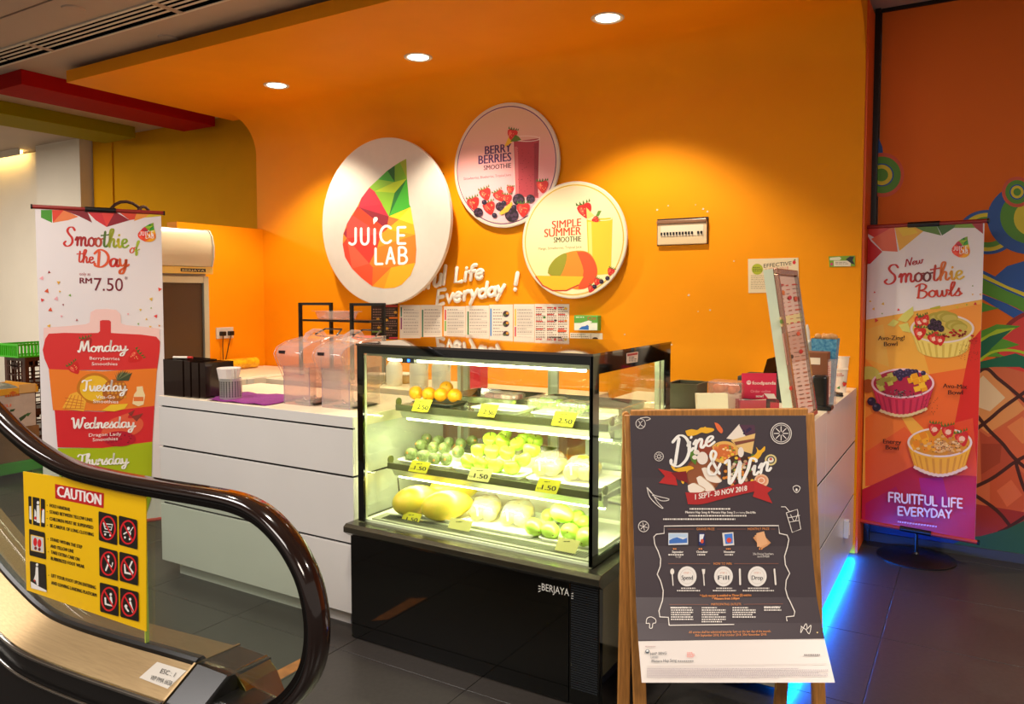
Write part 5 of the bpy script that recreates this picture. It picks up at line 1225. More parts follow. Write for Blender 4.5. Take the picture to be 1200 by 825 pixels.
a.text('Avo-Zing!', 1030, 398.5, 1061, 398, 5, BK, bold=.4); a.text('Bowl', 1037, 405.5, 1052.5, 405, 5, BK, bold=.4); a.text('Avo-Mix', 1106, 454, 1134, 455.5, 5, BK, bold=.4); a.text('Bowl', 1112, 462, 1129, 462, 5, BK, bold=.4); a.text('Energy', 1036, 519, 1057, 520, 5, BK, bold=.4); a.text('Bowl', 1039, 526, 1054, 527, 5, BK, bold=.4)
WW = (246, 232, 244)
a.strokes(MON, 'FRUITFUL LIFE', 1042, 587, 1130, 594.5, 10.5, WW, 2.0, brush=False, smooth=False); a.strokes(MON, 'EVERYDAY', 1053, 602.5, 1117, 606.5, 9.5, WW, 2.0, brush=False, smooth=False)
a.micro(1053, 609, 1118, 612, 1, (230, 190, 220), .6, (3, 7), sk=.13)
a.build('banner_print', tR, M_prg)

# ------------------------------------------------------------------ wooden A-board with the poster
fd = Vector((FW.x, FW.y, 0)).normalized()
KD = .965
def rowpt(py, xl, xr, d): return (py, xl, xr, depth(xl, py, d * KD), depth(xr, py, d * KD))
rowsP = [rowpt(487, 738, 944.5, 2.600), rowpt(560, 740.5, 947, 2.580), rowpt(640, 743, 951, 2.552), rowpt(700, 745, 957, 2.515), rowpt(730, 746.5, 962.5, 2.485), rowpt(750, 748, 966.5, 2.458), rowpt(775, 750, 972.5, 2.405), rowpt(800, 752, 978.5, 2.355)]
SP = Strip(rowsP)
ab = thing('a_board', 'pine wooden A-board holding the dark Dine and Win poster', 'sign', tuple(depth(850, 825, 2.48).xy) + (0,))
off = fd * .012
def floorpt(px, py, d):
    p = depth(px, py, d); return p
TLp, TRp = depth(739.5, 487, 2.61 * KD), depth(947.5, 485, 2.61 * KD)
def down(p, px, py, d):
    q = depth(px, py, d); t = p.z / (p.z - q.z); return p + (q - p) * t
BLp, BRp = down(TLp, 750.5, 825, 2.575 * KD), down(TRp, 961, 825, 2.575 * KD)
hz = (TRp - TLp).normalized()
for A_, B_ in ((TLp, BLp), (TRp, BRp)):
    BW(MB().bar(A_ + off, B_ + off + Vector((0, 0, .001)), .042, .020, side=tuple(hz)), 'front_leg', M_wood, ab, bevel=.003)
BW(MB().bar(TLp + off + hz * -.0, TRp + off, .020, .034, side=tuple(fd)), 'top_rail', M_wood, ab, bevel=.003)
tl = TLp.lerp(BLp, .985); 
for f_ in (.80,):
    BW(MB().bar(TLp.lerp(BLp, f_) + off, TRp.lerp(BRp, f_) + off, .016, .036, side=tuple(fd)), 'lower_rail', M_wood, ab, bevel=.003)
# thin backing board
q = [TLp.lerp(BLp, .01), TRp.lerp(BRp, .01), TRp.lerp(BRp, .8), TLp.lerp(BLp, .8)]
BW(MB().add([p + fd * .010 for p in q] + [p + fd * .014 for p in q], [(0, 1, 2, 3), (4, 7, 6, 5), (0, 4, 5, 1), (1, 5, 6, 2), (2, 6, 7, 3), (3, 7, 4, 0)]), 'backing_board', mat('hardboard', (92, 70, 52), .7), ab)
for (px0, py0, px1, py1, lab) in ((733.5, 489, 730.5, 825, 'l'), (940, 488, 914, 825, 'r')):
    A_ = depth(px0 + (3 if lab == 'l' else 0), py0, 2.645 * KD); B_ = down(A_, px1, 825, 2.56); B_.z = max(B_.z, .001)
    BW(MB().bar(A_, B_, .040, .020, side=tuple(hz)), 'rear_leg', M_wood, ab, bevel=.003)
for p in (TLp, TRp): BW(MB().tube([p + fd * .02 - hz * .012 + Vector((0, 0, -.004)), p + fd * .045 - hz * .012 + Vector((0, 0, -.004))], .012, 10), 'hinge', M_wood, ab)
# poster sheet
ps = thing('poster', 'charcoal Dine and Win poster curling forward at its white foot', 'poster', tuple(SP.xyz(.5, 3, 0)))
mb = MB(); vs = []
for r in rowsP:
    vs += [r[3], r[4]]
nb = len(vs); vs += [v + fd * .0008 for v in vs]
fs = []
for i in range(len(rowsP) - 1):
    a0 = i * 2; fs += [(a0, a0 + 1, a0 + 3, a0 + 2), (nb + a0, nb + a0 + 2, nb + a0 + 3, nb + a0 + 1), (a0, a0 + 2, nb + a0 + 2, nb + a0), (a0 + 1, nb + a0 + 1, nb + a0 + 3, a0 + 3)]
mb.add(vs, fs); BW(mb, 'sheet', mat('poster_paper', (212, 204, 199), .4), ps)
a = Art(SP, .0005, 1.2e-5)
DK = (66, 56, 62); CR = (236, 228, 220)
a.poly([(738, 487), (944.5, 487), (944.5, 490), (948, 575), (951, 640), (966.2, 748.5), (748, 751.5), (743, 640), (740.5, 560)], DK)
def pl(pts, w_=.8, c=CR, sm=True): a.line(cat_rom(pts, 4) if sm else pts, w_, c, cap=False)
# food picture behind the title
a.disc(824, 556, 21, 22, (126, 66, 36), 28); a.disc(824, 556, 18.5, 19.5, (150, 84, 48), 28)
for p in ([(822, 549), (828, 548), (838, 555), (846, 563), (840, 566), (828, 562)], [(816, 560), (822, 558), (834, 568), (838, 574), (830, 577), (820, 570)], [(806, 569), (814, 566), (826, 573), (822, 577), (808, 577)]): a.poly(cat_rom(p + [p[0]], 3)[:-1], (244, 230, 214)); a.line(cat_rom(p[1:4]), 1, (200, 160, 120), cap=False)
a.disc(849, 530, 17, 13, (232, 178, 90), 26); a.disc(849, 530, 13.5, 9.5, (214, 110, 50), 24)
for i in range(26): a.disc(849 + random.uniform(-12, 12), 530 + random.uniform(-8, 8), 1.6, 1.2, ((238, 180, 60), (120, 130, 40), (226, 130, 70), (250, 220, 160))[i % 4], 7)
a.disc(866, 551, 19, 18, (70, 40, 26), 26)
for i in range(70): a.disc(866 + random.gauss(0, 7.5), 551 + random.gauss(0, 7), 2.2, 1.8, ((226, 140, 50), (90, 120, 50), (200, 160, 120), (238, 196, 60), (170, 60, 60), (226, 206, 180))[i % 6], 7)
a.poly([(851, 514), (866, 497), (874, 511), (862, 516)], (240, 226, 210)); a.poly([(866, 498), (884, 498), (885, 508), (874, 512)], (84, 50, 70)); a.poly([(856, 516), (874, 511), (885, 508), (881, 532), (868, 528)], (232, 190, 120)); a.poly([(860, 518), (884, 514), (884, 517), (862, 522)], (130, 70, 50))
for i in range(10): a.disc(random.uniform(868, 883), random.uniform(499, 509), 1.6, 1.4, (50, 34, 70), 7)
a.poly([(818, 516), (832, 516), (836, 530), (826, 536), (818, 530)], (146, 60, 36)); a.poly([(806, 526), (812, 524), (817, 536), (815, 545), (810, 540)], (90, 130, 40))
for x, y, rx, ry in ((816, 530, 3.6, 3), (814, 536, 3, 2.6), (823, 537, 6.5, 7.5), (868, 530, 3.5, 6)): a.disc(x, y, rx, ry, (240, 226, 214), 16)
YS = (240, 180, 40)
a.poly(cat_rom([(803, 505), (810, 503), (817, 504), (822, 501), (835, 502), (836, 505), (828, 508), (822, 507), (815, 510), (806, 511), (803, 505)], 4)[:-1], YS); a.disc(826, 501, 1.2, 1, YS)
a.poly(cat_rom([(786, 546), (790, 545), (791, 549), (797, 548), (808, 546), (813, 549), (806, 552), (803, 558), (801, 567), (798, 564), (799, 557), (795, 553), (789, 551), (786, 546)], 4)[:-1], YS)
a.poly(cat_rom([(876, 536), (883, 534), (887, 529), (886, 524), (890, 528), (896, 523), (896, 528), (893, 531), (890, 536), (884, 541), (878, 539), (876, 536)], 4)[:-1], YS)
a.poly(cat_rom([(837, 495), (842, 497), (847, 504), (845, 508), (840, 503), (837, 495)], 3)[:-1], (232, 110, 60))
a.disc(903, 539, 7, 6.5, (226, 206, 140), 18); a.disc(903, 539, 5, 4.6, (70, 60, 50), 16); a.disc(903, 539, 3.6, 3.2, (236, 230, 214), 14); a.disc(903, 538, 1.8, 1.6, (200, 80, 60), 10)
a.disc(892, 563.5, 8.5, 8, (238, 190, 150), 20); a.disc(892, 563, 6.6, 6, (226, 150, 110), 18); a.ring(892, 563, 3.6, 3.2, 1.1, (246, 220, 200), 16)
# red ribbon
a.poly([(771, 549), (790, 554), (794, 569), (772, 566), (779, 558)], (190, 36, 36)); a.poly([(786, 554), (804, 552), (806, 566), (794, 562)], (130, 22, 26))
a.poly(cat_rom([(803, 577), (822, 577), (845, 573), (868, 566), (886, 563)], 5) + cat_rom([(884, 576), (866, 580), (842, 586), (822, 591), (806, 591)], 5), (178, 38, 40))
a.poly([(883, 563), (905, 573), (899, 578), (905, 590), (882, 582), (884, 575)], (186, 40, 40))
# title
WT = (250, 246, 240)
a.strokes(SCR, 'D', 787, 545, 808, 545, 34, WT, 3.4, it=.10); a.strokes(SCR, 'ine', 804, 530, 836, 521.5, 24, WT, 3.0, it=.12); a.strokes(SCR, '&', 829, 556, 846, 555, 28, WT, 3.0)
a.strokes(SCR, 'W', 849, 568, 881, 566, 30, WT, 3.4, it=.10); a.strokes(SCR, 'in', 880, 558, 903, 551, 24, WT, 3.0, it=.12)
a.text('1 SEPT- 30 NOV 2018', 814.5, 585.5, 875, 575, 6.2, (244, 236, 226), bold=.4)
a.h += 1e-4
a.micro(808, 595, 879, 598, 1, CR, .6, (2, 6)); a.text('Menara Hap Seng & Menara Hap Seng 2', 803, 601.6, 861, 601.8, 2.7, CR, bold=.3); a.text('are having', 862, 601.8, 873, 601.8, 2.2, CR); a.text('Dine & Win', 874, 601.8, 885, 602, 2.7, CR, bold=.3)
a.micro(807, 603, 883, 606, 1, CR, .6, (2, 6)); a.micro(777, 607, 913, 610, 1, CR, .6, (2, 6))
# doodles
a.ring(750.5, 496.5, 5.5, 5.8, .7, CR, 20); pl([(750, 490), (758, 489), (762, 491), (757, 493)]); pl([(748, 493), (750, 497), (747, 501)], .6); pl([(753, 493), (750, 497), (754, 500)], .6)
a.ring(915, 508, 12, 12, .9, CR, 28); a.ring(915, 508, 10, 10, .7, CR, 28)
for k in range(8): t_ = PI * k / 4; a.line([(915 + 2 * math.cos(t_), 508 + 2 * math.sin(t_)), (915 + 8.5 * math.cos(t_), 508 + 8.5 * math.sin(t_))], 1.0, CR, cap=False)
a.ring(772, 535, 5.2, 5.2, .7, CR, 18); a.ring(772, 535, 2, 2, .8, CR, 12)
for k in range(8): t_ = PI * k / 4; a.disc(772 + 3.6 * math.cos(t_), 535 + 3.6 * math.sin(t_), .5, .5, CR, 6)
pl([(758, 571), (761, 582), (770, 592), (777, 596), (770, 588), (764, 578), (758, 571), (766, 580), (784, 585), (775, 587), (764, 580)], .8)
a.ring(754, 617, 6, 6.2, .8, CR, 20)
for k in range(6): t_ = PI * k / 3 + .3; a.line([(754, 617), (754 + 4.6 * math.cos(t_), 617 + 4.6 * math.sin(t_))], .7, CR, cap=False)
pl([(930, 575), (929, 571), (933, 569), (937, 571), (936, 575), (934, 577), (932, 577), (930, 575)], .8); a.disc(933, 574, 1.3, 1.8, CR, 10)
pl([(915, 594), (920, 594), (925, 600)], .9, CR, False); pl([(921, 601), (934, 597), (938, 620), (928, 624), (921, 601)], .9, CR, False); pl([(923, 607), (937, 604)], .8); pl([(926, 603), (931, 611), (935, 600)], .7); pl([(924, 612), (936, 610)], .7)
pl([(757, 731), (758, 725), (763, 723), (768, 726), (768, 730), (765, 731), (764, 736), (761, 736), (761, 731), (757, 731)], .8)
pl([(938, 734), (945, 738), (944, 731), (938, 742), (939, 734)], .8); pl([(946, 737), (950, 733), (948, 743), (944, 738)], .8); a.disc(957.5, 741.5, .9, .9, (240, 214, 150), 8)
# ornamental frame
fr1 = [(823, 616), (778, 616.5), (778, 625), (769, 626), (766, 629), (767, 637), (771, 646), (774, 655), (773.5, 664), (770, 673), (774, 681), (777, 692), (776, 704), (772, 716), (773, 723), (783, 723.5), (784, 733)]
a.line(fr1, 1.2, CR, cap=False); a.line([(823, 616), (912, 616), (913, 625), (922, 627), (924, 632), (922, 642), (919, 652), (920, 662), (925, 672), (921, 680), (920, 690), (925, 704), (931, 717), (930, 722), (921, 723), (922, 728)], 1.2, CR, cap=False)
a.line([(784, 733), (860, 732)], 1.0, CR, cap=False)
for y, x0, x1, tx in ((619.5, 783, 912, 0), (660.5, 783, 912, 0), (708, 783, 916, 0)): pass
RL = (140, 90, 76); OG = (236, 150, 80)
a.line([(782, 620), (813, 620)], .6, RL, cap=False); a.text('GRAND PRIZE', 816, 621.3, 837, 621.3, 2.8, OG); a.line([(840, 620), (874, 620)], .6, RL, cap=False); a.text('MONTHLY PRIZE', 876, 621.3, 901, 621, 2.8, OG); a.line([(903, 620), (908, 620)], .6, RL, cap=False)
a.poly([(783, 624.5), (806, 624.5), (806, 638), (783, 638.5)], (226, 232, 240)); a.poly([(784, 633), (792, 629), (800, 632), (805, 630), (805, 636), (784, 637)], (70, 120, 200)); a.poly([(784, 625.5), (805, 625.5), (805, 630), (795, 629), (784, 632)], (190, 214, 240))
a.poly([(818.5, 624.5), (825.5, 624.5), (826, 639), (818.5, 639)], (40, 50, 110)); a.poly([(819.5, 626), (825, 626), (823, 633), (819.5, 635)], (236, 240, 246)); a.disc(822.5, 634, 2, 2.6, (226, 90, 60), 10)
a.poly([(846, 624.5), (859, 623.5), (860, 638.5), (847.5, 639.5)], (232, 226, 220)); a.poly([(848.5, 626), (858, 625), (858.5, 636.5), (850, 637.5)], (70, 130, 220)); a.disc(854, 633, 3, 3, (226, 80, 60), 12)
for k in range(3): a.poly([(882 + k * 2, 630 - k * 2.6), (891 + k * 2, 623.5 - k * .5), (903 - k * 2, 636 + k * .5), (893 - k * 3, 643 - k)], ((214, 150, 100), (226, 164, 116), (236, 178, 130))[k])
for x in (791.5, 821.5, 853.5, 892): a.micro(x - 3, 642, x + 3, 644.4, 1, OG, .7, (2, 4))
for x, y, t_ in ((793.5, 648, 'September'), (822, 648, 'October'), (854, 648, 'November')): a.text(t_, x - 6, y, x + 7, y, 2.6, CR, bold=.3)
a.micro(783, 649, 806, 651.3, 1, CR, .7, (2, 5)); a.text('TV 50"', 791, 654, 798, 654, 2.4, CR); a.micro(817, 649, 829, 651.3, 1, CR, .7, (2, 5)); a.micro(849, 649, 860, 651.3, 1, CR, .7, (2, 5)); a.text('20x Dining Vouchers', 882, 650.4, 906, 650.2, 2.5, CR); a.text('worth RM200', 887, 653.4, 901, 653.2, 2.4, CR)
a.line([(783, 660.7), (832, 660.7)], .6, RL, cap=False); a.text('HOW TO WIN', 836, 662, 857, 662, 2.8, OG); a.line([(860, 660.7), (912, 660.5)], .6, RL, cap=False)
for x, t_, st_ in ((805, 'Spend', 'STEP 1'), (847.5, 'Fill', 'STEP 2'), (887, 'Drop', 'STEP 3')):
    a.disc(x, 675.5, 11, 11.8, (236, 230, 224), 30); a.ring(x, 675.5, 8, 8.6, .4, (200, 190, 184), 24); a.text(st_, x - 4, 672.5, x + 4, 672.5, 2.0, (214, 140, 110)); a.text(t_, x - 6.5, 679.5, x + 6.5, 679.5, 5, (40, 40, 50), bold=.3)
a.disc(787.5, 670, 2.4, 3.6, CR, 14); a.line([(787.5, 673), (788.5, 686)], 1.3, CR); a.line([(824, 673), (825, 686)], 1.3, CR); a.poly([(822, 667), (826, 667), (825.5, 673), (823, 673)], CR); a.line([(866.5, 667), (867, 685)], 2.2, CR); a.line([(907, 667), (908.5, 685)], 2.0, CR)
a.micro(793, 688, 820, 693.5, 2, CR, .5, (2, 5), 'c'); a.micro(835, 688, 862, 693.5, 2, CR, .5, (2, 5), 'c'); a.micro(870, 688, 907, 693.5, 2, CR, .5, (2, 5), 'c')
a.text('* Each receipt is entitled to Three (3) entries', 820, 699.4, 880, 698.4, 2.8, OG, bold=.25); a.text('* Winners from 3.00pm', 834, 703, 866, 702.4, 2.8, OG, bold=.25)
a.line([(784, 708.5), (830, 708.5)], .6, RL, cap=False); a.text('PARTICIPATING OUTLETS', 833, 709.6, 868, 709.4, 2.6, OG); a.line([(871, 708.3), (917, 707.8)], .6, RL, cap=False)
for x0, x1, n_ in ((786, 812, 6), (822, 850, 7), (858, 885, 5), (895, 915, 2)): a.micro(x0, 711, x1, 711 + n_ * 2.7, n_, CR, .55, (2, 5))
a.text('MENARA HAP SENG', 785.5, 713.2, 804, 713.2, 2.0, CR, bold=.25); a.text('MENARA HAP SENG 2', 895, 712.6, 914, 712.4, 2.0, CR, bold=.25)
a.text('All entries shall be submitted latest by 5pm on the last day of the month.', 807, 742.5, 903, 741.2, 2.7, OG); a.text('30th September 2018, 31st October 2018, 30th November 2018.', 814, 746.2, 898, 745, 2.7, OG)
# white foot
a.h += 1e-4
a.disc(758.5, 764.3, 2.4, 2.4, (70, 80, 90), 14); a.disc(758.5, 763.9, 1.5, 1.4, (226, 226, 226), 12); a.rect(756.5, 764.6, 760.5, 765.4, (70, 80, 90))
a.micro(756, 757.5, 773, 759.5, 1, (180, 150, 150), .5, (2, 4)); a.text('HAP SENG', 762, 768.6, 781, 767.6, 3.0, (60, 70, 80)); a.text('LAND', 762.5, 772.2, 771, 772, 2.4, (90, 100, 110)); a.text('Menara Hap Seng', 763.5, 777.2, 792.5, 776.2, 3.4, (50, 60, 74)); a.micro(794, 774, 814, 777, 1, (130, 130, 130), .5, (2, 4))
a.micro(805, 765, 814, 771.5, 4, (226, 110, 100), .5, (2, 4)); a.micro(942, 767, 963, 769.6, 1, (90, 80, 80), .6, (2, 4)); a.line([(758, 781.5), (968, 778.5)], .4, (196, 180, 176), cap=False)
a.micro(758, 783.5, 970, 795, 7, (168, 154, 162), .5, (1.5, 4))
a.build('poster_print', ps, print_mat('poster_ink', .4))
# spot of adhesive tape

# ------------------------------------------------------------------ escalator balustrade
YG = 1.183
es = thing('escalator_balustrade', 'black handrail and glass balustrade of an escalator at lower left', 'escalator', (-1.9, YG, 0))
GP = [(-3.3, .925), (-3.0, .795), (-2.75, .672), (-2.56, .577), (-2.48, .541), (-2.39, .508), (-2.31, .485), (-2.23, .474), (-2.10, .474), (-1.9, .484), (-1.75, .494), (-1.605, .503)]
def gpath(y, dz=0, x1=None): return [(x, y, z + dz) for x, z in cat_rom(GP, 4)]
def band(name, prof, mt, **k): return BW(MB().sweep(gpath(YG), prof), name, mt, es, **k)
band('near_deck', [(-.014, .000), (-.014, -.012), (-.098, -.058), (-.100, -.048)], M_gold, smooth=30)
band('glass_gasket', [(-.013, -.012), (-.013, .010), (-.006, .016), (.010, .016), (.016, .008), (.016, -.012)], M_black, smooth=30)
band('far_deck', [(.018, .002), (.115, -.004), (.115, -.016), (.018, -.012)], M_gold, smooth=30)
BW(MB().tube([(x, YG - .104, z - .054) for x, y, z in gpath(0)], .0075, 10), 'near_trim', M_steelx, es, smooth=60)
band('skirt_panel', [(-.098, -.058), (-.098, -.40), (-.094, -.40), (-.094, -.058)], M_black)
BW(MB().tube([(x, YG - .108, z - .12) for x, y, z in gpath(0)], .005, 8), 'skirt_trim', M_steelx, es, smooth=60)
band('far_skirt', [(.112, -.016), (.112, -.40), (.108, -.40), (.108, -.016)], M_gold)
BW(MB().box((-2.1, YG - .09, 0), (-1.61, YG + .105, .42)), 'truss', M_black, es)
# end cap and handrail inlet
capp = [(YG - .103, 0), (YG - .103, .450), (YG - .012, .508), (YG + .118, .503), (YG + .118, 0)]
BW(MB().prism(capp, 'x', -1.604, -1.485), 'end_cap', M_black, es, bevel=.006)
BW(MB().prism([(y_ + (.001 if y_ > YG else -.001), z_ + (.002 if z_ > 0 else 0)) for y_, z_ in capp], 'x', -1.611, -1.604), 'cap_trim', M_gold, es)
M_brass = mat('polished_brass', (206, 196, 110), .12, metal=1.0)
BW(MB().prism([(-1.497, .508), (-1.462, .478), (-1.415, .40), (-1.425, .395), (-1.47, .46), (-1.50, .49)], 'y', YG + .012, YG + .112), 'inlet_plate', M_brass, es, bevel=.002)
BW(MB().box((-1.51, YG - .062, .385), (-1.375, YG + .045, .468)), 'handrail_inlet', M_black, es, bevel=.014, seg=3)
BW(MB().lathe([(0, 0), (.012, 0), (.012, .012), (0, .012)], 14).xf(Matrix.Translation((-1.378, YG - .02, .425)) @ Matrix.Rotation(PI / 2, 4, 'Y')), 'bolt', M_steelx, es)
# handrail loop
HR = [(-3.3, 1.44), (-3.0, 1.285), (-2.75, 1.155), (-2.526, 1.043), (-2.40, .990), (-2.28, .953), (-2.133, .927), (-1.95, .922), (-1.75, .925), (-1.575, .930), (-1.46, .930), (-1.385, .918), (-1.325, .892), (-1.27, .850), (-1.225, .790), (-1.202, .715), (-1.203, .64), (-1.228, .57), (-1.28, .505), (-1.345, .455), (-1.40, .43)]
hp = cat_rom(HR, 5)
def ribbon(path, off0, off1, y0, y1, rnd=0):
    """rail cross-section carried round the loop; off = distance outward from the path"""
    vs = []; fs = []; n = len(path)
    if rnd: sec = [(y0 + .008, off0), (y1 - .008, off0), (y1, off0 + .006), (y1, off1 - .010), (y1 - .010, off1), (y0 + .010, off1), (y0, off1 - .010), (y0, off0 + .006)]
    else: sec = [(y0, off0), (y1, off0), (y1, off1), (y0, off1)]
    k = len(sec)
    for i, (x, z) in enumerate(path):
        a, b = path[max(i - 1, 0)], path[min(i + 1, n - 1)]; dx, dz = b[0] - a[0], b[1] - a[1]; l = math.hypot(dx, dz)
        nx, nz = -dz / l, dx / l
        for (yy, o_) in sec: vs.append((x + nx * o_, YG + yy, z + nz * o_))
    for i in range(n - 1):
        for j in range(k): fs.append((i * k + j, i * k + (j + 1) % k, (i + 1) * k + (j + 1) % k, (i + 1) * k + j))
    fs += [tuple(range(k)), tuple((n - 1) * k + j for j in range(k - 1, -1, -1))]
    return MB().add(vs, fs)
BW(ribbon(hp, -.010, .012, -.030, .030, 1), 'handrail', mat('handrail_rubber', (30, 18, 15), .12, coat=.6), es, smooth=50)
BW(ribbon(hp[:-4], -.026, -.013, -.022, .022), 'handrail_guide', mat('guide_steel', (70, 66, 64), .2, metal=1.0), es, smooth=50)
BW(ribbon(hp[:-4], -.0125, -.0085, -.025, .025), 'handrail_lip', M_black, es, smooth=50)
# glass panels under the handrail
def inner(p0, p1):
    out = []
    n = len(hp)
    for i in range(n):
        a, b = hp[max(i - 1, 0)], hp[min(i + 1, n - 1)]; dx, dz = b[0] - a[0], b[1] - a[1]; l = math.hypot(dx, dz)
        out.append((hp[i][0] + dz / l * .024, hp[i][1] - dx / l * .024))
    return out
ih = inner(0, 0); XS = -1.818
gl_path = cat_rom(GP, 4)
top1 = [p for p in ih[:60] if p[0] < XS - .004 and p[1] > .8]; bot1 = [p for p in gl_path if p[0] < XS - .004]
zt = min(p[1] for p in ih if abs(p[0] - XS) < .06 and p[1] > .8); zb = .49
pan1 = [(x, z + .006) for x, z in bot1] + [(XS - .002, zb + .006), (XS - .002, zt)] + [p for p in reversed(top1)]
BW(MB().prism(pan1, 'y', YG - .005, YG + .005), 'glass_panel', G_green, es)
right = [p for p in ih if p[0] > XS + .004 and p[1] > .49 and (p[1] < 2)]
pan2 = [(XS + .002, zb + .006)] + [(x, z + .006) for x, z in gl_path if x > XS + .004] + [(-1.50, .515), (-1.33, .49)] + [p for p in reversed(right) if not (p[1] < .52 and p[0] < -1.28)] + [(XS + .002, zt)]
BW(MB().prism(pan2, 'y', YG - .005, YG + .005), 'glass_panel', G_green, es)
BW(MB().box((XS - .0018, YG - .0052, zb + .006), (XS + .0018, YG + .0052, zt - .004)), 'panel_edge', mat('glass_edge', (196, 206, 90), .2, emit=None), es)
# plate on the deck
u0 = Vector((-1.700, YG - .026, .4925)); 
PD = Plane((-1.66, YG - .016, .4955 - .0005), (1, 0, .063), (0, .084, .047))
pq = [(p[0], p[1]) for p in ((186, 776), (219, 788), (197.5, 809), (165.5, 794.5))]
cq = [PD.xyz(*PD.uv(*p), .004) for p in pq]; cb = [PD.xyz(*PD.uv(*p), .002) for p in pq]
pl_ = thing('number_plate', 'small pale metal plate reading ESC 1 on escalator deck', 'plate', tuple(sum(cq, Vector()) / 4))
BW(MB().add(cq + cb, [(0, 1, 2, 3), (4, 7, 6, 5), (0, 4, 5, 1), (1, 5, 6, 2), (2, 6, 7, 3), (3, 7, 4, 0)]), 'plate', mat('plate_metal', (206, 200, 190), .4, metal=.2), pl_)
PD2 = Plane(PD.xyz(0, 0, .0045), PD.U, PD.V); a = Art(PD2, .0002)
def slant(a, t, x0, y0, x1, y1, h, col, sx):
    g, fs = glyphs(t); dx, dy = x1 - x0, y1 - y0
    a._uvfaces([a.S.uv(x0 + p * dx + sx * q_ * h, y0 + p * dy - q_ * h) for p, q_ in g], fs, col); a.up()
a.h = .0012
slant(a, 'ESC : 1', 188, 788.5, 204, 794, 5.2, (24, 22, 20), .55); slant(a, 'WP PMA 6658', 176.5, 796, 200, 804.5, 5.2, (24, 22, 20), .55); a.build('plate_print', pl_)

# ------------------------------------------------------------------ yellow caution sign on the balustrade glass
PG = Plane((0, YG - .008, 0), (1, 0, 0))
cs = [(27, 552.5), (171, 574.5), (171, 740), (31, 691.5)]
cp = [hit(p[0], p[1], 'y', YG - .008) for p in cs]
xa, xb = (cp[0].x + cp[3].x) / 2, XS + .001; za, zb_ = (cp[2].z + cp[3].z) / 2, (cp[0].z + cp[1].z) / 2
ct = thing('caution_sign', 'yellow caution sign with red prohibition symbols on the balustrade glass', 'sign', ((xa + xb) / 2, YG - .007, za))
ys = MB()
vs = [(p.x, YG - .008, p.z) for p in cp] + [(p.x, YG - .0055, p.z) for p in cp]
ys.add(vs, [(0, 1, 2, 3), (4, 7, 6, 5), (0, 4, 5, 1), (1, 5, 6, 2), (2, 6, 7, 3), (3, 7, 4, 0)]); BW(ys, 'plate', mat('yellow_sign', (246, 196, 8), .35), ct)
a = Art(PG, .0005)
def S2(u, v):   # u across 0..1, v down 0..1 on the sign's own corners
    L = (cs[0][0] + (cs[3][0] - cs[0][0]) * v, cs[0][1] + (cs[3][1] - cs[0][1]) * v); R = (cs[1][0] + (cs[2][0] - cs[1][0]) * v, cs[1][1] + (cs[2][1] - cs[1][1]) * v)
    return (L[0] + (R[0] - L[0]) * u, L[1] + (R[1] - L[1]) * u)
def q4(p, c): a.poly([tuple(x) for x in p], c)
q4([(64.5, 567), (122, 578), (121.5, 595.5), (65, 584)], (190, 20, 24)); a.text('CAUTION', 67.5, 581.5, 118.5, 592, 12.5, (246, 240, 236), bold=1.2)
BKK = (24, 18, 14); YE = (246, 196, 8)
def tx(t, x0, y0, x1, y1, h=3.9): a.text(t, x0, y0, x1, y1, h, BKK, bold=.35); a.disc(x0 - 3, y0 - 2, .5, .6, BKK, 8)
tx('HOLD HANDRAIL', 58.5, 594, 82.5, 599); tx('STAND BETWEEN YELLOW LINES', 58.5, 601.5, 108.5, 611.5); tx('CHILDREN MUST BE SUPERVISED', 58.5, 609.5, 109.5, 620); tx('BE CAREFUL OF LONG CLOTHING', 59, 617.5, 110, 628.5)
tx('STAND WITHIN THE STEP', 59.5, 633.5, 96.5, 643); a.text('AND YELLOW LINE', 59.5, 641.5, 86.5, 648, 3.9, BKK, bold=.35); tx('TAKE EXTRA CARE ON', 60, 648.5, 93.5, 657.5); a.text('RUBBERIZED FOOT WEAR', 60, 656, 99, 666, 3.9, BKK, bold=.35)
tx('LIFT YOUR FOOT UPON ENTERING', 60.5, 676, 112.5, 690.5, 4.0); a.text('AND LEAVING LANDING PLATFORM', 60.5, 684.5, 113.5, 699.5, 4.0, BKK, bold=.35)
def rrect(pts, c): 
    n = len(pts); out = []
    for i in range(n):
        p, o_, q_ = pts[i], pts[i - 1], pts[(i + 1) % n]
        for t_ in (.12, .04): out.append((p[0] + (o_[0] - p[0]) * t_, p[1] + (o_[1] - p[1]) * t_))
        for t_ in (.04, .12): out.append((p[0] + (q_[0] - p[0]) * t_, p[1] + (q_[1] - p[1]) * t_))
    a.poly(out, c)
WH = (236, 234, 230); RR = (214, 24, 34)
rrect([(33.5, 581), (53, 585), (53, 618), (34.5, 613.5)], BKK); a.line([(38, 581), (38.5, 615)], 1.2, YE, cap=False); a.line([(47.5, 583), (47.8, 617)], 1.2, YE, cap=False)
a.disc(45, 589, 1.6, 2, WH, 10); a.poly([(43.5, 592), (46.5, 592), (47.3, 613), (43.4, 612)], WH); a.poly([(41, 596), (43, 600), (43, 611), (40.5, 610)], WH); a.poly([(50, 596), (52.5, 597), (52.5, 613), (49.2, 612)], WH); a.poly([(35, 593), (37, 593), (37.6, 609), (35, 608)], WH); a.disc(42, 607, 1.4, 2, RR, 8); a.disc(50, 597, 1, 1, RR, 8)
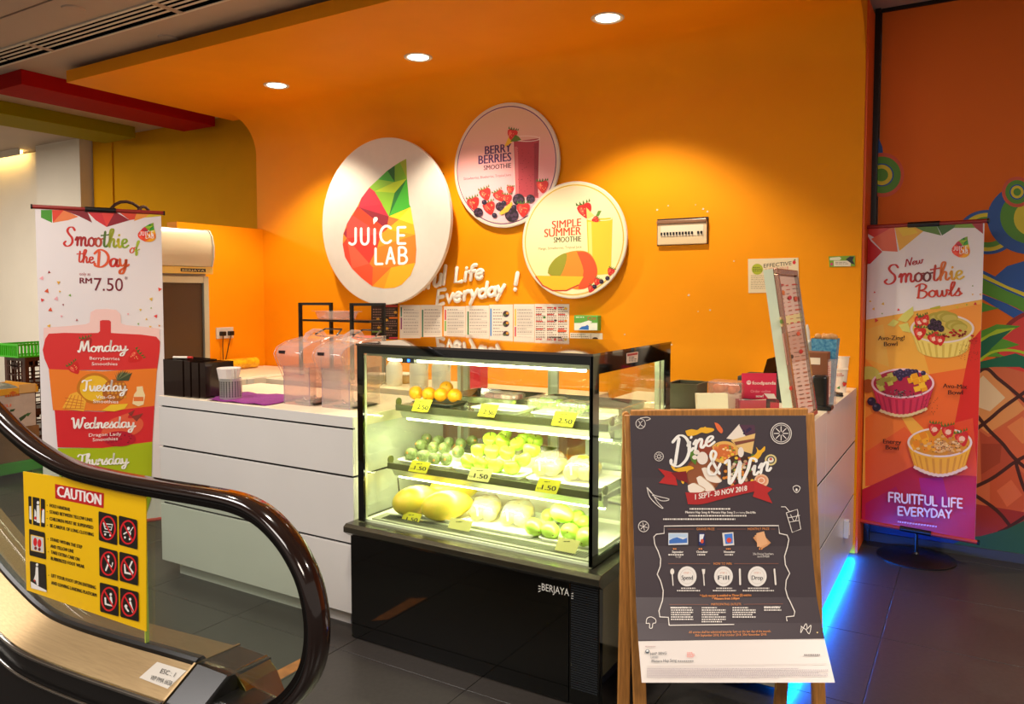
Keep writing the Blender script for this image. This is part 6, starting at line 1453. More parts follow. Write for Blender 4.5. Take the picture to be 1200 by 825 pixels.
rrect([(34.5, 619.5), (53, 624), (54.5, 655.5), (35, 650.5)], BKK); a.poly([(36.8, 626.5), (51.5, 630), (52, 648), (37, 644.5)], (206, 206, 206)); a.line([(36.8, 626.5), (51.5, 630), (52, 648), (37, 644.5), (36.8, 626.5)], .9, YE, cap=False)
a.disc(41.8, 635, 2.3, 5, RR, 16); a.disc(46.8, 636.5, 2.3, 5, RR, 16); a.disc(42.3, 642.3, 1.6, 2, (120, 16, 20), 10); a.disc(46.8, 643.6, 1.6, 2, (120, 16, 20), 10)
rrect([(35.5, 657), (54, 661.5), (55.3, 693.5), (36.3, 688.5)], BKK); a.disc(44, 661.5, 1.5, 1.9, WH, 10); a.poly([(42.5, 664), (45.3, 664.5), (45.6, 675), (45.8, 686), (43.8, 685.5), (42.5, 680), (40, 679.5), (42, 673)], WH); a.poly([(36.5, 681), (46, 687), (55, 691.5), (55.2, 693.8), (37, 689)], WH); a.disc(41.2, 680, .9, 1.4, RR, 8)
cols = ((115.5, 598.2, 21.5), (139.5, 603.5, 22)); 
sym = []
for r_ in range(3):
    for c_ in range(2):
        x0 = 116 + c_ * 23.8 + r_ * .9; y0 = 598.8 + c_ * 5.0 + r_ * (41.6 + c_ * .6)
        w_, h_ = 21.5, 34.2; sk = 5.3
        rrect([(x0, y0), (x0 + w_, y0 + sk), (x0 + w_ + .4, y0 + sk + h_ + .6), (x0 + .4, y0 + h_)], BKK)
        cx, cy = x0 + w_ / 2 + .2, y0 + h_ / 2 + sk / 2
        sym.append((cx, cy))
        k = r_ * 2 + c_
        if k == 0: a.line([(cx - 5, cy - 6), (cx - 3, cy + 1), (cx + 4, cy + 2.5), (cx + 5.5, cy - 4), (cx - 4, cy - 5)], 1.3, WH); a.line([(cx - 3, cy - 2), (cx + 4, cy - 1)], .8, WH); a.line([(cx - 4.5, cy + 4), (cx + 4, cy + 5.5)], 1, WH); a.disc(cx - 3, cy + 7.5, 1.2, 1.5, WH, 8); a.disc(cx + 3, cy + 8.5, 1.2, 1.5, WH, 8)
        elif k == 1: a.disc(cx + .5, cy - 4.5, 1.7, 2, WH, 10); a.line([(cx - 5, cy + 2), (cx, cy - 1), (cx + 3, cy + 1), (cx + 2, cy + 5)], 1.6, WH); a.line([(cx + 2, cy), (cx + 6, cy - 6)], 1, WH); a.disc(cx - 3.5, cy + 6, 1.2, 1.4, WH, 8); a.disc(cx + 2, cy + 8, 1.2, 1.4, WH, 8)
        elif k == 2: a.disc(cx, cy - 8, 1.4, 1.8, WH, 10); a.line([(cx, cy - 5), (cx - .5, cy + 1), (cx - 3, cy + 8)], 2, WH); a.line([(cx, cy), (cx + 4, cy + 4), (cx + 5, cy - 1)], 1.4, WH)
        elif k == 3: a.poly([(cx - 5.5, cy - 5), (cx - 4, cy - 5), (cx - 3, cy + 4), (cx + 5, cy + 6), (cx + 5, cy + 8), (cx - 5, cy + 6)], WH); a.line([(cx + 4, cy - 8), (cx + 1, cy - 1), (cx + 5, cy + 5)], 2, WH)
        elif k == 4: a.poly([(cx - 5.5, cy - 2), (cx - 3.5, cy - 2), (cx - 3, cy + 5), (cx + 5, cy + 7.5), (cx + 5, cy + 9), (cx - 5, cy + 6.5)], WH); a.disc(cx + 2, cy - 5.5, 1.5, 1.8, WH, 10); a.line([(cx + 2, cy - 2.5), (cx + 3, cy + 5)], 2.6, WH)
        else: a.disc(cx + 1, cy - 6, 1.5, 1.8, WH, 10); a.line([(cx + 1, cy - 3), (cx + 2.5, cy + 3), (cx + 4.5, cy + 9)], 2.4, WH); a.disc(cx - 4, cy + 2, 1.8, 2, WH, 10); a.line([(cx - 4, cy + 4), (cx - 1, cy + 8)], 2, WH)
        a.ring(cx, cy, 8.6, 13.4, 1.9, RR, 36); a.line([(cx - 5.6, cy - 10.2), (cx + 5.6, cy + 10.2)], 1.7, RR, cap=False)
a.build('caution_print', ct)
# orange tape on the floor beside the newel
p = [hit(x, y, 'z', .0004) for x, y in ((303, 797), (372, 762), (372, 772), (306, 809))]
op_ = MB().add([tuple(q) for q in p] + [(q.x, q.y, .0012) for q in p], [(0, 1, 2, 3), (4, 7, 6, 5), (0, 4, 5, 1), (1, 5, 6, 2), (2, 6, 7, 3), (3, 7, 4, 0)]).build('floor_tape', mat('brown_orange_tape', (196, 118, 54), .5, noise=.4, scale=30))
tag(op_, 'strip of worn orange brown tape on the dark floor', 'tape')

# ------------------------------------------------------------------ things on the left counter
CT = .9005
og = thing('counter_organiser', 'two black side by side napkin boxes at the left counter end', 'organiser', (-3.3, 2.45, CT))
p0 = hit(186.5, 463, 'z', CT); 
M_bb = mat('dark_brown_acrylic', (34, 22, 18), .14, coat=.3)
def obox(x0, x1, y0, y1, h, nm):
    mb = MB(); w_ = .004
    mb.box((x0, y0, CT), (x1, y0 + w_, CT + h)).box((x0, y1 - w_, CT), (x1, y1, CT + h)).box((x0, y0 + w_, CT), (x0 + w_, y1 - w_, CT + h)).box((x1 - w_, y0 + w_, CT), (x1, y1 - w_, CT + h)).box((x0 + w_, y0 + w_, CT), (x1 - w_, y1 - w_, CT + .006))
    return BW(mb, nm, M_bb, og)
obox(-3.455, -3.305, 2.37, 2.53, .180, 'box'); obox(-3.300, -3.255, 2.375, 2.53, .178, 'divider_box'); obox(-3.25, -3.20, 2.38, 2.54, .172, 'divider_box'); obox(-3.195, -3.155, 2.385, 2.55, .172, 'divider_box')
t = thing('marker_pen', 'red and white marker lying across the black organiser', 'pen', (-3.40, 2.45, CT + .186)); A_ = (-3.43, 2.41, CT + .187); B_ = (-3.36, 2.44, CT + .187)
BW(MB().tube([A_, B_], .006, 10), 'barrel', M_white, t); BW(MB().tube([B_, (-3.335, 2.45, CT + .187)], .006, 10), 'cap', mat('red_cap', (190, 40, 30), .4), t)
cn = hit(264.5, 469, 'z', CT); cn = (cn.x, cn.y + .03, CT)
t = thing('cutlery_canister', 'perforated steel canister holding straws on left counter', 'canister', cn)
n = 40; vs = []; fs = []
MB().lathe([(0, 0), (.048, 0), (.050, .003), (.050, .100), (.052, .104), (.049, .104), (.047, .1), (.047, .004), (0, .004)], 32, caps=False).build('cup', mat('canister_steel', (200, 198, 192), .42, metal=.55), t, smooth=40)
hl = MB()
for i in range(24):
    for j in range(8):
        a0 = 2 * PI * i / 24; c_, s_ = math.cos(a0), math.sin(a0); z = .020 + j * .0095
        u = Vector((-s_, c_, 0)); ctr = Vector((c_ * .0512, s_ * .0512, z))
        hl.add([ctr + u * dx + Vector((0, 0, dz)) for dx, dz in ((-.0028, -.003), (.0028, -.003), (.0028, .003), (-.0028, .003))], [(0, 1, 2, 3)])
o = hl.build('holes', M_black, t); o['kind'] = 'stuff'
MB().lathe([(.0, .02), (.032, .02), (.055, .150), (.053, .152), (0, .05)], 14, (-.012, 0, 0), caps=False).build('napkin_sleeve', mat('frosted_paper', (226, 214, 206), .5), t)
for k in range(7): MB().tube([(.02 + .01 * math.cos(k), .012 * math.sin(k * 2), .02), (.026 + .020 * math.cos(k * 1.3), .03 * math.sin(k * 2), .155)], .003, 6).build('straw', M_white, t)
# purple cloth
cl = [hit(*p, 'z', CT) for p in ((247, 472), (262, 465), (298, 459.5), (303, 461), (338, 465), (346, 467.5), (322, 474), (300, 477))]
mb = MB(); nx = 14
L0, L1 = cl[0], cl[7]
vs = []; 
g0, g1, g2, g3 = Vector((-3.10, 2.353, CT)), Vector((-2.735, 2.375, CT)), Vector((-2.74, 2.70, CT)), Vector((-3.22, 2.60, CT))
for i in range(nx):
    for j in range(nx):
        u, v = i / (nx - 1), j / (nx - 1); p = g0.lerp(g1, u).lerp(g3.lerp(g2, u), v)
        vs.append((p.x + .01 * math.sin(v * 9) * (1 - v), p.y + .012 * math.sin(u * 11) * v, CT + .003 + .004 * math.sin(u * 17 + v * 5) * math.sin(v * 13 + 1) ** 2 + (.008 if 4 < i < 7 and 8 < j < 12 else 0)))
mb.add(vs, [(i * nx + j, (i + 1) * nx + j, (i + 1) * nx + j + 1, i * nx + j + 1) for i in range(nx - 1) for j in range(nx - 1)])
o = mb.build('cloth', mat('purple_towelling', (128, 34, 120), .9, noise=.3, scale=120, bump=.4), smooth=60); so_ = o.modifiers.new('thick', 'SOLIDIFY'); so_.thickness = .002; so_.offset = 1; o.location.z = .001
tag(o, 'purple towel spread on the left counter', 'cloth')

# clear scoop bins
def bulk_bin(x0):
    t = thing('scoop_bin', '', 'dispenser', (x0, 2.47, CT)); W_ = .165
    prof = [(.02, .085), (-.045, .215), (-.052, .235), (-.035, .262), (.02, .285), (.10, .298), (.17, .308), (.24, .312), (.24, .10), (.16, .07)]
    inn = prof
    k = len(prof); vs = [(0, y, z) for y, z in prof] + [(W_, y, z) for y, z in prof]
    fs = [(i, (i + 1) % k, k + (i + 1) % k, k + i) for i in range(k)] + [tuple(range(k)), tuple(range(2 * k - 1, k - 1, -1))]
    MB().add(vs, fs).build('hopper', G_acry, t, bevel=.012, seg=3, smooth=40)
    for x in (-.002, W_): MB().tube([(x, y, z) for y, z in prof], .003, 6, close=True).build('hopper_rim', G_acry, t, smooth=60)
    MB().tube([(W_ * .5, .05, .288), (W_ * .5, .07, .318), (W_ * .5, .11, .334), (W_ * .5, .155, .330), (W_ * .5, .18, .308)], .010, 10).build('handle', G_acry, t, smooth=60)
    MB().tube([(.012, .19, .312), (.03, .24, .336), (W_ - .03, .24, .336), (W_ - .012, .19, .312)], .004, 8).build('back_grip', M_black, t, smooth=60)
    mb = MB()
    mb.box((0, 0, 0), (.004, .20, .175)).box((W_ - .004, 0, 0), (W_, .20, .175)).box((.004, 0, 0), (W_ - .004, .004, .175)).box((.004, .004, 0), (W_ - .004, .20, .004))
    mb.build('stand', G_acry, t)
    for x in (.002, W_ - .002): MB().tube([(x, .002, .001), (x, .002, .176)], .0016, 6).build('stand_edge', mat('acrylic_edge', (120, 96, 150), .2), t)
    MB().box((.05, .02, .005), (W_ + .012, .17, .012)).build('drip_tray', M_black, t, bevel=.002)
    for yy in (.055, .12): MB().tube([(.07, yy, .030), (.085, yy, .016), (.11, yy, .014), (.125, yy, .024), (.14, yy, .018)], .006, 8).build('steel_scoop', M_chrome, t, smooth=60)
    MB().box((.028, -.0515, .236), (.064, -.046, .250)).xf(Matrix.Rotation(0, 4, 'X')).build('maker_sticker', mat('black_sticker', (40, 22, 24), .4), t)
    return t
b1 = bulk_bin(-2.715); b1['label'] = 'clear acrylic scoop bin, left one of the two on the counter'; b1['group'] = 'clear scoop bins on the left counter'
b2 = copy_tree(b1); b2.location = (-2.485, 2.48, CT); b2['label'] = 'clear acrylic scoop bin, right one next to the display case'

# rack with clear tray on the back counter
rk = thing('counter_rack', 'black open frame rack on the back counter behind scoop bins', 'rack', (-4.05, 4.28, .78))
for xx in (-4.39, -3.87):
    BW(MB().bar((xx, 4.17, .781), (xx, 4.17, 1.335), .022, .022).bar((xx + .18, 4.31, .781), (xx + .18, 4.31, 1.335), .022, .022).bar((xx, 4.17, 1.325), (xx + .18, 4.31, 1.325), .02, .022), 'frame', M_black, rk)
BW(MB().add([(-4.39, 4.165, 1.195), (-3.70, 4.165, 1.195), (-3.68, 4.32, 1.195), (-4.2, 4.32, 1.195), (-4.39, 4.165, 1.21), (-3.70, 4.165, 1.21), (-3.68, 4.32, 1.21), (-4.2, 4.32, 1.21)], [(0, 1, 2, 3), (4, 7, 6, 5), (0, 4, 5, 1), (1, 5, 6, 2), (2, 6, 7, 3), (3, 7, 4, 0)]), 'shelf', M_black, rk)
tr = thing('clear_tray', 'clear plastic tub sitting on the black rack shelf', 'tub', (-4.1, 4.25, 1.211))
mb = MB().lathe([(0, 0), (.17, 0), (.20, .055), (.235, .058), (.235, .062), (.195, .062), (.165, .005), (0, .005)], 4, sx=1.1, sy=.5, caps=False); mb.xf(Matrix.Translation((-4.10, 4.25, 1.2115)) @ Matrix.Rotation(PI / 4 * 0, 4, 'Z')); BW(mb, 'tub', G_acry, tr, bevel=.006)

# yellow roll on the freezer, socket and plugs on the left wall
rl = thing('plastic_roll', 'yellow printed roll lying on the chest freezer lid', 'roll', (-4.97, 4.0, .80))
BW(MB().tube([(-5.02, 3.70, .845), (-5.02, 4.28, .845)], .042, 20), 'roll', mat('yellow_film', (250, 196, 30), .35, noise=0, col2=(206, 140, 20), scale=28), rl, smooth=50)
BW(MB().tube([(-5.02, 4.28, .845), (-5.02, 4.285, .845)], .02, 14), 'core', M_cream, rl)
q0, q1 = hit(252.5, 384, 'x', -5.133), hit(272.5, 396, 'x', -5.133)
sk = thing('double_socket', 'white double socket on the orange left wall', 'socket', (-5.13, (q0.y + q1.y) / 2, q1.z))
BW(MB().box((-5.133, q0.y, q1.z), (-5.120, q1.y, q0.z)), 'plate', M_lam, sk, bevel=.003)
for k, yy in enumerate((q0.y + (q1.y - q0.y) * .28, q0.y + (q1.y - q0.y) * .76)):
    zz = (q0.z + q1.z) / 2
    pg = thing('plug', 'black three pin plug with hanging cable, %s socket' % ('left' if k == 0 else 'right'), 'plug', (-5.12, yy, zz), 0, 'plugs in the double socket')
    BW(MB().box((-5.1195, yy - .022, zz - .022), (-5.085, yy + .022, zz + .014)), 'body', M_black, pg, bevel=.006)
    BW(MB().tube([(-5.10, yy, zz - .02), (-5.098, yy - .008 + k * -.02, zz - .10), (-5.09, yy - .012 - k * .05, zz - .20), (-5.09, yy - .02 - k * .07, .81)], .0035, 6), 'cable', M_black, pg, smooth=60)

# ------------------------------------------------------------------ upright fridge
fr = thing('upright_fridge', 'upright glass door fridge with curved cream header by left wall', 'fridge', (-4.8, 3.1, 0))
YF0, YF1 = 2.72, 3.44
BW(MB().box((-5.12, YF0, 0.05), (-4.52, YF1, 1.835)), 'cabinet', M_lam, fr, bevel=.006)
hp_ = [(-4.52, 1.835), (-4.475, 1.828), (-4.445, 1.79), (-4.430, 1.72), (-4.432, 1.65), (-4.452, 1.585), (-4.52, 1.585)]
BW(MB().prism([(x, z) for x, z in hp_], 'y', YF0 + .01, YF1 - .01), 'header', mat('cream_header', (236, 220, 184), .35), fr, smooth=35)
for yy in (YF0, YF1 - .012): BW(MB().prism([(x + (.006 if x > -4.5 else 0), z + (.004 if z > 1.8 else 0)) for x, z in hp_], 'y', yy, yy + .012), 'header_trim', M_white, fr, bevel=.002)
BW(MB().box((-4.52, YF0, 1.535), (-4.445, YF1, 1.582)), 'name_band', mat('band_yellow', (232, 190, 96), .3), fr, bevel=.002)
BW(MB().box((-4.446, YF1 - .25, 1.548), (-4.443, YF1 - .06, 1.57)), 'name_plate', M_black, fr, bevel=.001)
a = Art(Plane((-4.4428, 0, 0), (0, 1, 0)), .0004); 
yA, yB = YF1 - .24, YF1 - .07
def py3(p):
    d = Vector(p) - O; z = d.dot(FW); return (PX + F * d.dot(RT) / z, PY - F * d.dot(UP) / z)
A2, B2 = py3((-4.443, yA, 1.552)), py3((-4.443, yB, 1.552)); a.text('BERJAYA', A2[0], A2[1], B2[0], B2[1], 2.0, (226, 200, 140)); a.build('name_letters', fr)
dd = BW(MB().box((-4.52, YF0 + .01, .14), (-4.48, YF0 + .05, 1.52)).box((-4.52, YF1 - .05, .14), (-4.48, YF1 - .01, 1.52)).box((-4.52, YF0 + .05, 1.475), (-4.48, YF1 - .05, 1.52)).box((-4.52, YF0 + .05, .14), (-4.48, YF1 - .05, .20)), 'door', M_alu, fr, bevel=.003)
BW(MB().box((-4.51, YF0 + .05, .20), (-4.50, YF1 - .05, 1.475)), 'pane', mat('brown_pane', (84, 56, 34), .28, noise=.1, scale=200), dd)
bg_ = thing('paper_bag', 'bag with dark brown rope handles on top of the fridge', 'bag', (-4.75, 3.05, 1.835))
BW(MB().box((-4.95, 2.80, 1.835), (-4.60, 3.12, 1.87)), 'body', mat('brown_bag', (90, 52, 28), .7), bg_, bevel=.008)
def loop(y0, y1, x, h): return [(x, y0 + (y1 - y0) * (.5 - .5 * math.cos(PI * k / 10)), 1.865 + h * math.sin(PI * k / 10)) for k in range(11)]
rope = mat('rope_brown', (70, 34, 22), .7, noise=.4, scale=200)
BW(MB().tube(loop(2.86, 3.12, -4.70, .13), .010, 8), 'rope_handle', rope, bg_, smooth=60); BW(MB().tube(loop(3.00, 3.11, -4.62, .10), .010, 8), 'rope_handle', rope, bg_, smooth=60)

# ------------------------------------------------------------------ cartons and crates at far left
XF = -6.2
def fx_(px, py): return hit(px, py, 'x', XF)
yR = fx_(46, 500).y; yL = fx_(-30, 500).y
gtb = thing('green_pallet', 'low green plastic pallet under the fruit cartons', 'pallet', (XF - .3, (yL + yR) / 2, 0))
zp1 = fx_(30, 539).z; zp0 = fx_(30, 552).z
M_gp = mat('green_plastic', (46, 150, 30), .4)
BW(MB().box((XF - .6, yL, zp0), (XF + .02, yR + .06, zp1)), 'deck', M_gp, gtb, bevel=.006)
for yy in (yL + .05, yR - .02):
    for xx in (XF - .55, XF - .05): BW(MB().box((xx - .04, yy - .04, 0), (xx + .04, yy + .04, zp0)), 'foot', M_gp, gtb)
zc1 = fx_(30, 500).z; zc2 = fx_(30, 461).z; zc3 = fx_(30, 449).z
cb1 = thing('cardboard_box', 'brown cardboard box, lowest in the stack on the green pallet', 'box', (XF - .3, yR - .2, zp1), 0, 'cartons stacked on the green pallet')
BW(MB().box((XF - .5, yL, zp1), (XF, yR, zc1)), 'carton', mat('brown_cardboard', (126, 84, 44), .8, noise=.15, scale=30), cb1, bevel=.003)
cb2 = thing('cardboard_box', 'pale printed carton in the middle of the stack', 'box', (XF - .3, yR - .2, zc1), 0, 'cartons stacked on the green pallet')
BW(MB().box((XF - .48, yL, zc1 + .001), (XF - .004, yR - .02, zc2)), 'carton', mat('pale_cardboard', (186, 164, 148), .7, noise=.1, scale=20), cb2, bevel=.003)
a = Art(Plane((XF - .004, 0, 0), (0, 1, 0)), .0006); a.text('ru', 2, 478, 13, 476.5, 5, (214, 110, 80), bold=.5); a.poly([(12, 480), (18, 479), (16, 482), (11, 483)], (40, 70, 30)); a.poly([(22, 490), (34, 483), (29, 490), (24, 494)], (34, 60, 30)); a.poly([(28, 486), (37, 483), (33, 488)], (50, 90, 40)); a.build('carton_print', cb2)
cb3 = thing('fruit_carton', 'open yellow fruit carton on top of the stack', 'box', (XF - .3, yR - .2, zc2), 0, 'cartons stacked on the green pallet')
M_yc = mat('yellow_cardboard', (214, 150, 30), .7, noise=.1, scale=20); zt_ = fx_(20, 454).z
BW(MB().box((XF - .48, yL, zc2 + .001), (XF - .0, yR, zc2 + .008)).box((XF - .012, yL, zc2 + .008), (XF, yR - .0, zt_ - .004)).box((XF - .48, yL, zc2 + .008), (XF - .47, yR, zt_)).box((XF - .47, yR - .012, zc2 + .008), (XF - .012, yR, zt_ + .01)), 'tray', M_yc, cb3)
BW(MB().box((XF, yR - .14, zc2 + .004), (XF + .006, yR - .02, zt_ + .02)), 'corner_flap', mat('tan_card', (206, 160, 96), .7), cb3, bevel=.004)
a = Art(Plane((XF, 0, 0), (0, 1, 0)), .0008); a.poly([(10, 461), (15, 458), (20, 460), (15, 462)], (190, 90, 20)); a.micro(6, 462, 24, 466, 1, (190, 90, 20), .7, (2, 5), sk=-.12)
a.build('carton_print', cb3)
pb_ = thing('plastic_bag', 'crumpled clear grey bag inside the open yellow carton', 'bag', (XF - .2, yR - .25, zc2 + .01))
mb = MB(); nn = 12; vs = []
for i in range(nn):
    for j in range(nn): u, v = i / (nn - 1), j / (nn - 1); vs.append((XF - .44 + .40 * u, yL + .05 + (yR - yL - .12) * v, zc2 + .012 + (zt_ - zc2 + .02) * math.sin(PI * u) ** .5 * (math.sin(PI * v) ** .3) * random.uniform(.8, 1.05)))
mb.add(vs, [(i * nn + j, (i + 1) * nn + j, (i + 1) * nn + j + 1, i * nn + j + 1) for i in range(nn - 1) for j in range(nn - 1)]); BW(mb, 'film', mat('grey_film', (120, 122, 112), .3), pb_)
# brown lattice crates behind with a green basket on top
M_br = mat('brown_plastic', (66, 26, 16), .4)
XC = -6.55
def cx(px, py): return hit(px, py, 'x', XC)
y0c, y1c = cx(30, 450).y, cx(30, 450).y + .42
zts = [cx(36, 419).z, cx(36, 450).z, cx(36, 485).z, cx(36, 520).z]
zts = [zts[0]] + [zts[0] * (3 - k) / 4 for k in range(3)] + [0.0]
zts = [zts[0] - zts[0] * k / 4 for k in range(5)]
def crate(z0, z1, lb):
    t = thing('lattice_crate', lb, 'crate', (XC - .15, (y0c + y1c) / 2, z0), 0, 'brown lattice crates stacked behind the cartons')
    X0 = XC - .32; wl_ = .012; z0 += .002
    def wall(fixed, a0, a1, ax):
        mb = MB()
        def B(u0, u1, w0, w1): 
            if ax == 'x': mb.box((fixed, u0, w0), (fixed + wl_, u1, w1))
            else: mb.box((u0, fixed, w0), (u1, fixed + wl_, w1))
        h = z1 - z0
        B(a0, a1, z0, z0 + .02); B(a0, a1, z1 - .03, z1); B(a0, a0 + .03, z0 + .02, z1 - .03); B(a1 - .03, a1, z0 + .02, z1 - .03)
        n_ = 6
        for k in range(1, n_): u = a0 + (a1 - a0) * k / n_; B(u - .006, u + .006, z0 + .02, z1 - .03)
        for k in (1, 2): w_ = z0 + h * k / 3; B(a0 + .03, a1 - .03, w_ - .005, w_ + .005)
        m_ = (a0 + a1) / 2; B(m_ - .05, m_ + .05, z0 + h * .55, z0 + h * .8)
        return mb
    BW(wall(XC - wl_, y0c, y1c, 'x'), 'lattice_side', M_br, t); BW(wall(X0, y0c, y1c, 'x'), 'lattice_side', M_br, t)
    BW(wall(y0c, X0 + .013, XC - .013, 'y'), 'lattice_side', M_br, t); BW(wall(y1c - wl_, X0 + .013, XC - .013, 'y'), 'lattice_side', M_br, t)
    BW(MB().box((X0 + .013, y0c + .013, z0), (XC - .013, y1c - .013, z0 + .008)), 'base', M_br, t)
for k in range(4): crate(zts[k + 1], zts[k], 'brown lattice plastic crate, %s of the stack behind the cartons' % ('topmost', 'second from the top', 'third from the top', 'lowest')[k])
gb_ = thing('green_basket', 'bright green plastic basket on top of the brown crates', 'basket', (XC - .1, y0c + .15, zts[0]))
zb1 = cx(30, 403).z; yb0 = cx(21, 410).y
M_gb = mat('bright_green_plastic', (60, 190, 20), .35)
for nm_, args in (('side', ((XC - .01, yb0, zts[0] + .003), (XC, yb0 + .45, zb1))), ('side', ((XC - .30, yb0, zts[0] + .003), (XC - .29, yb0 + .45, zb1))), ('end', ((XC - .29, yb0, zts[0] + .003), (XC - .01, yb0 + .01, zb1))), ('end', ((XC - .29, yb0 + .44, zts[0] + .003), (XC - .01, yb0 + .45, zb1)))):
    (x0, y0, z0), (x1, y1, z1) = args; mb = MB().box((x0, y0, z1 - .015), (x1, y1, z1)).box((x0, y0, z0), (x1, y1, z0 + .012))
    n_ = 16 if nm_ == 'side' else 9
    for k in range(n_ + 1):
        if nm_ == 'side': u = y0 + (y1 - y0 - .009) * k / n_; mb.box((x0, u, z0 + .012), (x1, u + .009, z1 - .015))
        else: u = x0 + (x1 - x0 - .009) * k / n_; mb.box((u, y0, z0 + .012), (u + .009, y1, z1 - .015))
    BW(mb, nm_ + '_grid', M_gb, gb_)
BW(MB().box((XC - .29, yb0 + .01, zts[0] + .003), (XC - .01, yb0 + .44, zts[0] + .008)), 'base', M_gb, gb_)

# ------------------------------------------------------------------ right counter
# return of the counter behind the case
c5 = thing('return_counter', 'short white counter return tucked behind the display case', 'counter', (-1.25, 3.5, 0))
BW(MB().box((-1.50, 3.13, 0), (-1.032, 3.75, .855)), 'body', M_lam, c5); BW(MB().box((-1.50, 3.12, .8555), (-1.030, 3.75, .90)), 'worktop', M_cream, c5, bevel=.002)
M_gbx = mat('olive_grey_plastic', (84, 80, 62), .5)
q = hit(782, 478, 'z', CT); x0, y0 = q.x, q.y; x1 = hit(818, 480, 'z', CT).x
t = thing('storage_box', 'open dark olive plastic box beside the case', 'box', ((x0 + x1) / 2, y0 + .07, CT)); h = .105
BW(MB().box((x0, y0, CT), (x1, y0 + .004, CT + h)).box((x0, y0 + .15, CT), (x1, y0 + .154, CT + h)).box((x0, y0 + .004, CT), (x0 + .004, y0 + .15, CT + h)).box((x1 - .004, y0 + .004, CT), (x1, y0 + .15, CT + h)).box((x0 + .004, y0 + .004, CT), (x1 - .004, y0 + .15, CT + .004)), 'tub', M_gbx, t)
BW(MB().box((x0 - .003, y0 - .003, CT + h), (x1 + .003, y0 + .005, CT + h + .006)).box((x0 - .003, y0 + .149, CT + h), (x1 + .003, y0 + .157, CT + h + .006)).box((x0 - .003, y0 + .005, CT + h), (x0 + .005, y0 + .149, CT + h + .006)).box((x1 - .005, y0 + .005, CT + h), (x1 + .003, y0 + .149, CT + h + .006)), 'rim', M_gbx, t)
def card_stand(px0, py0, px1, py1, name, lb, m_, cat_, th=.006, lean=.02, zoff=0.0, dy=0.0):
    c = hit((px0 + px1) / 2, py1, 'z', CT + zoff); dpt = (c - O).dot(FW)
    A_, B_ = depth(px0, py1, dpt), depth(px1, py1, dpt); hgt = (py1 - py0) / F * dpt
    t = thing(name, lb, cat_, (c.x, c.y, CT)); f3 = fd * lean
    z0 = CT + zoff
    A_.z = B_.z = z0 + .001
    vs = [A_, B_, B_ + f3 + Vector((0, 0, hgt)), A_ + f3 + Vector((0, 0, hgt))]
    BW(MB().add(vs + [v + fd * th for v in vs], [(0, 1, 2, 3), (4, 7, 6, 5), (0, 4, 5, 1), (1, 5, 6, 2), (2, 6, 7, 3), (3, 7, 4, 0)]), 'card', m_, t)
    return t, Plane(A_, (B_ - A_), (f3 + Vector((0, 0, hgt)))), dpt
t, P, d_ = card_stand(817.5, 462.5, 854, 486.5, 'paper_pad', 'blank cream card standing in front of a clear tub', mat('cream_card', (240, 232, 200), .6), 'card', th=.03)
q = hit(843, 484, 'z', CT); q = Vector((q.x + .0, q.y + .07, CT))
t = thing('clear_container', 'clear plastic tub with orange contents behind the cream card', 'tub', (q.x, q.y, CT))
MB().box((-.075, 0, .001), (.075, .11, .125)).build('tub', G_acry, t, bevel=.012, seg=3); MB().tube([(-.07, 0, .12), (.07, 0, .12), (.075, .11, .12), (-.075, .11, .12)], .003, 6, close=True).build('rim', G_acry, t)
for k in range(9): MB().lathe(sphere_prof(.018, k=6), 8, (random.uniform(-.045, .045), random.uniform(.03, .08), .085 + random.uniform(0, .012)), caps=False).build('orange_piece', mat('orange_pieces', (232, 132, 50), .5), t, smooth=60)
MB().box((-.06, .02, .002), (.06, .09, .07)).build('paper_filling', M_white, t)
# pink card and holder
M_pk = mat('magenta_card', (216, 26, 84), .4)
t, P, d_ = card_stand(869, 437.5, 909.5, 468, 'delivery_card', 'magenta delivery advert card with white lettering on the right counter', M_pk, 'card', th=.003, lean=.0, zoff=.05)
a = Art(P, .0006); a.disc(877.5, 448.3, 2.7, 2.6, (246, 226, 230), 16); a.disc(876.6, 447.8, .7, .9, (216, 26, 84), 8); a.disc(878.6, 447.8, .7, .9, (216, 26, 84), 8); a.text('foodpanda', 881.5, 450.6, 909, 450.6, 4.0, (250, 236, 238), bold=.3); a.text('Order online', 879.5, 460, 903, 460, 3.2, (244, 170, 190)); a.text('now!', 886, 465.6, 894.5, 465.6, 3.2, (250, 240, 244), bold=.3)
a.poly([(895, 461), (907, 461.5), (910, 467.5), (900, 467)], (250, 246, 246)); a.build('card_print', t)
hq = hit(889, 484, 'z', CT); h0 = depth(865, 484, (hq - O).dot(FW)); h1 = depth(913, 484, (hq - O).dot(FW)); h0.z = h1.z = CT
t = thing('leaflet_holder', 'transparent pink leaflet holder below the magenta card', 'holder', tuple(hq)); uH = (h1 - h0).normalized()
G_pk = glass('pink_acrylic', (226, 90, 140), haze=.05)
vs = [h0, h1, h1 + fd * .045, h0 + fd * .045]
BW(MB().add(vs + [v + Vector((0, 0, .055)) for v in vs], [(0, 3, 2, 1), (0, 1, 5, 4), (1, 2, 6, 5), (2, 3, 7, 6), (3, 0, 4, 7)]), 'pocket', G_pk, t)
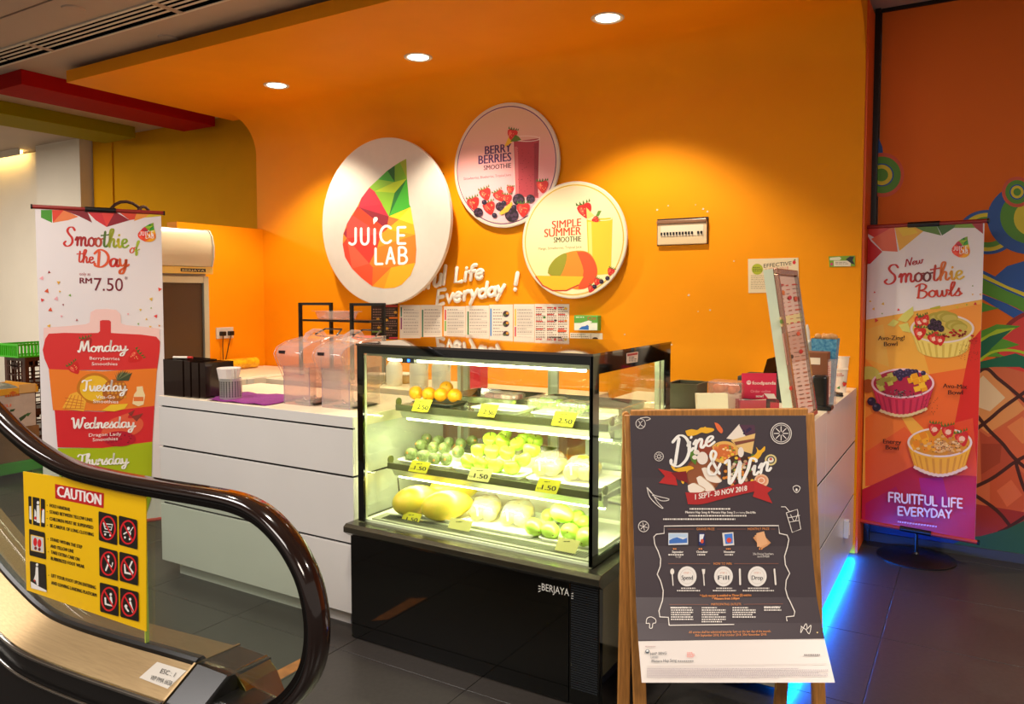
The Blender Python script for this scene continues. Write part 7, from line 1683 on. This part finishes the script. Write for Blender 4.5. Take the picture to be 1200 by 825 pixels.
for k, c_ in enumerate(((236, 230, 210), (40, 60, 90), (226, 226, 220), (60, 44, 50))):
    s0 = h0 + fd * (.012 + k * .008) + uH * (.012 + .02 * (k % 2)); s1 = s0 + uH * .11
    BW(MB().add([s0 + Vector((0, 0, .003)), s1 + Vector((0, 0, .003)), s1 + Vector((0, 0, .058 - .004 * k)), s0 + Vector((0, 0, .050 + .003 * k)), s0 + fd * .001 + Vector((0, 0, .003)), s1 + fd * .001 + Vector((0, 0, .003)), s1 + fd * .001 + Vector((0, 0, .058 - .004 * k)), s0 + fd * .001 + Vector((0, 0, .050 + .003 * k))], [(0, 1, 2, 3), (4, 7, 6, 5), (0, 4, 5, 1), (1, 5, 6, 2), (2, 6, 7, 3), (3, 7, 4, 0)]), 'leaflet', mat('leaflet%d' % k, c_, .5), t)
# till
q = hit(893, 474, 'z', CT)
t = thing('cash_register', 'black till with a slanted screen behind the magenta card', 'till', (q.x, q.y + .1, CT))
MB().box((-.14, 0, 0), (.12, .22, .115)).build('drawer_base', mat('till_grey', (44, 46, 40), .5), t, bevel=.006)
MB().add([(-.03, .03, .120), (.10, .03, .165), (.10, .12, .235), (-.03, .12, .190), (-.03, .04, .110), (.10, .04, .155), (.10, .13, .225), (-.03, .13, .180)], [(0, 1, 2, 3), (4, 7, 6, 5), (0, 4, 5, 1), (1, 5, 6, 2), (2, 6, 7, 3), (3, 7, 4, 0)]).build('screen', M_blackg, t)
MB().box((-.03, .09, .11), (.03, .12, .17)).build('screen_arm', M_black, t)

# leaning double frame menu stand
ms = thing('menu_stand', 'tall framed menu board leaning back on the right counter', 'menu stand', (-.58, 3.16, CT))
def MSP(y, s_, off): return Vector((-.556 - .092 * s_ - off * .99, y, CT + .601 * s_ - off * .15))
def slab(y0, y1, s0, s1, o0, o1):
    vs = [MSP(y, s_, o_) for o_ in (o0, o1) for (y, s_) in ((y0, s0), (y1, s0), (y1, s1), (y0, s1))]
    return MB().add(vs, [(0, 1, 2, 3), (4, 7, 6, 5), (0, 4, 5, 1), (1, 5, 6, 2), (2, 6, 7, 3), (3, 7, 4, 0)])
Ya, Yb = 2.985, 3.372
M_frm = mat('rose_steel_frame', (196, 150, 126), .25, metal=.8)
BW(slab(Ya, Yb, .012, 1.0, .010, .046), 'case_body', mat('pale_green_side', (214, 224, 196), .35), ms)
BW(slab(Ya, Yb, .965, 1.0, -.006, .010), 'frame_rail', M_frm, ms, bevel=.003); BW(slab(Ya, Yb, .012, .045, -.006, .010), 'frame_rail', M_frm, ms, bevel=.003)
BW(slab(Ya, Ya + .028, .045, .965, -.006, .010), 'frame_stile', M_frm, ms, bevel=.003); BW(slab(Yb - .028, Yb, .045, .965, -.006, .010), 'frame_stile', M_steelx, ms, bevel=.003)
BW(slab(Ya + .028, Yb - .028, .045, .965, .006, .0095), 'menu_sheet', mat('menu_pink', (232, 196, 176), .45), ms)
n_ = Vector((.99, 0, .15)).normalized(); PMN = Plane(MSP(Ya, 0, .0055), (0, 1, 0), (MSP(0, 1, 0) - MSP(0, 0, 0)))
a = Art(PMN, .0006)
a.poly([(916, 391), (942, 384), (948, 420), (922, 428)], (206, 160, 140)); a.poly([(913, 372), (940, 366), (941, 376), (915, 383)], (236, 214, 150))
for r_ in range(30):
    y = 336 + r_ * 4.9; xl = 911.5 + (y - 330) * .118; xr = 933.5 + (y - 330) * .134
    for c_ in range(3):
        x = xl + (xr - xl) * c_ / 3 + 1; cc = ((206, 70, 50), (190, 120, 90), (150, 110, 90), (216, 90, 60))[random.randrange(4) if r_ < 12 or r_ > 25 else random.randrange(1, 3)]
        a.line([(x, y - c_ * 1.2), (x + random.uniform(3.0, 6), y - c_ * 1.2 - .6)], 1.5 if r_ % 3 == 0 else .8, cc, cap=False)
for x, y, c_ in ((917, 343, (226, 120, 60)), (925, 349, (206, 50, 60)), (932, 350, (220, 90, 60)), (935, 391, (226, 100, 70)), (938, 412, (196, 40, 40)), (927, 418, (60, 50, 50)), (926, 455, (220, 60, 50)), (915, 377, (110, 150, 60))): a.disc(x, y, 2.2, 2.6, c_, 10)
a.micro(910.5, 332.5, 921, 335.5, 1, (206, 40, 50), .8, (2, 4))
a.build('menu_print', ms)

# things behind the menu stand
q = hit(962, 478, 'z', CT)
t = thing('paper_carton', 'brown carton with a pale label behind the menu stand', 'box', (q.x - .03, q.y + .02, CT))
MB().box((-.05, 0, 0), (.05, .08, .245)).build('carton', mat('brown_kraft', (130, 74, 40), .6), t, bevel=.003); MB().box((-.035, -.002, .19), (.02, 0, .22)).build('label_strip', M_cream, t)
t = thing('card_terminal', 'black card machine standing before the brown carton', 'card machine', (q.x + .0, q.y - .045, CT))
MB().box((-.03, -.03, 0), (.035, .03, .15)).build('body', M_black, t, bevel=.012, seg=3); MB().box((-.05, -.04, 0), (.055, .035, .02)).build('cradle', M_black, t, bevel=.005)
t = thing('snack_pack', 'blue patterned paper pack of snacks on the right counter', 'snack pack', (q.x - .01, q.y + .15, CT))
MB().add([(-.035, -.03, 0), (.035, -.03, 0), (.035, .03, 0), (-.035, .03, 0), (-.055, -.045, .30), (.055, -.045, .30), (.055, .045, .30), (-.055, .045, .30)], [(0, 1, 5, 4), (1, 2, 6, 5), (2, 3, 7, 6), (3, 0, 4, 7), (0, 3, 2, 1)]).build('pack', mat('blue_pattern', (30, 120, 170), .5, col2=(120, 190, 210), scale=70), t)
g = MB()
for k in range(14): g.lathe(sphere_prof(.016, k=5), 7, (random.uniform(-.04, .04), random.uniform(-.03, .03), .298 + random.uniform(-.004, .012)), caps=False)
o = g.build('contents', mat('tan_snack', (206, 150, 90), .6), t, smooth=60); o['kind'] = 'stuff'
t = thing('squeeze_bottle', 'white squeeze bottle just visible behind the menu stand', 'bottle', (q.x - .10, q.y + .2, CT))
MB().lathe([(0, 0), (.033, 0), (.035, .01), (.035, .24), (.025, .28), (.014, .29), (.012, .33), (.004, .36), (0, .36)], 20, caps=False).build('body', M_white, t, smooth=40)
t, P, d_ = card_stand(967, 421, 979.5, 477, 'acrylic_sign_holder', 'narrow clear acrylic holder with pink printed insert at counter edge', G_acry, 'holder', th=.004, lean=.0)
a = Art(P, .0006); a.poly([(968, 425), (974, 423), (973, 464), (968, 468)], (232, 190, 170)); a.micro(968.5, 428, 973.5, 462, 14, (206, 70, 60), .4, (2, 3)); a.build('insert_print', t)
def cup(px, py, r, h, lb, m_, grp):
    c = hit(px, py, 'z', CT); t = thing('paper_cup', lb, 'cup', (c.x, c.y, CT), 0, grp)
    MB().lathe([(0, .002), (r * .74, .0), (r * .76, .004), (r * .98, h - .004), (r * 1.06, h - .003), (r * 1.06, h + .003), (r * .95, h + .002), (r * .72, .006), (0, .006)], 28, caps=False).build('body', m_, t, smooth=40)
    MB().lathe([(r * .9, h - .006), (r * .9, h), (0, h), ], 24, caps=False).build('lid', M_white, t)
    return t, c
t, c = cup(988, 453, .040, .165, 'tall white paper cup, back one by the orange edge', mat('cup_paper', (240, 226, 208), .5), 'paper cups on the right counter')
t, c = cup(985, 459, .033, .115, 'white paper cup printed with red fruit, front one', mat('cup_paper', (240, 226, 208), .5), 'paper cups on the right counter')
a = Art(Plane(c - fd * .034, RT), .0015); a.micro(980.5, 437, 989, 441, 2, (214, 110, 90), .6, (2, 4)); strawberry(a, 989.5, 450, 2.8, .2); a.poly([(980, 455), (984, 452), (984, 456)], (70, 140, 50)); a.build('cup_print', t)
c = hit(978, 466, 'z', CT)
t = tag(MB().tube([(c.x - .05, c.y + .04, CT + .006), (c.x, c.y, CT + .012), (c.x + .03, c.y + .03, CT + .008), (c.x - .01, c.y + .07, CT + .018), (c.x - .04, c.y + .09, CT + .008), (c.x + .02, c.y + .12, CT + .006)], .006, 8).build('black_cord', M_black, smooth=60), 'coiled black cord lying on the right counter', 'cord')

# ------------------------------------------------------------------ back counter clutter seen through the case
def onback(px, y, z=.7805): d = ray(px, 440); tt_ = (y - O.y) / d.y; return (O.x + d.x * tt_, y, z)
M_fr = mat('frosted_plastic', (224, 216, 196), .3)
bt = thing('pump_bottle', 'frosted pump bottle behind the display case, left one', 'bottle', onback(462, 4.05), 0, 'bottles on the back counter')
MB().lathe([(0, 0), (.052, 0), (.055, .01), (.055, .13), (.035, .165), (.016, .175), (.016, .2), (.007, .202), (.007, .235), (0, .235)], 20, caps=False).build('body', M_fr, bt, smooth=40); MB().box((-.03, -.008, .235), (.012, .008, .245)).build('pump', M_fr, bt)
for px, lb in ((495, 'frosted plastic jug behind the case, beside the pump bottle'), (511, 'frosted plastic jug behind the case, right one')):
    j = thing('plastic_jug', lb, 'jug', onback(px + (6 if px > 500 else -4), 4.02), 0, 'bottles on the back counter')
    MB().lathe([(0, 0), (.058, 0), (.062, .01), (.062, .15), (.045, .19), (.02, .2), (.02, .215), (0, .215)], 20, caps=False).build('body', M_fr, j, smooth=40); MB().tube([(.03, 0, .19), (.06, 0, .21), (.075, 0, .17), (.062, 0, .12)], .007, 8).build('handle', M_fr, j, smooth=60)
for px, y, w_, lb, c_ in ((440, 4.08, .16, 'pack of wrapped buns on the back counter, left one', (206, 190, 120)), (473, 4.2, .14, 'brown paper tray of food on the back counter', (206, 170, 90))):
    x_, y_, z_ = onback(px, y); k = thing('food_pack', lb, 'food pack', (x_, y_, z_))
    MB().box((-w_ / 2, -.06, 0), (w_ / 2, .06, .06)).build('tray', mat('food' + str(px), c_, .6, noise=.3, scale=25), k, bevel=.012)
    MB().box((-w_ / 2 - .01, -.07, .061), (w_ / 2 + .01, .07, .068)).build('lid', M_white, k)
x_, y_, z_ = onback(560, 4.2); k = thing('hand_blender', 'red appliance standing behind the case', 'appliance', (x_ , y_, z_))
MB().box((-.05, -.05, 0), (.05, .05, .20)).build('body', mat('red_plastic', (200, 30, 50), .35), k, bevel=.01); MB().tube([(-.052, 0, .03), (-.075, 0, .10), (-.052, 0, .17)], .007, 8).build('handle', M_black, k)
